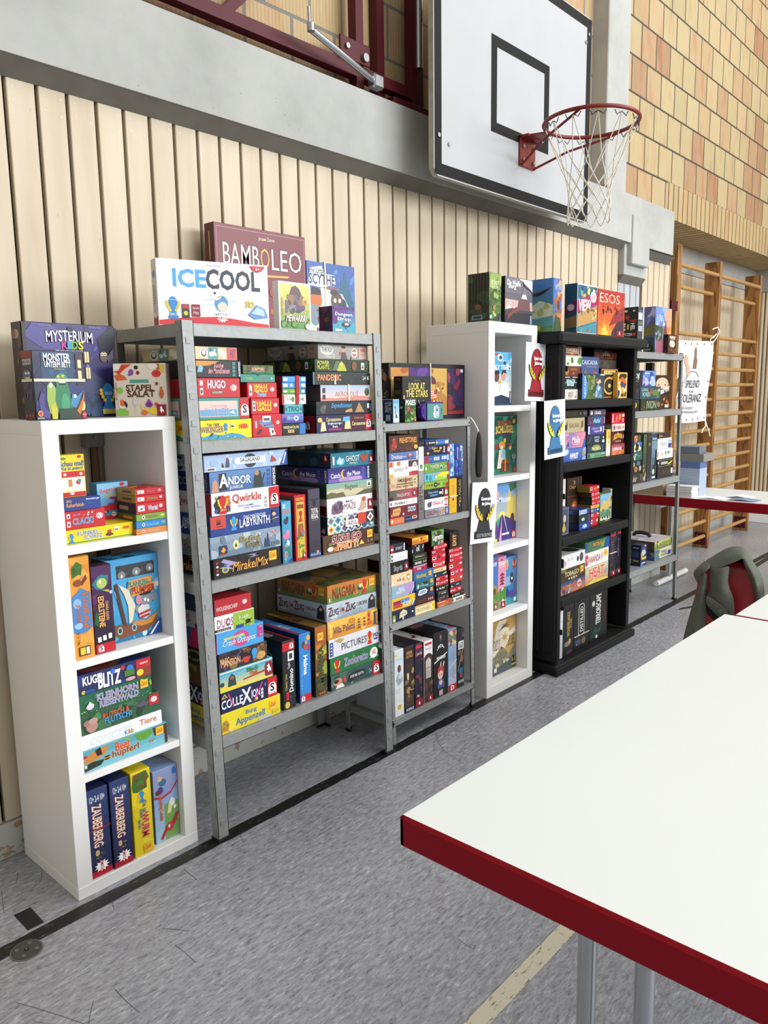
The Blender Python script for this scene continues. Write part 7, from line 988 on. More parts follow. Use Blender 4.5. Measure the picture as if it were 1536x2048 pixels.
# lowest deck of the small rack
tl=', small rack lowest deck'
M3=cb(.1305)
for xl,xr,yt,base,art,look,op in((167,250,1192,'#dfe3e6',[G('#ecedee','#c8d4dc',5),E(.2,.93,.14,.03,'#d8c860'),T('PALEO',.2,.85,.8,.88,'#a8b0b4'),E(.5,.72,.2,.06,'#6a4434'),P([(.1,.56),(.4,.66),(.8,.62),(.9,.52),(.4,.46)],'#9aa6b0'),E(.6,.6,.2,.04,'#c8d0d8'),R(.1,.405,.7,.41,'#888'),R(.1,.38,.5,.385,'#888'),R(.1,.355,.6,.36,'#888'),E(.5,.14,.22,.035,'#e0b428'),R(.36,.10,.66,.12,'#e0b428')],'tall white upright box, leftmost',dict(side=('#a8acb0',),top=[B('#8a9098',3)])),(256,340,1160,'#2a1c22',[G('#4a3a2c','#28181c',4),T('HERR',.2,.88,.84,.93,'#c89048',bold=.02),T('DER RINGE',.16,.83,.88,.87,'#c89048',bold=.02),B('#6a4c34 #8a7048 #3c2a24 #a89058 #2c2028',26,0,.12,1,.7),E(.3,.55,.1,.06,'#e8d890'),R(0,0,1,.07,'#17275a'),T('KOSMOS',.1,.015,.9,.055,'#fff',bold=.02)],'dark bronze upright box with blue foot stripe',dict(top=[B('#1c2030 #28304c',4)])),(344,415,1130,'#1c1a30',[B('#2a2040 #5a2440 #38305c #7a3048 #141428',26),R(.1,.93,.9,.97,'#c83040'),T('CRISTAL',.2,.82,.9,.86,'#d8c8c0'),L('schmidt',.5,.16,.01),R(.2,.16,.5,.2,'#e8a860'),R(.0,0,1,.13,'#8c1a2b'),L('peg',.5,.06,.09)],'deep violet upright box, third from left',dict(top=[B('#3c2028 #6a2430',4)])),(424,503,1108,'#d8d4d2',[R(0,.76,1,1,'#e0dedf'),R(.1,.93,.9,.97,'#b82c3c'),T('VERSAILLES',.14,.86,.86,.885,'#555'),P([(0,.0),(0,.74),(.2,.78),(.5,.8),(.8,.78),(1,.74),(1,0)],'#3a2a28'),P([(.22,.40),(.2,.68),(.5,.74),(.8,.68),(.78,.40)],'#cfc4c0'),R(.48,.40,.52,.74,'#5a4440'),R(.24,.56,.76,.57,'#5a4440'),R(.28,.42,.44,.54,'#b8a8a4'),R(.56,.42,.72,.54,'#b8a8a4'),B('#5c3c34 #7a5a50 #2c1c1c',14,0,.02,1,.34),R(.4,0,1,.12,'#8c1a2b'),L('peg',.7,.06,.08)],'upright white-topped box with arched window',dict(side=('#3a3438',),top=[B('#7a2430 #5c1c28',4)])),(508,632,1040,'#111014',[P([(.44,.86),(.42,.96),(.58,.96),(.62,.86)],'#4a2c5c'),E(.5,.92,.05,.03,'#8a7060'),T('OLA',.3,.76,.7,.80,'#e8e8e8',bold=.02),P([(.24,.74),(.5,.82),(.78,.74),(.76,.73),(.5,.81),(.26,.73)],'#e8e8e8'),T('MUNCHKIN',.22,.58,.84,.63,'#f0f0f0',bold=.03),P([(.04,.54),(.04,.56),(.98,.66),(.98,.645)],'#f0f0f0'),P([(.42,.44),(.5,.54),(.56,.54),(.52,.44)],'#e0b8b0'),P([(.60,.44),(.72,.54),(.78,.52),(.70,.43)],'#e0b8b0'),E(.5,.38,.25,.085,'#b83a34'),E(.48,.34,.19,.07,'#e8c4b4'),P([(.28,.36),(.3,.46),(.7,.46),(.7,.38),(.5,.41)],'#b83a34'),E(.42,.34,.03,.014,'#3c5a9c'),E(.56,.34,.03,.014,'#3c5a9c'),P([(.26,.14),(.3,.27),(.7,.27),(.78,.14),(.6,.1),(.4,.1)],'#4a5a9a'),E(.5,.22,.12,.04,'#e0b8b0'),P([(.3,.02),(.34,.14),(.7,.14),(.74,.02)],'#22202a'),E(.44,.06,.06,.05,'#e0b8b0'),E(.58,.06,.06,.05,'#e0b8b0')],'widest black upright box with red-haired doll',dict(side=('#0c0c10',),top=[B('#241c34 #3c2c50 #7a5060',6)])),(637,712,1008,'#7a98c4',[G('#a8bcd4','#6a88b8',4),R(0,.78,1,1,'#7a5a4c'),B('#8a6a5c #b8604c #5a7a5c #c8b090',16,0,.74,1,1,.8),T('STONEWALL',.52,.2,.76,.7,'#c8a860',rot=90),P([(0,.4),(1,.5),(1,.48),(0,.38)],'#d8ccb8'),R(0,0,1,.11,'#c31a26'),T('D',.3,.02,.66,.09,'#fff',bold=.05)],'upright blue box with townscape on top end',dict(top=[B('#a83038 #3c5c7c #8a6a50',6)])),(716,778,1004,'#101820',[B('#1c2430 #2c4c5c #6a5038 #141c24',16),P([(.0,.3),(.9,.72),(.94,.70),(.04,.28)],'#b8a080'),R(.1,.66,.9,.80,'#d8d8d4'),T('BRICK',.2,.68,.8,.78,'#222',rot=90,bold=.03),E(.6,.5,.2,.07,'#8a6040'),E(.5,.28,.3,.06,'#1c6a8c'),E(.5,.2,.16,.04,'#b83a4c'),('F',lambda f:[f.ell(.2+j*.3,.1,.11,.03,'#b8bcb8')for j in range(3)])],'slim black upright box at the right end',dict(top=[B('#28485c #1c2430',4)]))):
 run(Z9,M3,-.038,.24,tl,GC,[(xl,xr,yt,base,art,look,op)],clampx=(1.452,2.02))
# black pouch on the post
r=empty('pouch',(2.045,-.052,1.19),'narrow black pouch hanging by a white cord from small rack post','pouch')
g=MB();cx_,cy_=2.035,-.062
lv=[(1.375,.004),(1.36,.010),(1.34,.016),(1.28,.021),(1.22,.023),(1.18,.021),(1.16,.014),(1.157,.003)]
n=14;vs=[]
for z_,rr in lv:vs+=[(cx_+rr*math.cos(6.2832*k/n),cy_-.012+rr*.6*math.sin(6.2832*k/n),z_)for k in range(n)]
fs=[(i*n+k,i*n+(k+1)%n,(i+1)*n+(k+1)%n,(i+1)*n+k)for i in range(len(lv)-1)for k in range(n)]+[tuple(range(n)),tuple(range(len(vs)-1,len(vs)-n-1,-1))]
g.add(vs,fs,0,True);part('bag',g,M['bagm'],r)
g=MB();g.tube([(2.003,-.035,1.430),(2.000,-.052,1.440),(2.012,-.058,1.425),(2.03,-.068,1.39),(cx_,cy_-.012,1.36)],.0035,8);part('cord',g,M['cord'],r)
# ------------------------------------------------------------------ tall white unit
GD='games on the tall white unit'
def at0(z):return(2.2,z,0)
tl=' on top of tall white unit'
run(Z10,at0(1.895),-.03,.125,tl,GD,[(745,878,127,'#5a7a34',[G('#2c3c1c','#8cac4c',6),B('#4a6a2c #6a8a3c #a8c468 #3c5424',20),('F',lambda f:[f.rect(.08+j*.13,.3,.1+j*.13,1,'#24341c')for j in range(7)]),T('FOREST',.2,.76,.8,.84,'#dfe8c0'),T('SHUFFLE',.2,.67,.84,.74,'#dfe8c0'),E(.4,.28,.12,.06,'#a87850'),R(.02,.05,.2,.12,'#c8d0d8'),R(.8,.03,.95,.1,'#2c4ca0')],'green forest-picture box with fox',dict(side=('#1c2814',B('#2c4420 #38542c #18240e',14),('F',lambda f:[f.rect(.1+j*.14,.3,.12+j*.14,1,'#121a0c')for j in range(6)]),E(.5,.3,.16,.06,'#7a4a24'),R(.2,.04,.7,.13,'#8a94b0'),R(.26,.055,.64,.115,'#28384c'))))])
run(Z10,at0(1.895),-.03,.07,tl,GD,[(917,1215,168,'#5a5664',[G('#23222c','#77727e',6),P([(.0,.28),(.3,.34),(.6,.36),(1,.3),(1,.5),(0,.52)],'#c8a8a0'),B('#e4e0e0 #b8b4bc #f0eeee',12,0,.33,1,.48),P([(.44,.3),(.48,.5),(.6,.56),(.66,.74),(.72,.56),(.9,.5),(.92,.3)],'#6a4a4c'),P([(.58,.56),(.68,.80),(.80,.56)],'#d8d4d8'),P([(.62,.66),(.69,.84),(.78,.66)],'#77727e'),P([(.05,.0),(.1,.2),(.4,.36),(.6,.34),(.3,.2),(.16,.0)],'#7a3c34'),P([(.0,0),(.3,.22),(1,.26),(1,0)],'#24222e'),P([(.5,.99),(.7,.9),(.9,.8),(.99,.74),(.99,.99)],'#ece8ec'),P([(.6,.99),(.66,.84),(.9,.76),(.99,.7),(.99,.74),(.72,.86)],'#2a2428'),T('Die Weiße',.06,.82,.54,.94,'#f4f4f4',bold=.03,slant=.2),T('Burg',.12,.73,.38,.85,'#f4f4f4',bold=.03,slant=.2),R(.9,.0,.99,.22,'#1c2c6c'),T('KOSMOS',.92,.02,.97,.2,'#fff',rot=90)],'grey box with white castle under snowy branches',dict(side=('#1c181e',B('#3c2c30 #28242c',6,0,0,1,.6))))])
tl=' compartment of tall white unit'
CD=(2.2125,2.545)
run(Z10,at0(1.490),.02,.06,tl,GD,[(760,990,985,'#6ab4d8',[G('#e8e0c8','#58a8d0',7),B('#8cc8e4 #4a98c8 #b8dcec',10,.1,.6,1,1),E(.44,.9,.13,.07,'#dfe8ec'),E(.46,.9,.08,.04,'#2c4a68'),E(.66,.8,.06,.03,'#22303c'),R(.2,.94,.34,.98,'#c8303c'),T('SKY TEAM',.1,.68,.94,.76,'#f6f8f8',bold=.03),P([(.1,.0),(.1,.4),(.3,.42),(.4,.2),(.5,.42),(.74,.44),(.9,.3),(.84,0)],'#f0ead8'),E(.28,.54,.12,.1,'#6a4030'),E(.62,.56,.11,.09,'#c89478'),P([(.5,.56),(.54,.66),(.72,.68),(.74,.6),(.6,.62)],'#3a241c'),E(.28,.62,.12,.04,'#221814'),E(.44,.44,.07,.03,'#e8a02c'),P([(0,0),(0,.14),(.5,.2),(1,.12),(1,0)],'#1c2c48'),R(.9,.02,.98,.26,'#1c2c6c'),T('KOSMOS',.92,.04,.97,.24,'#fff',rot=90)],'light blue box with two pilots, top')],clampx=(2.17,2.55))
run(Z11,at0(1.134),.04,.06,tl,GD,[(182,403,112,'#2c7a68',[G('#2a6a58','#3a9078',5),B('#246450 #4aa080 #1c5244',14),T('DIE MAGISCHEN',.22,.85,.76,.92,'#d86a3c','#4a1c34',bold=.03),T('SCHLÜSSEL',.14,.70,.86,.85,'#f0c860','#4a1c34',bold=.05,arch=.1),R(.26,.66,.74,.69,'#5a2c6c'),E(.86,.9,.06,.04,'#e8c860'),E(.5,.58,.05,.04,'#e8c040'),R(.49,.44,.51,.56,'#e8c040'),E(.38,.5,.11,.07,'#e89040'),E(.38,.46,.06,.04,'#f0d0b0'),E(.16,.48,.06,.05,'#a8302c'),E(.72,.48,.07,.05,'#c8402c'),E(.72,.44,.05,.035,'#e8c8a8'),P([(.2,.1),(.28,.42),(.5,.42),(.56,.1)],'#e0d8c8'),P([(.34,.3),(.4,.44),(.52,.42),(.54,.24)],'#8ab8d0'),R(.36,.04,.70,.18,'#6a3818'),P([(.36,.18),(.4,.25),(.68,.25),(.70,.18)],'#8a5020'),R(.5,.04,.54,.25,'#d8a83c'),L('sdj',.86,.27,.17,'#2c8ad2'),E(.9,.05,.07,.045,'#b8303c'),R(.02,.05,.08,.12,'#5a9ad0')],'green fairy-tale box with treasure chest, second',dict(pitch=.0))],clampx=CD)
run(Z11,at0(.778),.04,.06,tl,GD,[(186,395,583,'#78a8d8',[G('#d8c878','#6aa0d8',6),P([(.0,.99),(.3,.86),(.12,.5),(0,.5)],'#e0a8a8'),P([(.6,.7),(.7,.9),(.8,.74),(.99,.8),(.99,.3),(.6,.4)],'#d8c060'),P([(.66,.99),(.76,.84),(.99,.9),(.99,.99)],'#3c6a34'),T('e-Mission',.14,.68,.74,.78,'#f6f6f8',bold=.02),E(.4,.46,.12,.06,'#f8e878'),P([(.4,.46),(.0,.3),(0,.0),(.4,.0)],'#4a9a70'),P([(.36,.46),(.44,.46),(.7,.0),(.1,0)],'#3a2a74'),P([(.4,.46),(.38,.0),(.28,.0)],'#e090b0'),P([(.5,.44),(.99,.3),(.99,.0),(.7,.0)],'#382a70'),E(.12,.24,.09,.12,'#5c3080'),E(.84,.36,.08,.1,'#4a2c3c'),R(.02,.0,.2,.06,'#d8c83c'),R(.4,.1,.7,.13,'#fff'),R(.82,.01,.98,.14,'#c31a26'),L('schmidt',.9,.075,.11)],'sunrise-coloured box with converging road, third')],clampx=CD)
run(Z11,at0(.422),.02,.24,tl,GD,[(180,224,1082,'#3f72b8',[T('DORF',.12,.84,.9,.91,'#e8eef4',bold=.03),R(.1,.93,.4,.96,'#c8303c'),R(.5,.93,.8,.96,'#c8303c'),P([(0,0),(0,.4),(1,.34),(1,0)],'#4a8a3c'),B('#3c7a34 #a87848 #6a9a4c #c8a060',12,0,.05,1,.5),E(.5,.36,.24,.06,'#6a3c24'),R(.5,0,.96,.13,'#8c1a2b'),L('peg',.73,.065,.11)],'slim blue upright box with village, fourth')],clampx=(2.2125,3))
run(Z11,at0(.422),.018,.24,tl,GD,[(226,282,1078,'#d890b0',[T('DORF',.12,.84,.9,.91,'#fff',bold=.03),T('ROMANTIK',.2,.80,.8,.82,'#fff'),R(.3,.93,.6,.96,'#c8303c'),('F',lambda f:[(f.poly([(.16,.46+j*.06),(.5,.52+j*.06),(.84,.46+j*.06),(.7,.455+j*.06),(.3,.455+j*.06)],'#7a3038'))for j in range(4)]),P([(0,0),(0,.34),(1,.42),(1,0)],'#5a9a3c'),B('#e8c0d0 #4a8a34 #d8a8b8',9,0,.05,1,.4),R(.3,0,.96,.13,'#8c1a2b'),L('peg',.63,.065,.11)],'slim pink upright box with pagoda, fourth')])
run(Z11,at0(.422),.03,.07,tl,GD,[(264,446,1082,'#3f7ab0',[G('#2c6a9c','#4a86bc',5),E(.3,.5,.4,.1,'#7aa8c8'),P([(.0,.86),(.3,.96),(.34,.84),(.1,.74)],'#c8862c'),T('CAPTAIN',.02,.88,.32,.97,'#e8e0c8',bold=.03),T('FLIP',.04,.76,.34,.88,'#e8b840','#5a3418',bold=.05),L('sdj',.78,.84,.22,'#c8282c'),E(.6,.52,.13,.08,'#4a2c28'),E(.6,.6,.09,.07,'#3c3438'),E(.6,.54,.06,.03,'#e8e0d8'),P([(0,0),(0,.14),(1,.2),(1,0)],'#2c8a90'),E(.62,.2,.26,.08,'#4a3c8c'),P([(.74,.2),(.86,.3),(.9,.44),(.8,.46),(.78,.42),(.84,.4),(.8,.3),(.7,.24)],'#6a58a8'),P([(.1,.2),(.3,.34),(.42,.24),(.3,.18)],'#1c3c6c'),P([(.06,.26),(.16,.3),(.3,.4),(.28,.34)],'#1c3c6c'),R(.76,.04,.94,.12,'#dfe8ec')],'blue box with sea monster and captain, fourth')],clampx=(2.3,2.545))
run(Z11,at0(.055),.03,.07,tl,GD,[(178,403,1530,'#a8843c',[G('#6a7a78','#b8924a',5),P([(.3,.6),(.98,.99),(.98,.5),(.7,.3)],'#c8a864'),P([(0,.3),(.2,.9),(.3,.99),(.6,.99),(.4,.6)],'#d8cfc0'),P([(.06,.42),(.2,.56),(.94,.80),(.98,.70),(.7,.62),(.4,.5),(.1,.34)],'#ece4d4'),T('GUILD OF MERCHANT EXPLORERS',.1,.46,.94,.66,'#4a3828',slant=0),P([(.36,.52),(.36,.78),(.52,.86),(.70,.80),(.70,.6),(.54,.44)],'#e8dcc0'),('F',lambda f:star(f,.53,.66,f.w*.14,8,'#b89a5c',.3)),T('GUILD',.42,.84,.64,.92,'#4a3828'),P([(.26,.80),(.5,.9),(.8,.84),(.6,.87)],'#6a4a28'),B('#d8c89c #e8dcc0 #b89c60',16,.1,.12,.8,.32,.8),B('#8a8468 #5c6c6c',8,0,0,1,.14),P([(0,0),(.3,.1),(.99,.24),(.99,0)],'#4c5a5c'),L('sdj',.88,.17,.16,'#1c1c1c'),R(.8,.06,.97,.09,'#d8c83c'),R(.1,.06,.2,.14,'#e8e8e8')],'gold-brown box with compass crest, lowest')],clampx=CD)
# ------------------------------------------------------------------ black unit
GE='games on the black unit'
tl=' on top of black unit'
def e0(z):return(2.75,z,0)
run(Z12,e0(1.862),-.11,.16,tl,GE,[(190,281,128,'#4a6aa0',[G('#4a5a3c','#4a7ac8',5),P([(.5,.1),(.4,.6),(.6,.8),(.99,.7),(.99,.1)],'#c8743c'),B('#e8a050 #a85c34 #5a7ac0 #8a5a4c',14,0,.2,1,1),P([(.1,0),(.3,.3),(.8,.26),(1,0)],'#3c4c24'),E(.6,.5,.16,.09,'#5c3828'),T('HARMONIES',.2,.8,.9,.9,'#c8d4e8')],'tall blue box with eagle and burning tree',dict(side=('#3c78b0',G('#5c8a3c','#3c7ac0',6),P([(0,.3),(.2,.5),(.5,.6),(1,.5),(1,.24),(0,.2)],'#c8d4c0'),B('#d8dce0 #a8b870 #e0d8a0',10,0,.28,1,.55),P([(0,.72),(.5,.76),(.96,.84),(.7,.74),(.4,.68)],'#2c2018'),P([(0,.24),(1,.3),(1,.1),(0,.1)],'#5c9aa0'),R(.2,.03,.56,.12,'#c8b83c'))))])
run(Z12,e0(1.862),-.15,.075,tl,GE,[(436,645,182,'#e8e4de',[R(.02,.02,.97,.98,'#3a7890'),P([(.02,.52),(.97,.8),(.97,.97),(.02,.97)],'#2c6080'),B('#1f4c68 #3c8498 #b8b44c #d8cc60',18,.1,.72,.97,.98),P([(.02,.4),(.02,.66),(.97,.88),(.97,.62)],'#a81c5c'),T('VIEW',.06,.46,.66,.68,'#f4f0ec',bold=.05,slant=0),T('POINT OF',.3,.66,.6,.70,'#f4f0ec',bold=.02),E(.78,.77,.15,.115,'#ece8e0'),E(.78,.77,.1,.08,'#c8b0b8'),P([(.02,.12),(.02,.38),(.97,.6),(.97,.28)],'#b89058'),B('#7a5434 #d8b880 #d8c840 #8a6a3c',16,.1,.3,.97,.52),P([(.02,.02),(.02,.1),(.97,.26),(.97,.02)],'#3c8898'),B('#2c5a68 #5cb0b8 #a8703c',8,.1,.02,.9,.16)],'box with magenta diagonal stripe over landscape',dict(side=('#1c4a5c',P([(0,.36),(0,.56),(1,.66),(1,.46)],'#6c1440'),E(.5,.52,.3,.07,'#c8b8b8'),R(0,0,1,.08,'#28606c'),P([(0,.08),(0,.3),(1,.36),(1,.12)],'#8a6c40'))))])
run(Z12,e0(1.862),-.155,.05,tl,GE,[(648,925,238,'#b83428',[G('#e0702c','#b02c28',6),P([(.45,0),(.7,.3),(.98,.5),(.98,0)],'#3c2430'),P([(.4,.2),(.6,.5),(.98,.7),(.98,.4)],'#8c2830'),T('ESOS',.06,.72,.80,.93,'#f0dcc0',bold=-.01),P([(.04,.0),(.06,.2),(.16,.16),(.24,.4),(.3,.2),(.4,.3),(.44,.12),(.54,.14),(.5,0)],'#e88a2c'),P([(.12,0),(.16,.12),(.26,.24),(.34,.1),(.42,0)],'#f0c048'),B('#5c1818 #6c2020',11,.1,.4,.95,.68,.5),E(.2,.52,.03,.06,'#4c1414'),E(.36,.6,.03,.06,'#4c1414'),E(.7,.56,.03,.07,'#4c1414'),R(.7,0,.95,.13,'#8c1a2b'),L('peg',.82,.07,.13)],'red box with dancers around a fire')])
tl=' of black unit'
CE=(2.742,3.538)
o=run(Z16,e0(1.511),-.10,.12,tl,GE,[(303,548,798,'#d5cdc2',[B('#e8e4dc #c8bcb0',3),P([(.1,.1),(.14,.7),(.2,.1)],'#efece6'),T('SPACE',.30,.52,.62,.74,'#4a4648',bold=.01),T('PUZZLE',.30,.24,.62,.46,'#4a4648',bold=.01),E(.78,.28,.04,.1,'#b85a5c'),R(.98,0,.999,1,'#8a2a34')],'pale grey box at bottom of left pile, top shelf',{}),(305,575,590,'#25282b',[R(0,.93,.36,1,'#c8c8c4'),R(.5,.93,1,1,'#c8c8c4'),T('SPACE',.16,.54,.66,.78,'#a8d0d8','#d8e8ec',bold=.02),T('BASE',.20,.26,.60,.52,'#a8d0d8','#d8e8ec',bold=.02),R(.02,.5,.8,.54,'#b8d8e0')],'charcoal box with icy white title, top shelf'),(312,577,420,'#6e2c1f',[E(.14,.5,.13,.38,'#8a8a3c'),E(.13,.5,.07,.22,'#c8602c'),T('SAVANNA',.36,.56,.80,.80,'#b8864c',arch=.2),P([(.5,.2),(.56,.5),(.64,.24)],'#b0804a'),R(.9,.0,1,.5,'#8c1a2b')],'red-brown box with curved ochre title, top shelf'),(316,592,240,'#dfe6d8',[B('#4c8a34 #6aa848 #3c7428',6,.1,.1,1,.6,.7),E(.44,.55,.07,.3,'#3c7a30'),E(.9,.5,.12,.36,'#4c9038'),E(.2,.2,.07,.16,'#6aa040'),R(.0,.9,1,1,'#c8d0c0')],'white box scattered with green leaves, top shelf'),(332,595,75,'#7a2c22',[T('TOWERBRIX',.02,.36,.76,.76,'#e0d4c0','#4a1410',bold=.03),R(.0,.2,.8,.28,'#d8c8b0'),E(.4,.16,.08,.12,'#e0b040'),R(.78,.0,.99,1,'#a89884'),R(.84,.1,.92,.9,'#5c3c30')],'dark red box topmost of left pile, top shelf',dict(zmax=1.798)),],clampx=CE)
run(Z16,e0(1.511),-.075,.035,tl,GE,[(592,880,264,'#46588c',[T('CASCADIA',.02,.82,.9,.92,'#e4e8f0',bold=.01),T('Im Herzen der Natur',.3,.76,.88,.79,'#a8b4d0'),L('sdj',.76,.58,.2,'#c8282c'),P([(0,.5),(.2,.72),(.3,.64),(.36,.4),(0,.3)],'#7a6c78'),P([(0,0),(0,.4),(1,.36),(1,0)],'#3c4a68')],'dusty blue upright box behind others, top shelf')])
run(Z16,e0(1.511),-.035,.05,tl,GE,[(800,1215,88,'#15110f',[B('#1c1814 #0e0c0a',6),T('DAS SOMMERCAMP',.02,.82,.98,.95,'#8c3420',bold=.02),P([(.2,.2),(.2,.8),(.96,.8),(.96,.2)],'#4c4438'),B('#5c5244 #3c352c',8,.22,.3,.94,.78),P([(.3,.88),(.5,.99),(.7,.88)],'#6a6054'),E(.46,.44,.05,.06,'#1c1412'),E(.7,.4,.04,.05,'#2c1c18')],'shadowed dark box with tent picture, top shelf',dict(zmax=1.798))],clampx=CE)
run(Z16,e0(1.511),-.085,.04,tl,GE,[(905,1186,452,'#241810',[('F',lambda f:frame_f(f,.03,.97,.02,.98,'#c8782c',.03)),R(.16,.80,.84,.93,'#e0c878'),T('THE GANG',.24,.83,.76,.90,'#2c2018',bold=.02),E(.5,.42,.36,.3,'#d8a050'),E(.5,.42,.28,.235,'#1c1a14'),E(.5,.42,.22,.18,'#2c2c1c'),E(.5,.42,.08,.07,'#d8b868'),B('#b8602c #d8a050',10,.05,.03,.95,.16),B('#a8502c #e0c078',8,.6,.6,.95,.8,.8)],'black and orange box with vault dial, top shelf')])
run(Z16,e0(1.511),-.12,.03,tl,GE,[(1180,1336,520,'#dfb250',[R(.06,.04,.92,.96,'#e8c468'),B('#2c241c #d8602c #f0e0b0 #4a3c6c #c8883c',20,.08,.05,.9,.95),R(-.0,.01,.06,.3,'#2c4ca0')],'small yellow box with inky figures, top shelf')],clampx=CE)
run(Z16,e0(1.511),-.125,.035,tl,GE,[(606,966,538,'#4a5c44',[G('#2c4c5c','#28384c',3),P([(0,0),(0,1),(.12,.9),(.3,.5),(.16,.0)],'#3f84c8'),B('#5a90c8 #6aa0d8',4,0,.1,.2,.8),P([(.14,0),(.34,.5),(.1,.99),(.5,.9),(.54,0)],'#4c6434'),B('#6a7c44 #38502c #7c8c54',14,.24,.1,.56,.95),P([(.56,.04),(.62,.5),(.72,.66),(.84,.3),(.9,.04)],'#6c94a8'),B('#88b0c0 #4c7490 #c8d4d8',8,.58,.06,.88,.5),E(.64,.72,.09,.12,'#7a5c48'),P([(.62,.64),(.78,.8),(.84,.66),(.72,.6)],'#c8bca8'),R(.78,.94,.99,.99,'#c8d0d8'),('F',lambda f:f.text('CASCADIA',.06,.06,.14,.92,'#dfe8f4',rot=90,bold=.01))],'upright waterfall-and-bear box leaning forward, top shelf',dict(side=('#0c1418',)))],clampx=(2.905,3.2))
tl=' of black unit, second shelf'
run(Z16,e0(1.172),-.105,.16,tl,GE,[(280,665,1772,'#4464ac',[G('#3c58a0','#4c70b8',3),E(.1,.8,.16,.3,'#b8ccd8'),E(.95,.7,.1,.3,'#88a8d0'),E(.95,.1,.12,.2,'#88a8d0'),T('HAMLET',.32,.24,.66,.62,'#f0f0f4',bold=.05,slant=.1),R(.34,.16,.6,.19,'#b0bcd8'),R(.84,.3,.94,.76,'#a89468')],'blue box at foot of left pile'),(288,660,1515,'#b880a8',[G('#6a74b0','#d88898',5,True),B('#6c80c0 #d890a8 #c878a0',9,0,0,.5,1),P([(.84,0),(1,0),(1,.8)],'#3c5ca8'),T('Malia',.40,.32,.74,.74,'#f4e4ec',bold=.02,slant=.2),P([(.18,.1),(.22,.6),(.26,.14)],'#2c3c6c'),R(.42,.22,.68,.25,'#f0d0d8')],'pink and blue marbled box'),(306,645,1272,'#b4a580',[B('#bcae8a #a89870',4),T('RAUHA',.26,.3,.72,.66,'#2c2a24',bold=-.01),P([(.08,.14),(.1,.7),(.16,.82),(.18,.5),(.14,.2)],'#7a6844'),P([(.82,.3),(.84,.76),(.92,.84),(.94,.4),(.88,.26)],'#6a5838')],'khaki box with dark thin capitals'),(312,690,1140,'#141210',[R(.05,.2,.58,.8,'#2c2820'),E(.7,.5,.04,.2,'#585450'),R(.82,.3,.96,.76,'#585450')],'black shadowed box topmost of left pile'),],clampx=CE)
run(Z16,e0(1.172),-.10,.15,tl,GE,[(682,973,1842,'#6c9c80',[B('#78a88c #5c8c70',4),R(.03,.1,.14,.9,'#4c4434'),T('Canvas',.42,.3,.70,.70,'#22342c',bold=-.01),R(.2,.4,.38,.56,'#8cc0a4'),R(.76,.3,.97,.46,'#2c4438'),R(.8,.6,.96,.74,'#d0dcd4')],'sage green flat box at foot of middle pile',dict(side=('#1c3028',))),(682,970,1702,'#24323c',[E(.12,.5,.1,.3,'#2c4050'),E(.5,.6,.24,.4,'#8a9440'),T('PACIFICA',.26,.3,.76,.68,'#e8e4b0','#3c4420',bold=.03),R(.86,.1,.9,.9,'#3c64a8'),R(.94,0,1,1,'#17275a')],'dark box with yellowish emblem, middle pile',dict(side=('#10182c',))),(674,966,1548,'#1d2638',[P([(.06,.1),(.2,.8),(.36,.86),(.3,.76),(.14,.1)],'#3c4656'),T('SPIRITS',.42,.62,.70,.84,'#b8d0dc',bold=.01),T('WILD',.44,.2,.68,.52,'#a0d0e0','#4a6c84',bold=.03),R(.87,.1,.99,.4,'#e0e4e8'),E(.93,.66,.03,.12,'#e8ecf0')],'near-black navy box with pale three-line title',dict(side=('#0c101c',))),(697,960,1390,'#443c86',[R(.0,.1,.09,.94,'#d8dce8'),T('VERFLIXXT',.22,.54,.7,.80,'#a8a0d0','#6a5cb0',bold=.01),T('& Zugemüse',.36,.22,.7,.46,'#e0e0f0',bold=.03),R(.74,.3,.84,.84,'#e0e4f0'),R(.93,.2,.98,.9,'#d8dcf0')],'purple box with lavender title, middle pile',dict(side=('#201c48',))),(692,970,1238,'#2a4c78',[R(0,0,.28,1,'#5c3048'),B('#6c3850 #3c7ab0 #5090c8',7,.1,0,.7,1),T('Azul',.32,.26,.72,.78,'#a8d8f0','#2c70b0',bold=.02,slant=.2),R(.8,.1,.88,.9,'#8a3c5c'),R(.94,0,1,1,'#17275a'),R(.955,.1,.985,.9,'#c8d0e8')],'blue and plum box, middle pile',dict(side=('#121a44',))),(722,985,1130,'#4c4058',[B('#54485f #443a50',3),E(.12,.5,.07,.3,'#f0f0f0'),E(.12,.56,.03,.1,'#4c4058'),T('ORAKEL',.30,.24,.72,.74,'#f0f0f2',bold=.03),R(.78,.3,.98,.6,'#6a5c74')],'greyish purple box topmost of middle pile',dict(side=('#28222e',))),])
run(Z16,e0(1.172),-.098,.16,tl,GE,[(994,1066,1450,'#d8bc58',[G('#f0ead8','#d8bc50',3),T('KNARR',.4,.5,.8,.92,'#8a6428',rot=90),R(.1,.02,.9,.3,'#efeae0'),T('dots',.3,.06,.7,.26,'#c8b890',rot=90),R(0,.43,1,.45,'#e8e4d4')],'upright yellow box in the middle',dict(side=('#7c6a3c',)))])
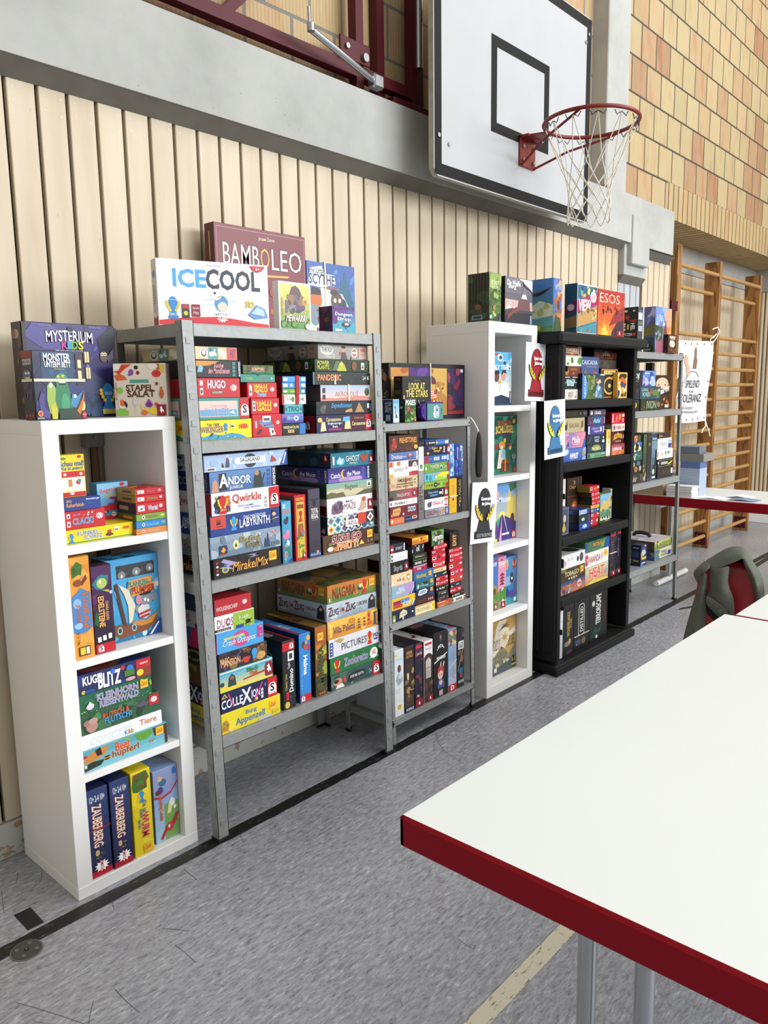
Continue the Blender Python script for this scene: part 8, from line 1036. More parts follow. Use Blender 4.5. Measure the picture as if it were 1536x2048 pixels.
run(Z16,e0(1.172),-.102,.17,tl,GE,[(1077,1335,1692,'#a84c54',[G('#d8844c','#9c4458',6),P([(.3,0),(.5,.5),(.8,.3),(1,.1),(1,0)],'#c86a4c'),T('CODENAMES',.04,.42,.74,.70,'#f0dce0',bold=.03),R(.3,.8,.6,.84,'#c88890'),E(.88,.56,.05,.14,'#3c2c3c'),E(.66,.16,.07,.12,'#e09c38')],'coral-red box with white capitals',dict(side=('#6a2c38',))),(1077,1335,1484,'#4c1e1a',[B('#54241e #44180f',4),P([(.16,.3),(.2,.76),(.5,.84),(.84,.76),(.86,.4),(.5,.48)],'#c8983c'),E(.5,.8,.04,.12,'#d8b048'),T('HERRLOF',.28,.54,.74,.70,'#6a4818'),('F',lambda f:[f.ell(.36+j*.16,.2,.04,.08,'#d8b8a0')for j in range(3)]),R(.06,.2,.12,.6,'#a84030'),R(.9,.4,.96,.7,'#d8c0a8')],'maroon box with golden ribbon',dict(side=('#24100c',))),(1087,1306,1362,'#e2cfc8',[E(.16,.5,.08,.36,'#7a3c40'),T('TURING',.3,.26,.72,.7,'#c87a70','#8a4440',bold=.0),R(.76,.1,.96,.9,'#f0e8e4'),E(.86,.5,.06,.2,'#b87068')],'pinkish white box beneath the red one',dict(side=('#8a7c78',))),(1082,1308,1182,'#c82030',[R(.04,.1,.12,.9,'#e8b8bc'),P([(.3,.3),(.36,.8),(.46,.7),(.44,.3)],'#e07880'),E(.62,.7,.06,.18,'#e8b040'),E(.62,.44,.06,.12,'#e8b040'),R(.78,.62,.97,.86,'#f0d8d8'),R(.82,.1,.92,.46,'#e8a8ac'),T('HEIMLICH',.2,.14,.56,.24,'#e8a8ac')],'bright red box topmost of right pile',dict(side=('#7a0e1a',))),],clampx=CE)
tl=' of black unit, third shelf'
for(xl,xr,yt,Y,d,base,art,look,op)in((266,313,303,-.02,.05,'#e0dcd6',[B('#b8483c #c87060',5,.1,.4,.9,.8),R(.2,.04,.8,.1,'#888')],'white upright box with red brush figure',{}),(325,455,293,.006,.05,'#35241c',[T('3',.40,.86,.54,.94,'#b89464'),T('Chapters',.14,.76,.84,.85,'#b89464',bold=.01),R(.0,.62,1,.63,'#a83428'),E(.5,.36,.28,.2,'#5a3c20'),E(.5,.38,.18,.14,'#c8542c'),E(.46,.4,.08,.06,'#e8a070'),R(.36,.1,.6,.14,'#e0d8d0')],'dark brown upright box with fiery figure',dict(side=('#1c1410',))),(706,790,380,-.03,.06,'#e0e0e2',[E(.3,.66,.3,.1,'#2c2428'),E(.6,.72,.22,.06,'#3c3034'),R(0,.42,1,.425,'#8a3c50'),T('WAY',.04,.32,.7,.41,'#1c1c20',bold=.04),E(.5,.2,.14,.04,'#c8b8b8'),R(.74,.02,.84,.3,'#2c3c8c')],'white upright box with dark steam engine',{}),(612,706,434,-.065,.05,'#7a9a44',[G('#4a7a34','#7ab0d8',6),P([(0,.5),(.3,.8),(.6,.72),(.99,.94),(.99,.44),(0,.4)],'#c8b068'),B('#4c8038 #6a9c44 #38682c',12,0,.18,1,.5),R(.0,.02,.98,.19,'#28341c'),T('RAILS',.05,.06,.92,.17,'#f0ecd8',bold=.05),R(.5,.01,.7,.03,'#c8c0a8')],'green canyon landscape upright box',{}),(256,342,556,-.10,.03,'#3c4860',[('F',lambda f:frame_f(f,.04,.96,.02,.98,'#6a7890',.05)),E(.5,.5,.3,.24,'#222c3c'),E(.55,.6,.16,.14,'#b8b0a0'),P([(.3,.2),(.5,.5),(.7,.2),(.5,.08)],'#b8a038')],'slate blue tin with knight figure',dict(name='game_tin'))):
 run(Z13,e0(.765),Y,d,tl,GE,[(xl,xr,yt,base,art,look,op)],clampx=CE)
run(Z13,e0(.765),-.10,.10,tl,GE,[(428,525,690,'#1c3f94',[E(.5,.5,.2,.36,'#5aa0d8'),T('AIR',.3,.3,.7,.7,'#dfe8f4',bold=.03)],'small royal blue box, lowest of three',dict(side=('#101c54',))),(428,522,622,'#16282c',[B('#1c343c #24444c',4),E(.36,.5,.14,.22,'#c8d0d0'),R(.9,0,1,1,'#3c64a8')],'small dark green box, middle of three',dict(side=('#0c1414',))),(428,522,568,'#27407c',[R(.1,.1,.72,.9,'#a8b4c8'),B('#5c7098 #dfe4ec',5,.1,.1,.72,.9),R(.0,0,.05,1,'#c8d0e4')],'small blue-white box, top of three',dict(side=('#14204c',R(.1,.1,.6,.8,'#2c5c9c')))),],clampx=CE)
run(Z13,e0(.765),-.085,.085,tl,GE,[(528,592,645,'#b82030',amg(),'red card box at bottom of small pile',dict(side=('#5c0e16',))),(530,600,595,'#c02434',amg(),'red card box second up small pile',dict(side=('#5c0e16',))),(530,600,562,'#1c5c94',amg('#3c8cc0'),'blue card box in small pile',dict(side=('#6a1c20',))),(530,603,530,'#e0a030',amg('#d8682c'),'orange card box in small pile',dict(side=('#8a6018',))),(540,606,494,'#b82030',amg(),'red card box right above the orange one',dict(side=('#28341c',))),(540,606,456,'#c4202c',amg('#e8a8a0'),'third red card box from the top',dict(side=('#1c2c24',))),(536,604,416,'#c4202c',amg('#f0c0c4'),'second red card box from the top',dict(side=('#4c3424',))),(522,604,362,'#c4202c',amg('#e8a040'),'red card box topmost of small pile',dict(side=('#8a7a24',))),],clampx=CE)
tl=' of black unit, fourth shelf'
run(Z13,e0(.420),-.105,.2,tl,GE,[(244,476,1222,'#34466c',[G('#c8744c','#2c4c7c',5),B('#a85c3c #c8b0a0 #2c4468 #6a7c9c',14,0,0,.9,.9),T('UNDERGRAND',.12,.44,.66,.76,'#e08a58','#7a2c1c',bold=.01),E(.78,.56,.09,.36,'#d8a090'),R(.72,.5,.84,.62,'#a8402c'),T('HABA',.88,.7,.98,.84,'#d83038',bold=.02)],'blue and copper box at foot of left pile'),(244,476,1108,'#3c2c1c',[B('#4c3824 #2c1e14 #5c6c3c #6a4c2c',12),T('TOBAGO',.24,.4,.76,.76,'#d8c894','#2c1c10',bold=.02),R(.0,.8,.3,1,'#6a7434'),L('zoch',.89,.66,.5),('F',lambda f:[f.ell(.4+j*.09,.2,.03,.08,'#c8b090')for j in range(4)])],'dark brown box with cream capitals'),(248,480,984,'#dadada',[B('#e4e4e4 #cfcfd2',4),E(.2,.4,.09,.24,'#b8a8a4'),T('Just One',.34,.46,.56,.74,'#b8b4b4',bold=-.01),E(.72,.5,.04,.2,'#3c3838'),E(.86,.56,.07,.34,'#4c484c'),R(.03,.1,.06,.5,'#444'),E(.14,.2,.1,.16,'#d0b8b0')],'white box with pale sketched animals',dict(top=[B('#3c4434 #2c3428',5)])),],clampx=CE)
run(Z13,e0(.420),-.10,.22,tl,GE,[(482,682,1082,'#b8a878',[G('#c88a5c','#b8bca0',5),B('#8a9a70 #d8b070 #b84c38 #5a6c54',10,0,0,1,.5),T('HEAT',.18,.36,.80,.92,'#d8302c','#f0e0c8',bold=.02,slant=.2),P([(0,0),(.3,.2),(.9,.16),(1,.06),(1,0)],'#d8c45c'),E(.9,.5,.06,.16,'#8a9ca8')],'racing-picture box with big red capitals'),(482,685,950,'#e0dcd8',[E(.06,.5,.08,.4,'#b8344c'),T('ANANDA',.16,.26,.64,.7,'#9a2c3c','#e0d0d0',bold=.02),B('#c84c60 #d8a8a0',5,0,.1,.16,.9),E(.72,.54,.05,.24,'#c8b8a8'),L('zoch',.87,.66,.46)],'white box with dark red title, middle pile'),(480,692,858,'#3c6c50',[B('#2c5c4c #4c7c58 #6c9c5c #28484c',12),T('DRAFTOSAURUS',.3,.46,.70,.8,'#e8a83c','#8a4c18',bold=.02),B('#e0b040 #d8883c',6,.3,.06,.7,.4,.7),P([(.78,0),(1,0),(1,1),(.88,1)],'#1c4a9c'),P([(.0,.9),(.1,.9),(.06,.3),(0,.2)],'#1c4a9c')],'jungle box topmost of middle pile',dict(top=[B('#2c5040 #4c7448 #1c3c68',8)])),],clampx=CE)
for xl,xr,yt,look in((700,756,762,'left of two upright black-violet boxes'),(760,815,738,'right of two upright black-violet boxes')):
 run(Z13,e0(.420),-.10,.2,tl,GE,[(xl,xr,yt,'#231e2c',[B('#2c2638 #1a1620 #3c2c38 #4c4048',18),R(.1,.90,.86,.95,'#b83040'),T('SPIRITS',.2,.4,.5,.8,'#5c5468',rot=90),R(.3,.01,.96,.12,'#8c1a2b'),L('peg',.63,.065,.1)],look,dict(band=('z',.52,.004))if xl==700 else{})],clampx=CE)
tl=' of black unit, lowest shelf'
for xl,xr,yt,base,art,look,op in((234,290,1466,'#cfd3d8',[G('#c8ccd4','#e0e4e8',3),R(0,.78,1,.79,'#a8acb4'),T('ARRAKIS',.4,.1,.6,.6,'#b0b4bc',rot=90),R(.0,0,.1,.1,'#444')],'white upright box, leftmost',{}),(294,386,1398,'#131315',[B('#1c1c20 #0e0e10',5),T('WONDERLANDS',.36,.36,.62,.84,'#c8b040',rot=90,bold=.02),T('WAR',.66,.5,.8,.7,'#c8b040',rot=90),E(.4,.22,.3,.05,'#8a8078'),E(.62,.26,.12,.05,'#c8a060'),E(.6,.05,.3,.04,'#4c2c44')],'black upright box with golden vertical title',{}),(389,520,1352,'#0f1110',[('F',lambda f:(f.poly([(.28,.3),(.34,.26),(.62,.26),(.68,.3),(.68,.82),(.6,.88),(.36,.88),(.28,.82)],'#d8d8d0'),f.poly([(.31,.31),(.36,.275),(.6,.275),(.65,.31),(.65,.81),(.58,.865),(.38,.865),(.31,.81)],'#0f1110'))),T('DISTILLED',.40,.33,.58,.82,'#e4e4dc',rot=90,bold=.02),E(.3,.14,.16,.07,'#3c4c6c'),E(.64,.14,.14,.07,'#7a5c40'),B('#5c6c8c #a88c68',5,.1,.06,.8,.2,.7)],'black upright box with framed white vertical title',dict(band=('z',.27,.003))),(523,676,1312,'#101113',[B('#16181a #0c0c0e',4),('F',lambda f:f.text('TERRORSCAPE',.36,.34,.62,.96,'#e8e8e4',rot=90,bold=.03)),P([(.6,.96),(.95,.4),(.9,.36)],'#5c1418'),E(.2,.8,.08,.06,'#c8c8c4'),P([(.05,.1),(.3,.3),(.5,.24),(.7,.34),(.6,.16),(.4,.06)],'#1c3c34'),B('#1f443a #16302a',6,.05,.06,.7,.34),R(.36,.05,.46,.11,'#d8e0dc')],'widest black upright box with tall white title',{})):
 run(Z13,e0(.055),-.10,.2,tl,GE,[(xl,xr,yt,base,art,look,op)],clampx=CE)
# ------------------------------------------------------------------ far rack
GF='games on the far steel rack'
tl=' on top of far rack'
def f0(z):return(3.8,z,0)
CF=(3.74,4.60)
run(Z17,f0(1.804),-.005,.12,tl,GF,[(272,378,338,'#3a4050',[R(.1,.72,.9,.88,'#c8ccd8'),R(.12,.60,.9,.68,'#6a7458'),R(.14,.46,.9,.58,'#a8b4c4'),R(.2,.9,.8,.93,'#5c6c9c'),R(0,0,.5,.2,'#28201c')],'black upright box with white vertical title',dict(side=('#101014',R(.24,.90,.4,.94,'#e8e8e8'),E(.78,.92,.07,.02,'#e8e8e8'),E(.4,.78,.14,.04,'#a83428'),P([(.3,.8),(.6,.7),(.9,.74),(.96,.68),(.7,.66),(.4,.72)],'#a83428'),T('HEL',.62,.48,.84,.64,'#f0f0f0',rot=-90,bold=.05),T('BLE',.06,.48,.3,.64,'#f0f0f0',rot=-90,bold=.05),T('FITZEK',.2,.36,.72,.42,'#e8e8e8',bold=.02),E(.82,.39,.1,.04,'#c83040'),R(.4,.5,.52,.62,'#b8b03c')),band=('x',.93,.012)))])
run(Z17,f0(1.804),-.01,.14,tl,GF,[(634,972,330,'#6a80b8',[G('#8a3c34','#6c8cd0',7),P([(.4,.99),(.99,.99),(.99,.5),(.7,.6)],'#d8a080'),P([(.5,.4),(.7,.56),(.99,.6),(.99,.3)],'#e08a48'),B('#e8b060 #d87840',8,.6,.3,1,.6),B('#88a8dc #a8c0e8',8,0,.6,.6,1),P([(.48,.3),(.62,.74),(.76,.3)],'#7a3c2c'),P([(0,.0),(0,.6),(.4,.56),(.54,.5),(.5,.0)],'#4c5240'),B('#5c6c5c #3c4430 #8a90b0 #7c8c94',14,.0,.05,.5,.6),P([(.0,.0),(.1,.3),(.3,.24),(.5,.34),(.5,0)],'#9a5c6c'),T('EVERDELL',.06,.7,.5,.82,'#b8d0f0',bold=.01)],'large fantasy box with castle at sunset',dict(side=('#6a6aa0',G('#2c3c28','#7080c0',6),B('#9a98c8 #5c5c94 #b0b0d8',12,0,.5,1,1),P([(0,.44),(.5,.56),(1,.64),(1,.4),(0,.32)],'#6c7040'),('F',lambda f:[f.poly([(.04+j*.16,.04),(.14+j*.16,.34),(.24+j*.16,.04)],'#1c3820')for j in range(5)]),R(.4,.12,.7,.2,'#e8e8e4'),T('LOOKOUT',.3,.05,.8,.08,'#e8e8e4'))))])
run(Z17,f0(1.804),-.045,.03,tl,GF,[(888,1060,905,'#3c1c12',[R(.16,.82,.88,.93,'#d8c0a8'),R(.24,.74,.84,.8,'#c8a890'),E(.5,.5,.34,.2,'#e0cfc0'),B('#3c1c12 #e8dccc',9,.2,.3,.8,.7,.6),B('#d8783c #e8a860 #a84c24',10,.1,.03,.9,.24)],'small brown box with crowned skull',dict(side=('#1c0c0a',T('DUNGEON',.3,.4,.6,.8,'#8a5c4c',rot=90),R(.2,.05,.6,.12,'#a83028'))))])
tl=', far rack second deck'
run(Z17,f0(1.422),.18,.05,tl,GF,[(562,885,1402,'#28282c',[B('#303034 #1c1c20 #4c4c50',12),P([(.5,.0),(.7,.34),(.98,.0)],'#a8b4b8'),E(.6,.6,.2,.2,'#4c5458'),R(.0,.12,.6,.14,'#4c4c50')],'large dark box with misty mountain, at the back',dict(zmax=1.755))],clampx=CF)
run(Z17,f0(1.422),.06,.06,tl,GF,[(640,928,1742,'#3c2418',[E(.45,.74,.46,.2,'#e0c0a0'),E(.2,.72,.04,.03,'#4c2c20'),E(.66,.72,.04,.03,'#4c2c20'),P([(.4,.62),(.7,.5),(.68,.48),(.38,.6)],'#3c241c'),P([(.1,.38),(.14,.5),(.98,.7),(.94,.54)],'#ece8e4'),T('PICTOMAN',.2,.44,.9,.6,'#2c2020'),B('#c8602c #e89048 #8a3c20',9,.4,.1,.98,.36),R(.68,.04,.96,.13,'#e8e4e0')],'brown box with sleepy moon face')],clampx=CF)
o1=run(Z12,f0(1.422),-.018,.16,tl,GF,[(1084,1288,1375,'#2c3024',[B('#38402c #4c3424 #1c2018 #5c6c44',14),T('IVION',.28,.16,.76,.84,'#a0b890','#2c3c28',bold=.01),E(.88,.5,.08,.24,'#8c6c50')],'olive-brown flat box at bottom right'),(1080,1290,1245,'#2f4c54',[B('#3c6068 #24404c #5c8c8c',10),T('LIVING',.06,.62,.36,.88,'#a8c0c4',bold=.02),T('FOREST',.1,.2,.5,.54,'#a8c0c4',bold=.02),E(.5,.6,.05,.24,'#a8402c'),E(.72,.5,.18,.26,'#5c7c3c'),E(.9,.7,.06,.12,'#c8a890')],'teal flat box with red bird',dict(top=[R(0,0,1,1,'#1c2426')])),])
o2=run(Z12,f0(1.422),-.015,.16,tl,GF,[(1030,1072,1375,'#121618',[E(.0,.5,.3,.24,'#d8c030'),B('#1c3038',3)],'black small box with yellow dot'),(1032,1072,1250,'#162430',[B('#1c3444 #2c5058',5),T('AR',.1,.5,.5,.8,'#a83040')],'dark blue-green small box above yellow-dot one')])
run(Z17,(o1[1][0][0],o1[1][0][1],0),-.012,.06,tl,GF,[(366,636,1648,'#4c68b0',[G('#3c5498','#6488cc',5),E(.2,.24,.3,.2,'#b8a0c0'),P([(.5,.3),(.56,.9),(.7,.96),(.9,.5),(.6,.2)],'#2c4c9c'),E(.66,.24,.12,.14,'#c8d8f0'),R(.12,.8,.5,.88,'#c8d0e0'),B('#7c98d8 #2c4488 #a8b8e0',10)],'blue-violet upright box with ice creature')],clampx=CF)
run(Z17,(o2[1][0][0],o2[1][0][1],0),-.012,.07,tl,GF,[(214,360,1660,'#17181b',[B('#202226',3),T('ONE',.1,.56,.6,.86,'#d8dcd8',slant=.3,bold=.03),E(.4,.5,.08,.03,'#e0e0e0'),R(.1,.34,.5,.38,'#8a8c90')],'black upright box with brush lettering')],clampx=CF)
tl=', far rack third deck'
run(Z18,f0(.942),-.006,.15,tl,GF,[(142,395,1250,'#2c2521',[B('#342c28',3),T('Noir',.06,.2,.5,.8,'#b8b4b0',slant=.3,bold=.02),('F',lambda f:[f.ell(.84,.3+j*.24,.03,.08,'#b85c54')for j in range(3)]),R(.93,.0,1,1,'#8a8ca0')],'dark brown flat box at foot of left pile'),(150,392,945,'#1d1b19',[E(.18,.72,.13,.2,'#a0ac68'),E(.64,.78,.14,.18,'#4c6c9c'),E(.42,.34,.13,.2,'#d8a040'),E(.42,.34,.07,.12,'#6c3c18'),R(.72,.2,.92,.56,'#b8a894'),R(.02,.2,.1,.5,'#b89468')],'black box with coloured round tokens'),(162,396,746,'#2c5c54',[T('A?',.02,.1,.36,.84,'#f0f0ec',bold=.02),P([(.4,.7),(.48,.8),(.5,.64)],'#e8e8e8'),T('Agent',.56,.4,.88,.66,'#8c9c98',bold=.01)],'dark green box with large white letter'),(170,390,522,'#38609c',[B('#e8e8ec #a83c54 #7ab0d8 #d8c83c',10),P([(.3,.2),(.36,.9),(.66,.8),(.6,.16)],'#16181c'),P([(.6,.1),(.7,.9),(.78,.4),(.9,.1)],'#e8d030')],'comic-patterned box'),(182,368,368,'#a8643c',[G('#b86c3c','#c88450',3),R(.56,0,.99,1,'#34403c'),E(.4,.5,.12,.24,'#c84838'),E(.42,.4,.05,.1,'#f0e8e0'),E(.74,.5,.12,.24,'#4c5854')],'half orange, half grey box topmost of left pile'),],clampx=CF)
for xl,xr,yt,base,art,look in((432,508,330,'#3c4c34',[G('#1c241c','#4c5c44',5),('F',lambda f:frame_f(f,.03,.97,.02,.98,'#8c9474',.04)),B('#7c9464 #2c3c28 #a8a868',12,.05,.05,.95,.6),P([(.4,.04),(.5,.14),(.7,.12),(.6,.02)],'#e8e8d8')],'upright olive green box with swampy art'),(522,614,306,'#2a2622',[B('#332e28',3),E(.5,.78,.26,.03,'#8a6030'),T('Sleuth',.3,.74,.7,.80,'#b8905c'),E(.5,.92,.14,.02,'#5c5850'),R(.1,0,.9,.05,'#3c3c74')],'upright black-brown box with bronze crest'),(624,740,304,'#6c8ca4',[G('#1c2428','#7898b0',6),R(0,.84,.99,1,'#2c3c58'),T('Kemet',.1,.86,.9,.92,'#c8d8e4',bold=.02),P([(.6,.3),(.7,.62),(.99,.66),(.99,.3)],'#141618'),P([(.1,.2),(.5,.34),(.9,.26),(.99,.1),(.0,.1)],'#1c2024'),E(.4,.18,.24,.06,'#c0c8cc'),R(.1,.04,.8,.08,'#d8dce0')],'upright grey-blue box with black silhouette')):
 run(Z18,f0(.942),-.008,.2,tl,GF,[(xl,xr,yt,base,art,look)],clampx=CF)
run(Z18,f0(.942),-.006,.16,tl,GF,[(744,1088,1102,'#272226',[B('#2f2a30',3),R(.26,.3,.78,.78,'#3c2c26'),B('#5c4030',6,.28,.32,.76,.76,.7),R(.86,.3,.97,.84,'#e0e0dc')],'blackish box with faint brown panel, lowest right'),(742,1090,905,'#1c1a18',[('F',lambda f:frame_f(f,.08,.9,.1,.9,'#8a847c',.012)),R(.22,.36,.66,.66,'#d8d4cc'),T('ESCAPE ROOM',.24,.4,.64,.62,'#3c3834',bold=.02),P([(.66,.2),(.7,.4),(.96,.7),(.98,.6),(.8,.3)],'#d8cc2c'),E(.05,.6,.04,.12,'#ddd')],'black box with white word bar and yellow slash'),(736,1090,688,'#e2e2de',[R(.01,.2,.06,.8,'#b83c48'),R(.22,.52,.4,.58,'#6c8c5c'),R(.22,.38,.4,.44,'#a88a5c'),P([(.48,.7),(.6,.76),(.54,.3)],'#4c7c58'),P([(.64,.74),(.78,.8),(.76,.3),(.7,.6),(.66,.3)],'#4c8a60'),E(.88,.6,.03,.06,'#4c7c58')],'white box with green tree-like marks'),(745,1066,430,'#c9cbd1',[R(.02,.06,.72,.92,'#d4d6da'),T('Pictures',.22,.3,.62,.74,'#8c9094',slant=.2,bold=0),R(.76,.08,.98,.5,'#3c3480'),E(.92,.7,.03,.06,'#222'),R(.78,.62,.88,.84,'#a8b0b8')],'light grey box with violet square'),(765,1022,310,'#2c2024',[T('Brew',.06,.2,.36,.8,'#c89038',bold=.03),T('CRAFTERS',.42,.3,.9,.7,'#4c3c48')],'dark plum box topmost of right pile'),],clampx=(3.74,4.60))
tl=', far rack lowest deck'
rw=run(Z13,(3.9,.356,0),-.004,.33,tl,GF,[(1086,1232,925,'#c8c8b4',[R(0,0,.3,1,'#4c7098'),B('#d8c84c #5c7c44 #3c60a0',8,0,0,.32,1),T('TRAILS',.36,.5,.7,.8,'#2c3834',bold=.02),T('TUCANO',.36,.16,.8,.44,'#2c4438',bold=.02),R(.78,.1,.96,.6,'#3c3480')],'wide box with pale blocks beneath handled one',dict(side=('#34485c',R(.74,0,.98,.5,'#3c4888'),B('#6c7c3c #2c3c54 #8a8a4c #c8c8c0',9)))),(1086,1240,848,'#8a9a4c',[G('#6c7c38','#a8b464',4),B('#4c3c24 #7c8c44 #c8c080 #5c4428',12),T('WINGSPAN',.4,.3,.9,.7,'#a8b048','#4c5c28',bold=.02)],'large olive box with black carry handle',dict(side=('#4c3c34',B('#5c483c #38302c',5),T('NINEWAYS',.1,.3,.6,.8,'#2c241c',bold=.05),R(.0,.0,.3,.2,'#b8b8a8')),top=[R(0,0,1,1,'#d4cfd8'),B('#c4bccc #e0dce4 #a8a0b0',14)])),],clampx=CF)
bx=rw[1][1]
g=MB()
W_,D_=rw[1][1].dimensions.x,.33
hz_=rw[1][0][1]-rw[0][0][1]
g.tube([(W_*.5,D_*.30,hz_+.004),(W_*.5,D_*.36,hz_+.024),(W_*.5,D_*.5,hz_+.03),(W_*.5,D_*.64,hz_+.024),(W_*.5,D_*.70,hz_+.004)],[.012,.014,.014,.014,.012],8)
g.build('carry_handle',M['foot'],bx)
run(Z13,(3.9,.356,0),-.035+.03,.07,tl,GF,[(968,1020,878,'#16244c',[B('#2c4c8c #1c2c5c #c8a040',8),E(.5,.62,.3,.12,'#a8c0d8'),R(.1,.3,.9,.42,'#c8b048'),P([(.0,0),(.5,0),(0,.2)],'#3c7cc8'),R(.2,.1,.8,.16,'#c8d0e0')],'small navy cube-like box in front',dict(side=('#101a34',R(.2,.84,.8,.9,'#8898b8'),R(.16,.4,.84,.7,'#28406c'),R(.2,.2,.8,.28,'#a89850'))))])

# ------------------------------------------------------------------ paper signs taped to the units
def sign(cx, cy_, z0, w_, h_, tilt, col, lau, l1, l2, foot, label, curl=.0, yaw=0.0):
    r = empty('paper_sign', (cx, cy_, z0), label, 'sign', 'award signs taped to the shelf units'); r.rotation_euler = (0, tilt, yaw)
    pb = PB(); n = 8; vs = []
    for s_, y_ in ((0, 0), (1, .0009)):
        vs += [(w_ * i / n, y_ - .006 * math.sin(3.14 * i / n) * curl, h_ * j) for j in (0, 1) for i in range(n + 1)]
    q = n + 1
    fs = [(i, i + 1, q + i + 1, q + i) for i in range(n)] + [(2 * q + i, 3 * q + i, 3 * q + i + 1, 2 * q + i + 1) for i in range(n)]
    pb.add(vs, fs, '#e9eaf0'); pb.build('sheet', r)
    pb = PB(); F = Face(pb, (0, -.0012 - .006 * curl, 0), (w_, 0, 0), (0, 0, h_), .0002)
    def shape(s, c):
        u = lambda a: .5 + a * s
        F.poly([(u(.24 * math.cos(t * .314)), .66 + .235 * (1 if s == 1 else 1.02) * math.sin(t * .314)) for t in range(20)], c)
        F.poly([(u(-.12), .52), (u(.12), .52), (u(.28), .17), (u(-.28), .17)], c)
        F.poly([(u(-.34), .185 if s == 1 else .19), (u(.34), .185 if s == 1 else .19), (u(.34), .085 if s == 1 else .08), (u(-.34), .085 if s == 1 else .08)], c)
    F.poly([(.5 + .255 * math.cos(t * .314), .66 + .245 * math.sin(t * .314)) for t in range(20)], '#15171a')
    F.poly([(.36, .52), (.64, .52), (.79, .165), (.21, .165)], '#15171a'); F.poly([(.145, .20), (.855, .20), (.855, .075), (.145, .075)], '#15171a')
    shape(1, col)
    F.poly([(.36, .50), (.5, .42), (.64, .50), (.62, .6), (.38, .6)], col)
    for s_ in (-1, 1):
        for ring, c in ((1.08, '#1c1c14'), (.84, lau)):
            for j, (a, b, rr, an) in enumerate(((.10, .40, .050, .9), (.17, .42, .055, .5), (.24, .46, .055, .2), (.29, .51, .05, -.1), (.32, .56, .045, -.3), (.13, .455, .045, 1.2), (.21, .50, .045, .9), (.27, .55, .04, .7), (.34, .61, .032, 0))):
                F.ell(.5 + s_ * a, b, rr * 1.25 * ring, rr * .52 * ring, c, 10, s_ * (1.1 + an * .3))
    F.text(l1, .31, .69, .69, .76, '#fff', bold=.05); F.text(l2, .33, .61, .67, .68, '#fff', bold=.05)
    if foot: F.text(foot, .19, .105, .81, .16, '#0c0c0c' if col != '#2b2d2f' else '#9a9a9a', bold=.03)
    pb.build('print', r)
    return r
sign(1.985, -.060, .838, .21, .297, .07, '#2b2d2f', '#e2bc3c', 'Kennerspiel', 'des Jahres', 'KRITIKERPREIS', 'white sheet with black trophy on small rack post and tall unit')
r = sign(2.475, -.0475, 1.512, .21, .297, .03, '#9c1c26', '#c8b83c', 'Spiel des', 'Jahres', 'KRITIKERPREIS', 'white sheet with red trophy taped to tall white unit')
sign(2.47, -.172, 1.213, .21, .297, -.04, '#3f78a8', '#e8dc3c', 'Kinderspiel', 'des Jahres', 'KRITIKERPREIS', 'white sheet with blue trophy taped to black unit', yaw=.0)

# ------------------------------------------------------------------ things on the table at the back
tz = .7465
def pile(name, x0, y0, w_, d_, z0, n_, t, mat_, label, cat, group, yaw=0, cover=None):
    for k in range(n_):
        g = MB(); e = .003
        g.box(.003, .003, .0015, w_ - .002, d_ - .003, t - .0015, 0); g.box(0, 0, 0, w_, d_, .0015, 1); g.box(0, 0, t - .0015, w_, d_, t - .0004, 1); g.box(w_ - .002, 0, 0, w_, d_, t - .0004, 1)
        o = g.build(name, [M['pages'], cover or mat_]); o.location = (x0 + (k % 2) * .003, y0 + (k % 3) * .002, z0 + k * t); o.rotation_euler = (0, 0, yaw)
        tag(o, ('bottom', 'second lowest', 'second highest', 'top')[k] + label, cat, group)
pile('book', 4.87, -.03, .13, .20, tz, 4, .021, M['white'], ' white book of the low pile on the back table', 'book', 'white books piled on the back table')
g = MB(); g.box(0, 0, 0, .20, .22, .085, 0, .002); g.box(.08, -.001, .083, .13, .221, .0865, 0)
place(g.build('cardboard_box', M['carton']), (4.88, .20, tz), 'brown cardboard box on the back table behind the far rack', 'box')
def patterned(name, loc, w_, d_, h_, label, cols, dens, group=None, navytop=0):
    pb = PB(); mb = MB(); mb.box(0, 0, 0, w_, d_, h_)
    for f in mb.f: pb.add([mb.v[i] for i in f], [tuple(range(len(f)))], cols[0])
    for O, U, V in (((0, 0, 0), (w_, 0, 0), (0, 0, h_)), ((0, d_, 0), (0, -d_, 0), (0, 0, h_))):
        F = Face(pb, O, U, V); nu, nv = int(F.w * dens), int(F.h * dens)
        for i in range(nu):
            for j in range(nv): F.k = 1; F.poly([((i + .1 + (j % 2) * .4) / nu, (j + .2) / nv), ((i + .7 + (j % 2) * .4) / nu, (j + .35) / nv), ((i + .8 + (j % 2) * .4) / nu, (j + .8) / nv), ((i + .2 + (j % 2) * .4) / nu, (j + .6) / nv)], cols[1])
        if navytop: F.rect(0, 1 - navytop, 1, 1, cols[1])
    o = pb.build(name, None, (0, 0, 0)); o.location = loc
    return tag(o, label, 'box', group)
patterned('gift_box', (5.09, .17, tz + .0), .20, .16, .16, 'white box with big dark blue petal pattern on back table', ('#c8d0dc', '#28345c'), 44)
patterned('gift_box', (5.035, -.02, tz), .15, .15, .26, 'tall pale box with small blue pattern and navy rim on back table', ('#b8c4d8', '#5c74a4'), 90, None, .2)
g = MB(); g.box(0, 0, 0, .22, .22, .06, 0, .003); place(g.build('storage_box', M['grey']), (5.04, -.045, tz + .2605), 'grey box resting on the tall blue-patterned box', 'box')
g = MB(); g.box(0, 0, 0, .14, .16, .055, 0, .003); place(g.build('storage_box', mat('slate_grey', '#6c7280', .6)), (5.04, -.01, tz + .321), 'smaller slate box topmost above the grey box', 'box')
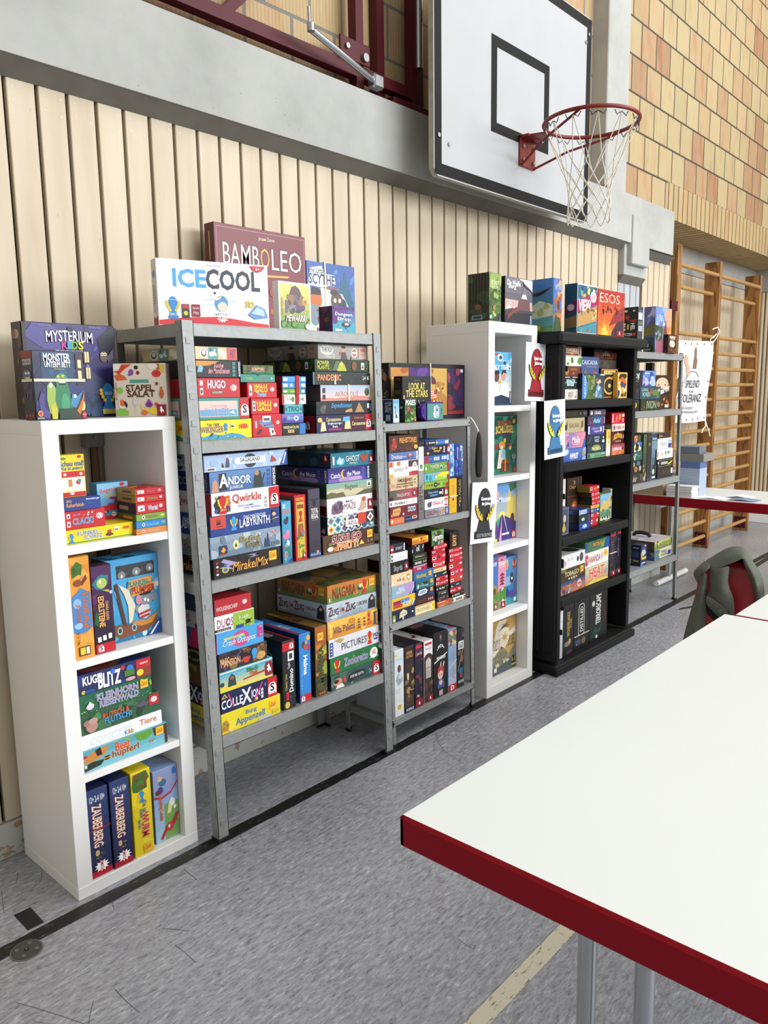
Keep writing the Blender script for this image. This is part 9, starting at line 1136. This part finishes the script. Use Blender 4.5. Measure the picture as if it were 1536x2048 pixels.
for k, (x_, y_, a_, m_, lb) in enumerate(((4.89, -.26, .0, 'paper', 'white leaflet lying nearest the books on the back table'), (4.90, -.47, -.04, 'lblue', 'pale blue folded brochure on the back table'), (5.07, -.40, .12, 'paper', 'open white brochure beyond the pale blue one'))):
    g = MB(); g.prism([(0, 0), (.10, .006 + k * .004), (.20, 0), (.20, .001), (.10, .0075 + k * .004), (0, .001)], 'x', 0, .14)
    o = g.build('leaflet', M[m_]); o.location = (x_, y_, tz); o.rotation_euler = (0, 0, a_); tag(o, lb, 'leaflet', 'leaflets on the back table')

# ------------------------------------------------------------------ chair with the jacket
C0 = Vector((2.53, -1.03, 0)); CU = Vector((math.cos(-1.25), math.sin(-1.25), 0)); CN = Vector((math.sin(-1.25), -math.cos(-1.25), 0))
def CW(p): return C0 + CU * p[0] + CN * p[1] + Vector((0, 0, p[2]))      # chair frame: across, towards the viewer's side, up
r = empty('stacking_chair', (2.53, -1.03, 0), 'red shell chair at the cream tables with green jacket over it', 'chair')
g = MB(); n, m_ = 10, 8
def shell(u, v, o=0): return CW((.04 + u * (.112 + .012 * math.sin(3.1 * v)), .03 - v * .05 + .03 * u * u - o, .45 + v * (.315 + .03 * (1 - u * u))))
vs = [shell(-1 + 2 * i / n, j / m_) for j in range(m_ + 1) for i in range(n + 1)] + [shell(-1 + 2 * i / n, j / m_, .010) for j in range(m_ + 1) for i in range(n + 1)]
K = (n + 1) * (m_ + 1); fs = []
for j in range(m_):
    for i in range(n):
        a = j * (n + 1) + i; fs += [(a, a + 1, a + n + 2, a + n + 1), (K + a, K + a + n + 1, K + a + n + 2, K + a + 1)]
for j in range(m_):
    for i in (0, n): a = j * (n + 1) + i; fs.append((a, a + n + 1, K + a + n + 1, K + a))
for i in range(n): a = m_ * (n + 1) + i; fs.append((a, a + 1, K + a + 1, K + a))
g.add(vs, fs, 0, True); part('backrest', g, M['seatred'], r)
g = MB(); g.box(-.10, -.40, .435, .20, .01, .452, 0, .008, CW); part('seat', g, M['seatred'], r)
for sx in (-.09, .19):
    g = MB(); g.tube([CW((sx, .06, 0)), CW((sx, .0, .43))], .011, 10); part('leg', g, M['chrome'], r)
    g = MB(); g.tube([CW((sx, -.44, 0)), CW((sx, -.38, .43))], .011, 10); part('leg', g, M['chrome'], r)
# jacket: draped shell built from a grid, thick cloth, open collar, hanging fronts
r = empty('jacket', (2.53, -1.03, .4), 'olive green jacket draped over the red chair back', 'jacket')
rdj = random.Random(3)
def cloth(name, rows, mats, th=.007, sub=2, m=0):
    """rows: list of polylines with equal counts"""
    me = bpy.data.meshes.new(name); nr, nc = len(rows), len(rows[0])
    V = [Vector(p) - Vector(r.location) for q in rows for p in q]
    me.from_pydata(V, [], [(j * nc + i, (j + 1) * nc + i, (j + 1) * nc + i + 1, j * nc + i + 1) for j in range(nr - 1) for i in range(nc - 1)])
    for mt in mats: me.materials.append(mt)
    for p in me.polygons: p.use_smooth = True
    o = bpy.data.objects.new(name, me); COL.objects.link(o); o.parent = r
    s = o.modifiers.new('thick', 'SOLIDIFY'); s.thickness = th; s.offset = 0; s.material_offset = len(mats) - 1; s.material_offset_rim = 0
    s = o.modifiers.new('soft', 'SUBSURF'); s.levels = sub; s.render_levels = sub
    return o
def JP(x_, y_, Y):
    d = ray(1340 + x_ / 7.837, 1060 + y_ / 7.837); return CAM + d * (((-1.10 - Y) * .8 - CN.dot(CAM - C0)) / CN.dot(d))

def grid(pts, Ys): return [[JP(x_, y_, Ys[j][i] if isinstance(Ys[j], (list, tuple)) else Ys[j]) for i, (x_, y_) in enumerate(q)] for j, q in enumerate(pts)]
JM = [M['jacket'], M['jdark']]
yo = grid([[(560, 470), (640, 420), (760, 340), (900, 262), (1030, 238), (1150, 250), (1215, 310), (1255, 400), (1310, 500)],
    [(570, 500), (660, 450), (780, 380), (910, 310), (1035, 285), (1140, 296), (1198, 340), (1240, 410), (1296, 510)],
    [(600, 570), (700, 500), (810, 440), (920, 390), (1045, 360), (1130, 370), (1172, 390), (1212, 440), (1270, 530)],
    [(640, 680), (760, 620), (860, 570), (945, 535), (1020, 512), (1090, 472), (1128, 452), (1170, 470), (1225, 570)]], [-1.03, -1.085, -1.13, -1.15])
back = [[Vector((p.x - CN.x * .03, p.y - CN.y * .03, p.z - dz)) for i, p in enumerate(yo[0])] for dz in (.36, .24, .12, .04)]
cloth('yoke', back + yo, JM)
cloth('front_panel', grid([[(600, 590), (720, 600), (850, 580), (952, 540)], [(612, 740), (720, 750), (830, 740), (918, 700)], [(618, 880), (720, 900), (825, 900), (905, 850)],
    [(600, 950), (740, 1010), (870, 1020), (975, 990)], [(565, 1000), (730, 1110), (890, 1180), (1015, 1110)], [(560, 1030), (740, 1160), (920, 1270), (1012, 1250)], [(600, 1070), (780, 1220), (960, 1330), (1020, 1400)]],
    [[-1.13, -1.16, -1.17, -1.15], [-1.14, -1.18, -1.19, -1.155], [-1.14, -1.18, -1.19, -1.16], [-1.14, -1.185, -1.2, -1.17], [-1.14, -1.19, -1.2, -1.18], [-1.14, -1.19, -1.2, -1.18], [-1.13, -1.18, -1.19, -1.17]]), JM)
cloth('placket', grid([[(556, 1005), (700, 1100), (840, 1190), (950, 1310)], [(556, 1080), (680, 1200), (800, 1300), (900, 1400)], [(560, 1170), (660, 1270), (760, 1370), (840, 1450)]], [-1.20, -1.205, -1.20]), [M['jtrim'], M['jdark']], .004)
g = MB(); p = JP(785, 1272, -1.212); g.tube([p, p + CN * .005], [.0085, .0075], 14, 0); g.tube([p + CN * .005, p + CN * .0065], .003, 10, 1)
part('snap_button', g, [M['bolt'], M['jdark']], r)
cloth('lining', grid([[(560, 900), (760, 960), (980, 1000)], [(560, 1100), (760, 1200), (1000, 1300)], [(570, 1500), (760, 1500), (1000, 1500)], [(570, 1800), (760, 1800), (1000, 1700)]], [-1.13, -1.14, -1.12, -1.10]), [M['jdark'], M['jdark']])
cloth('collar', grid([[(560, 465), (600, 500), (640, 560)], [(450, 560), (520, 575), (620, 610)], [(360, 660), (450, 640), (560, 650)], [(365, 700), (420, 740), (480, 720)], [(430, 845), (450, 820), (470, 790)]],
    [[-1.03, -1.09, -1.14], [-1.06, -1.12, -1.17], [-1.08, -1.14, -1.18], [-1.07, -1.10, -1.14], [-1.06, -1.08, -1.12]]), JM)
cloth('sleeve', grid([[(450, 670), (490, 640), (540, 650), (600, 700)], [(440, 820), (490, 800), (545, 800), (590, 860)], [(400, 1000), (460, 1000), (520, 1000), (562, 1010)], [(340, 1200), (430, 1200), (505, 1210), (562, 1220)],
    [(250, 1500), (370, 1500), (490, 1510), (572, 1520)], [(180, 1780), (320, 1790), (470, 1800), (580, 1800)], [(120, 2100), (300, 2100), (450, 2100), (580, 2100)]],
    [[-1.08, -1.13, -1.15, -1.14], [-1.08, -1.15, -1.18, -1.12], [-1.08, -1.17, -1.18, -1.12], [-1.09, -1.18, -1.16, -1.13], [-1.10, -1.20, -1.17, -1.15], [-1.11, -1.21, -1.18, -1.16], [-1.11, -1.21, -1.18, -1.16]]), JM)
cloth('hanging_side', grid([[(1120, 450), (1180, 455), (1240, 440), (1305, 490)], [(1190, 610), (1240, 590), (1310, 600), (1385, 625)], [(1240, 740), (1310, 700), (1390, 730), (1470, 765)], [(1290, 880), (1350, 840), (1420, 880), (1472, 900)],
    [(1330, 1040), (1390, 1000), (1440, 1050), (1482, 1040)], [(1340, 1250), (1400, 1220), (1450, 1240), (1500, 1240)]],
    [[-1.14, -1.15, -1.12, -1.05], [-1.13, -1.17, -1.11, -1.05], [-1.13, -1.18, -1.12, -1.04], [-1.13, -1.18, -1.10, -1.04], [-1.13, -1.18, -1.12, -1.04], [-1.13, -1.18, -1.12, -1.04]]), JM)
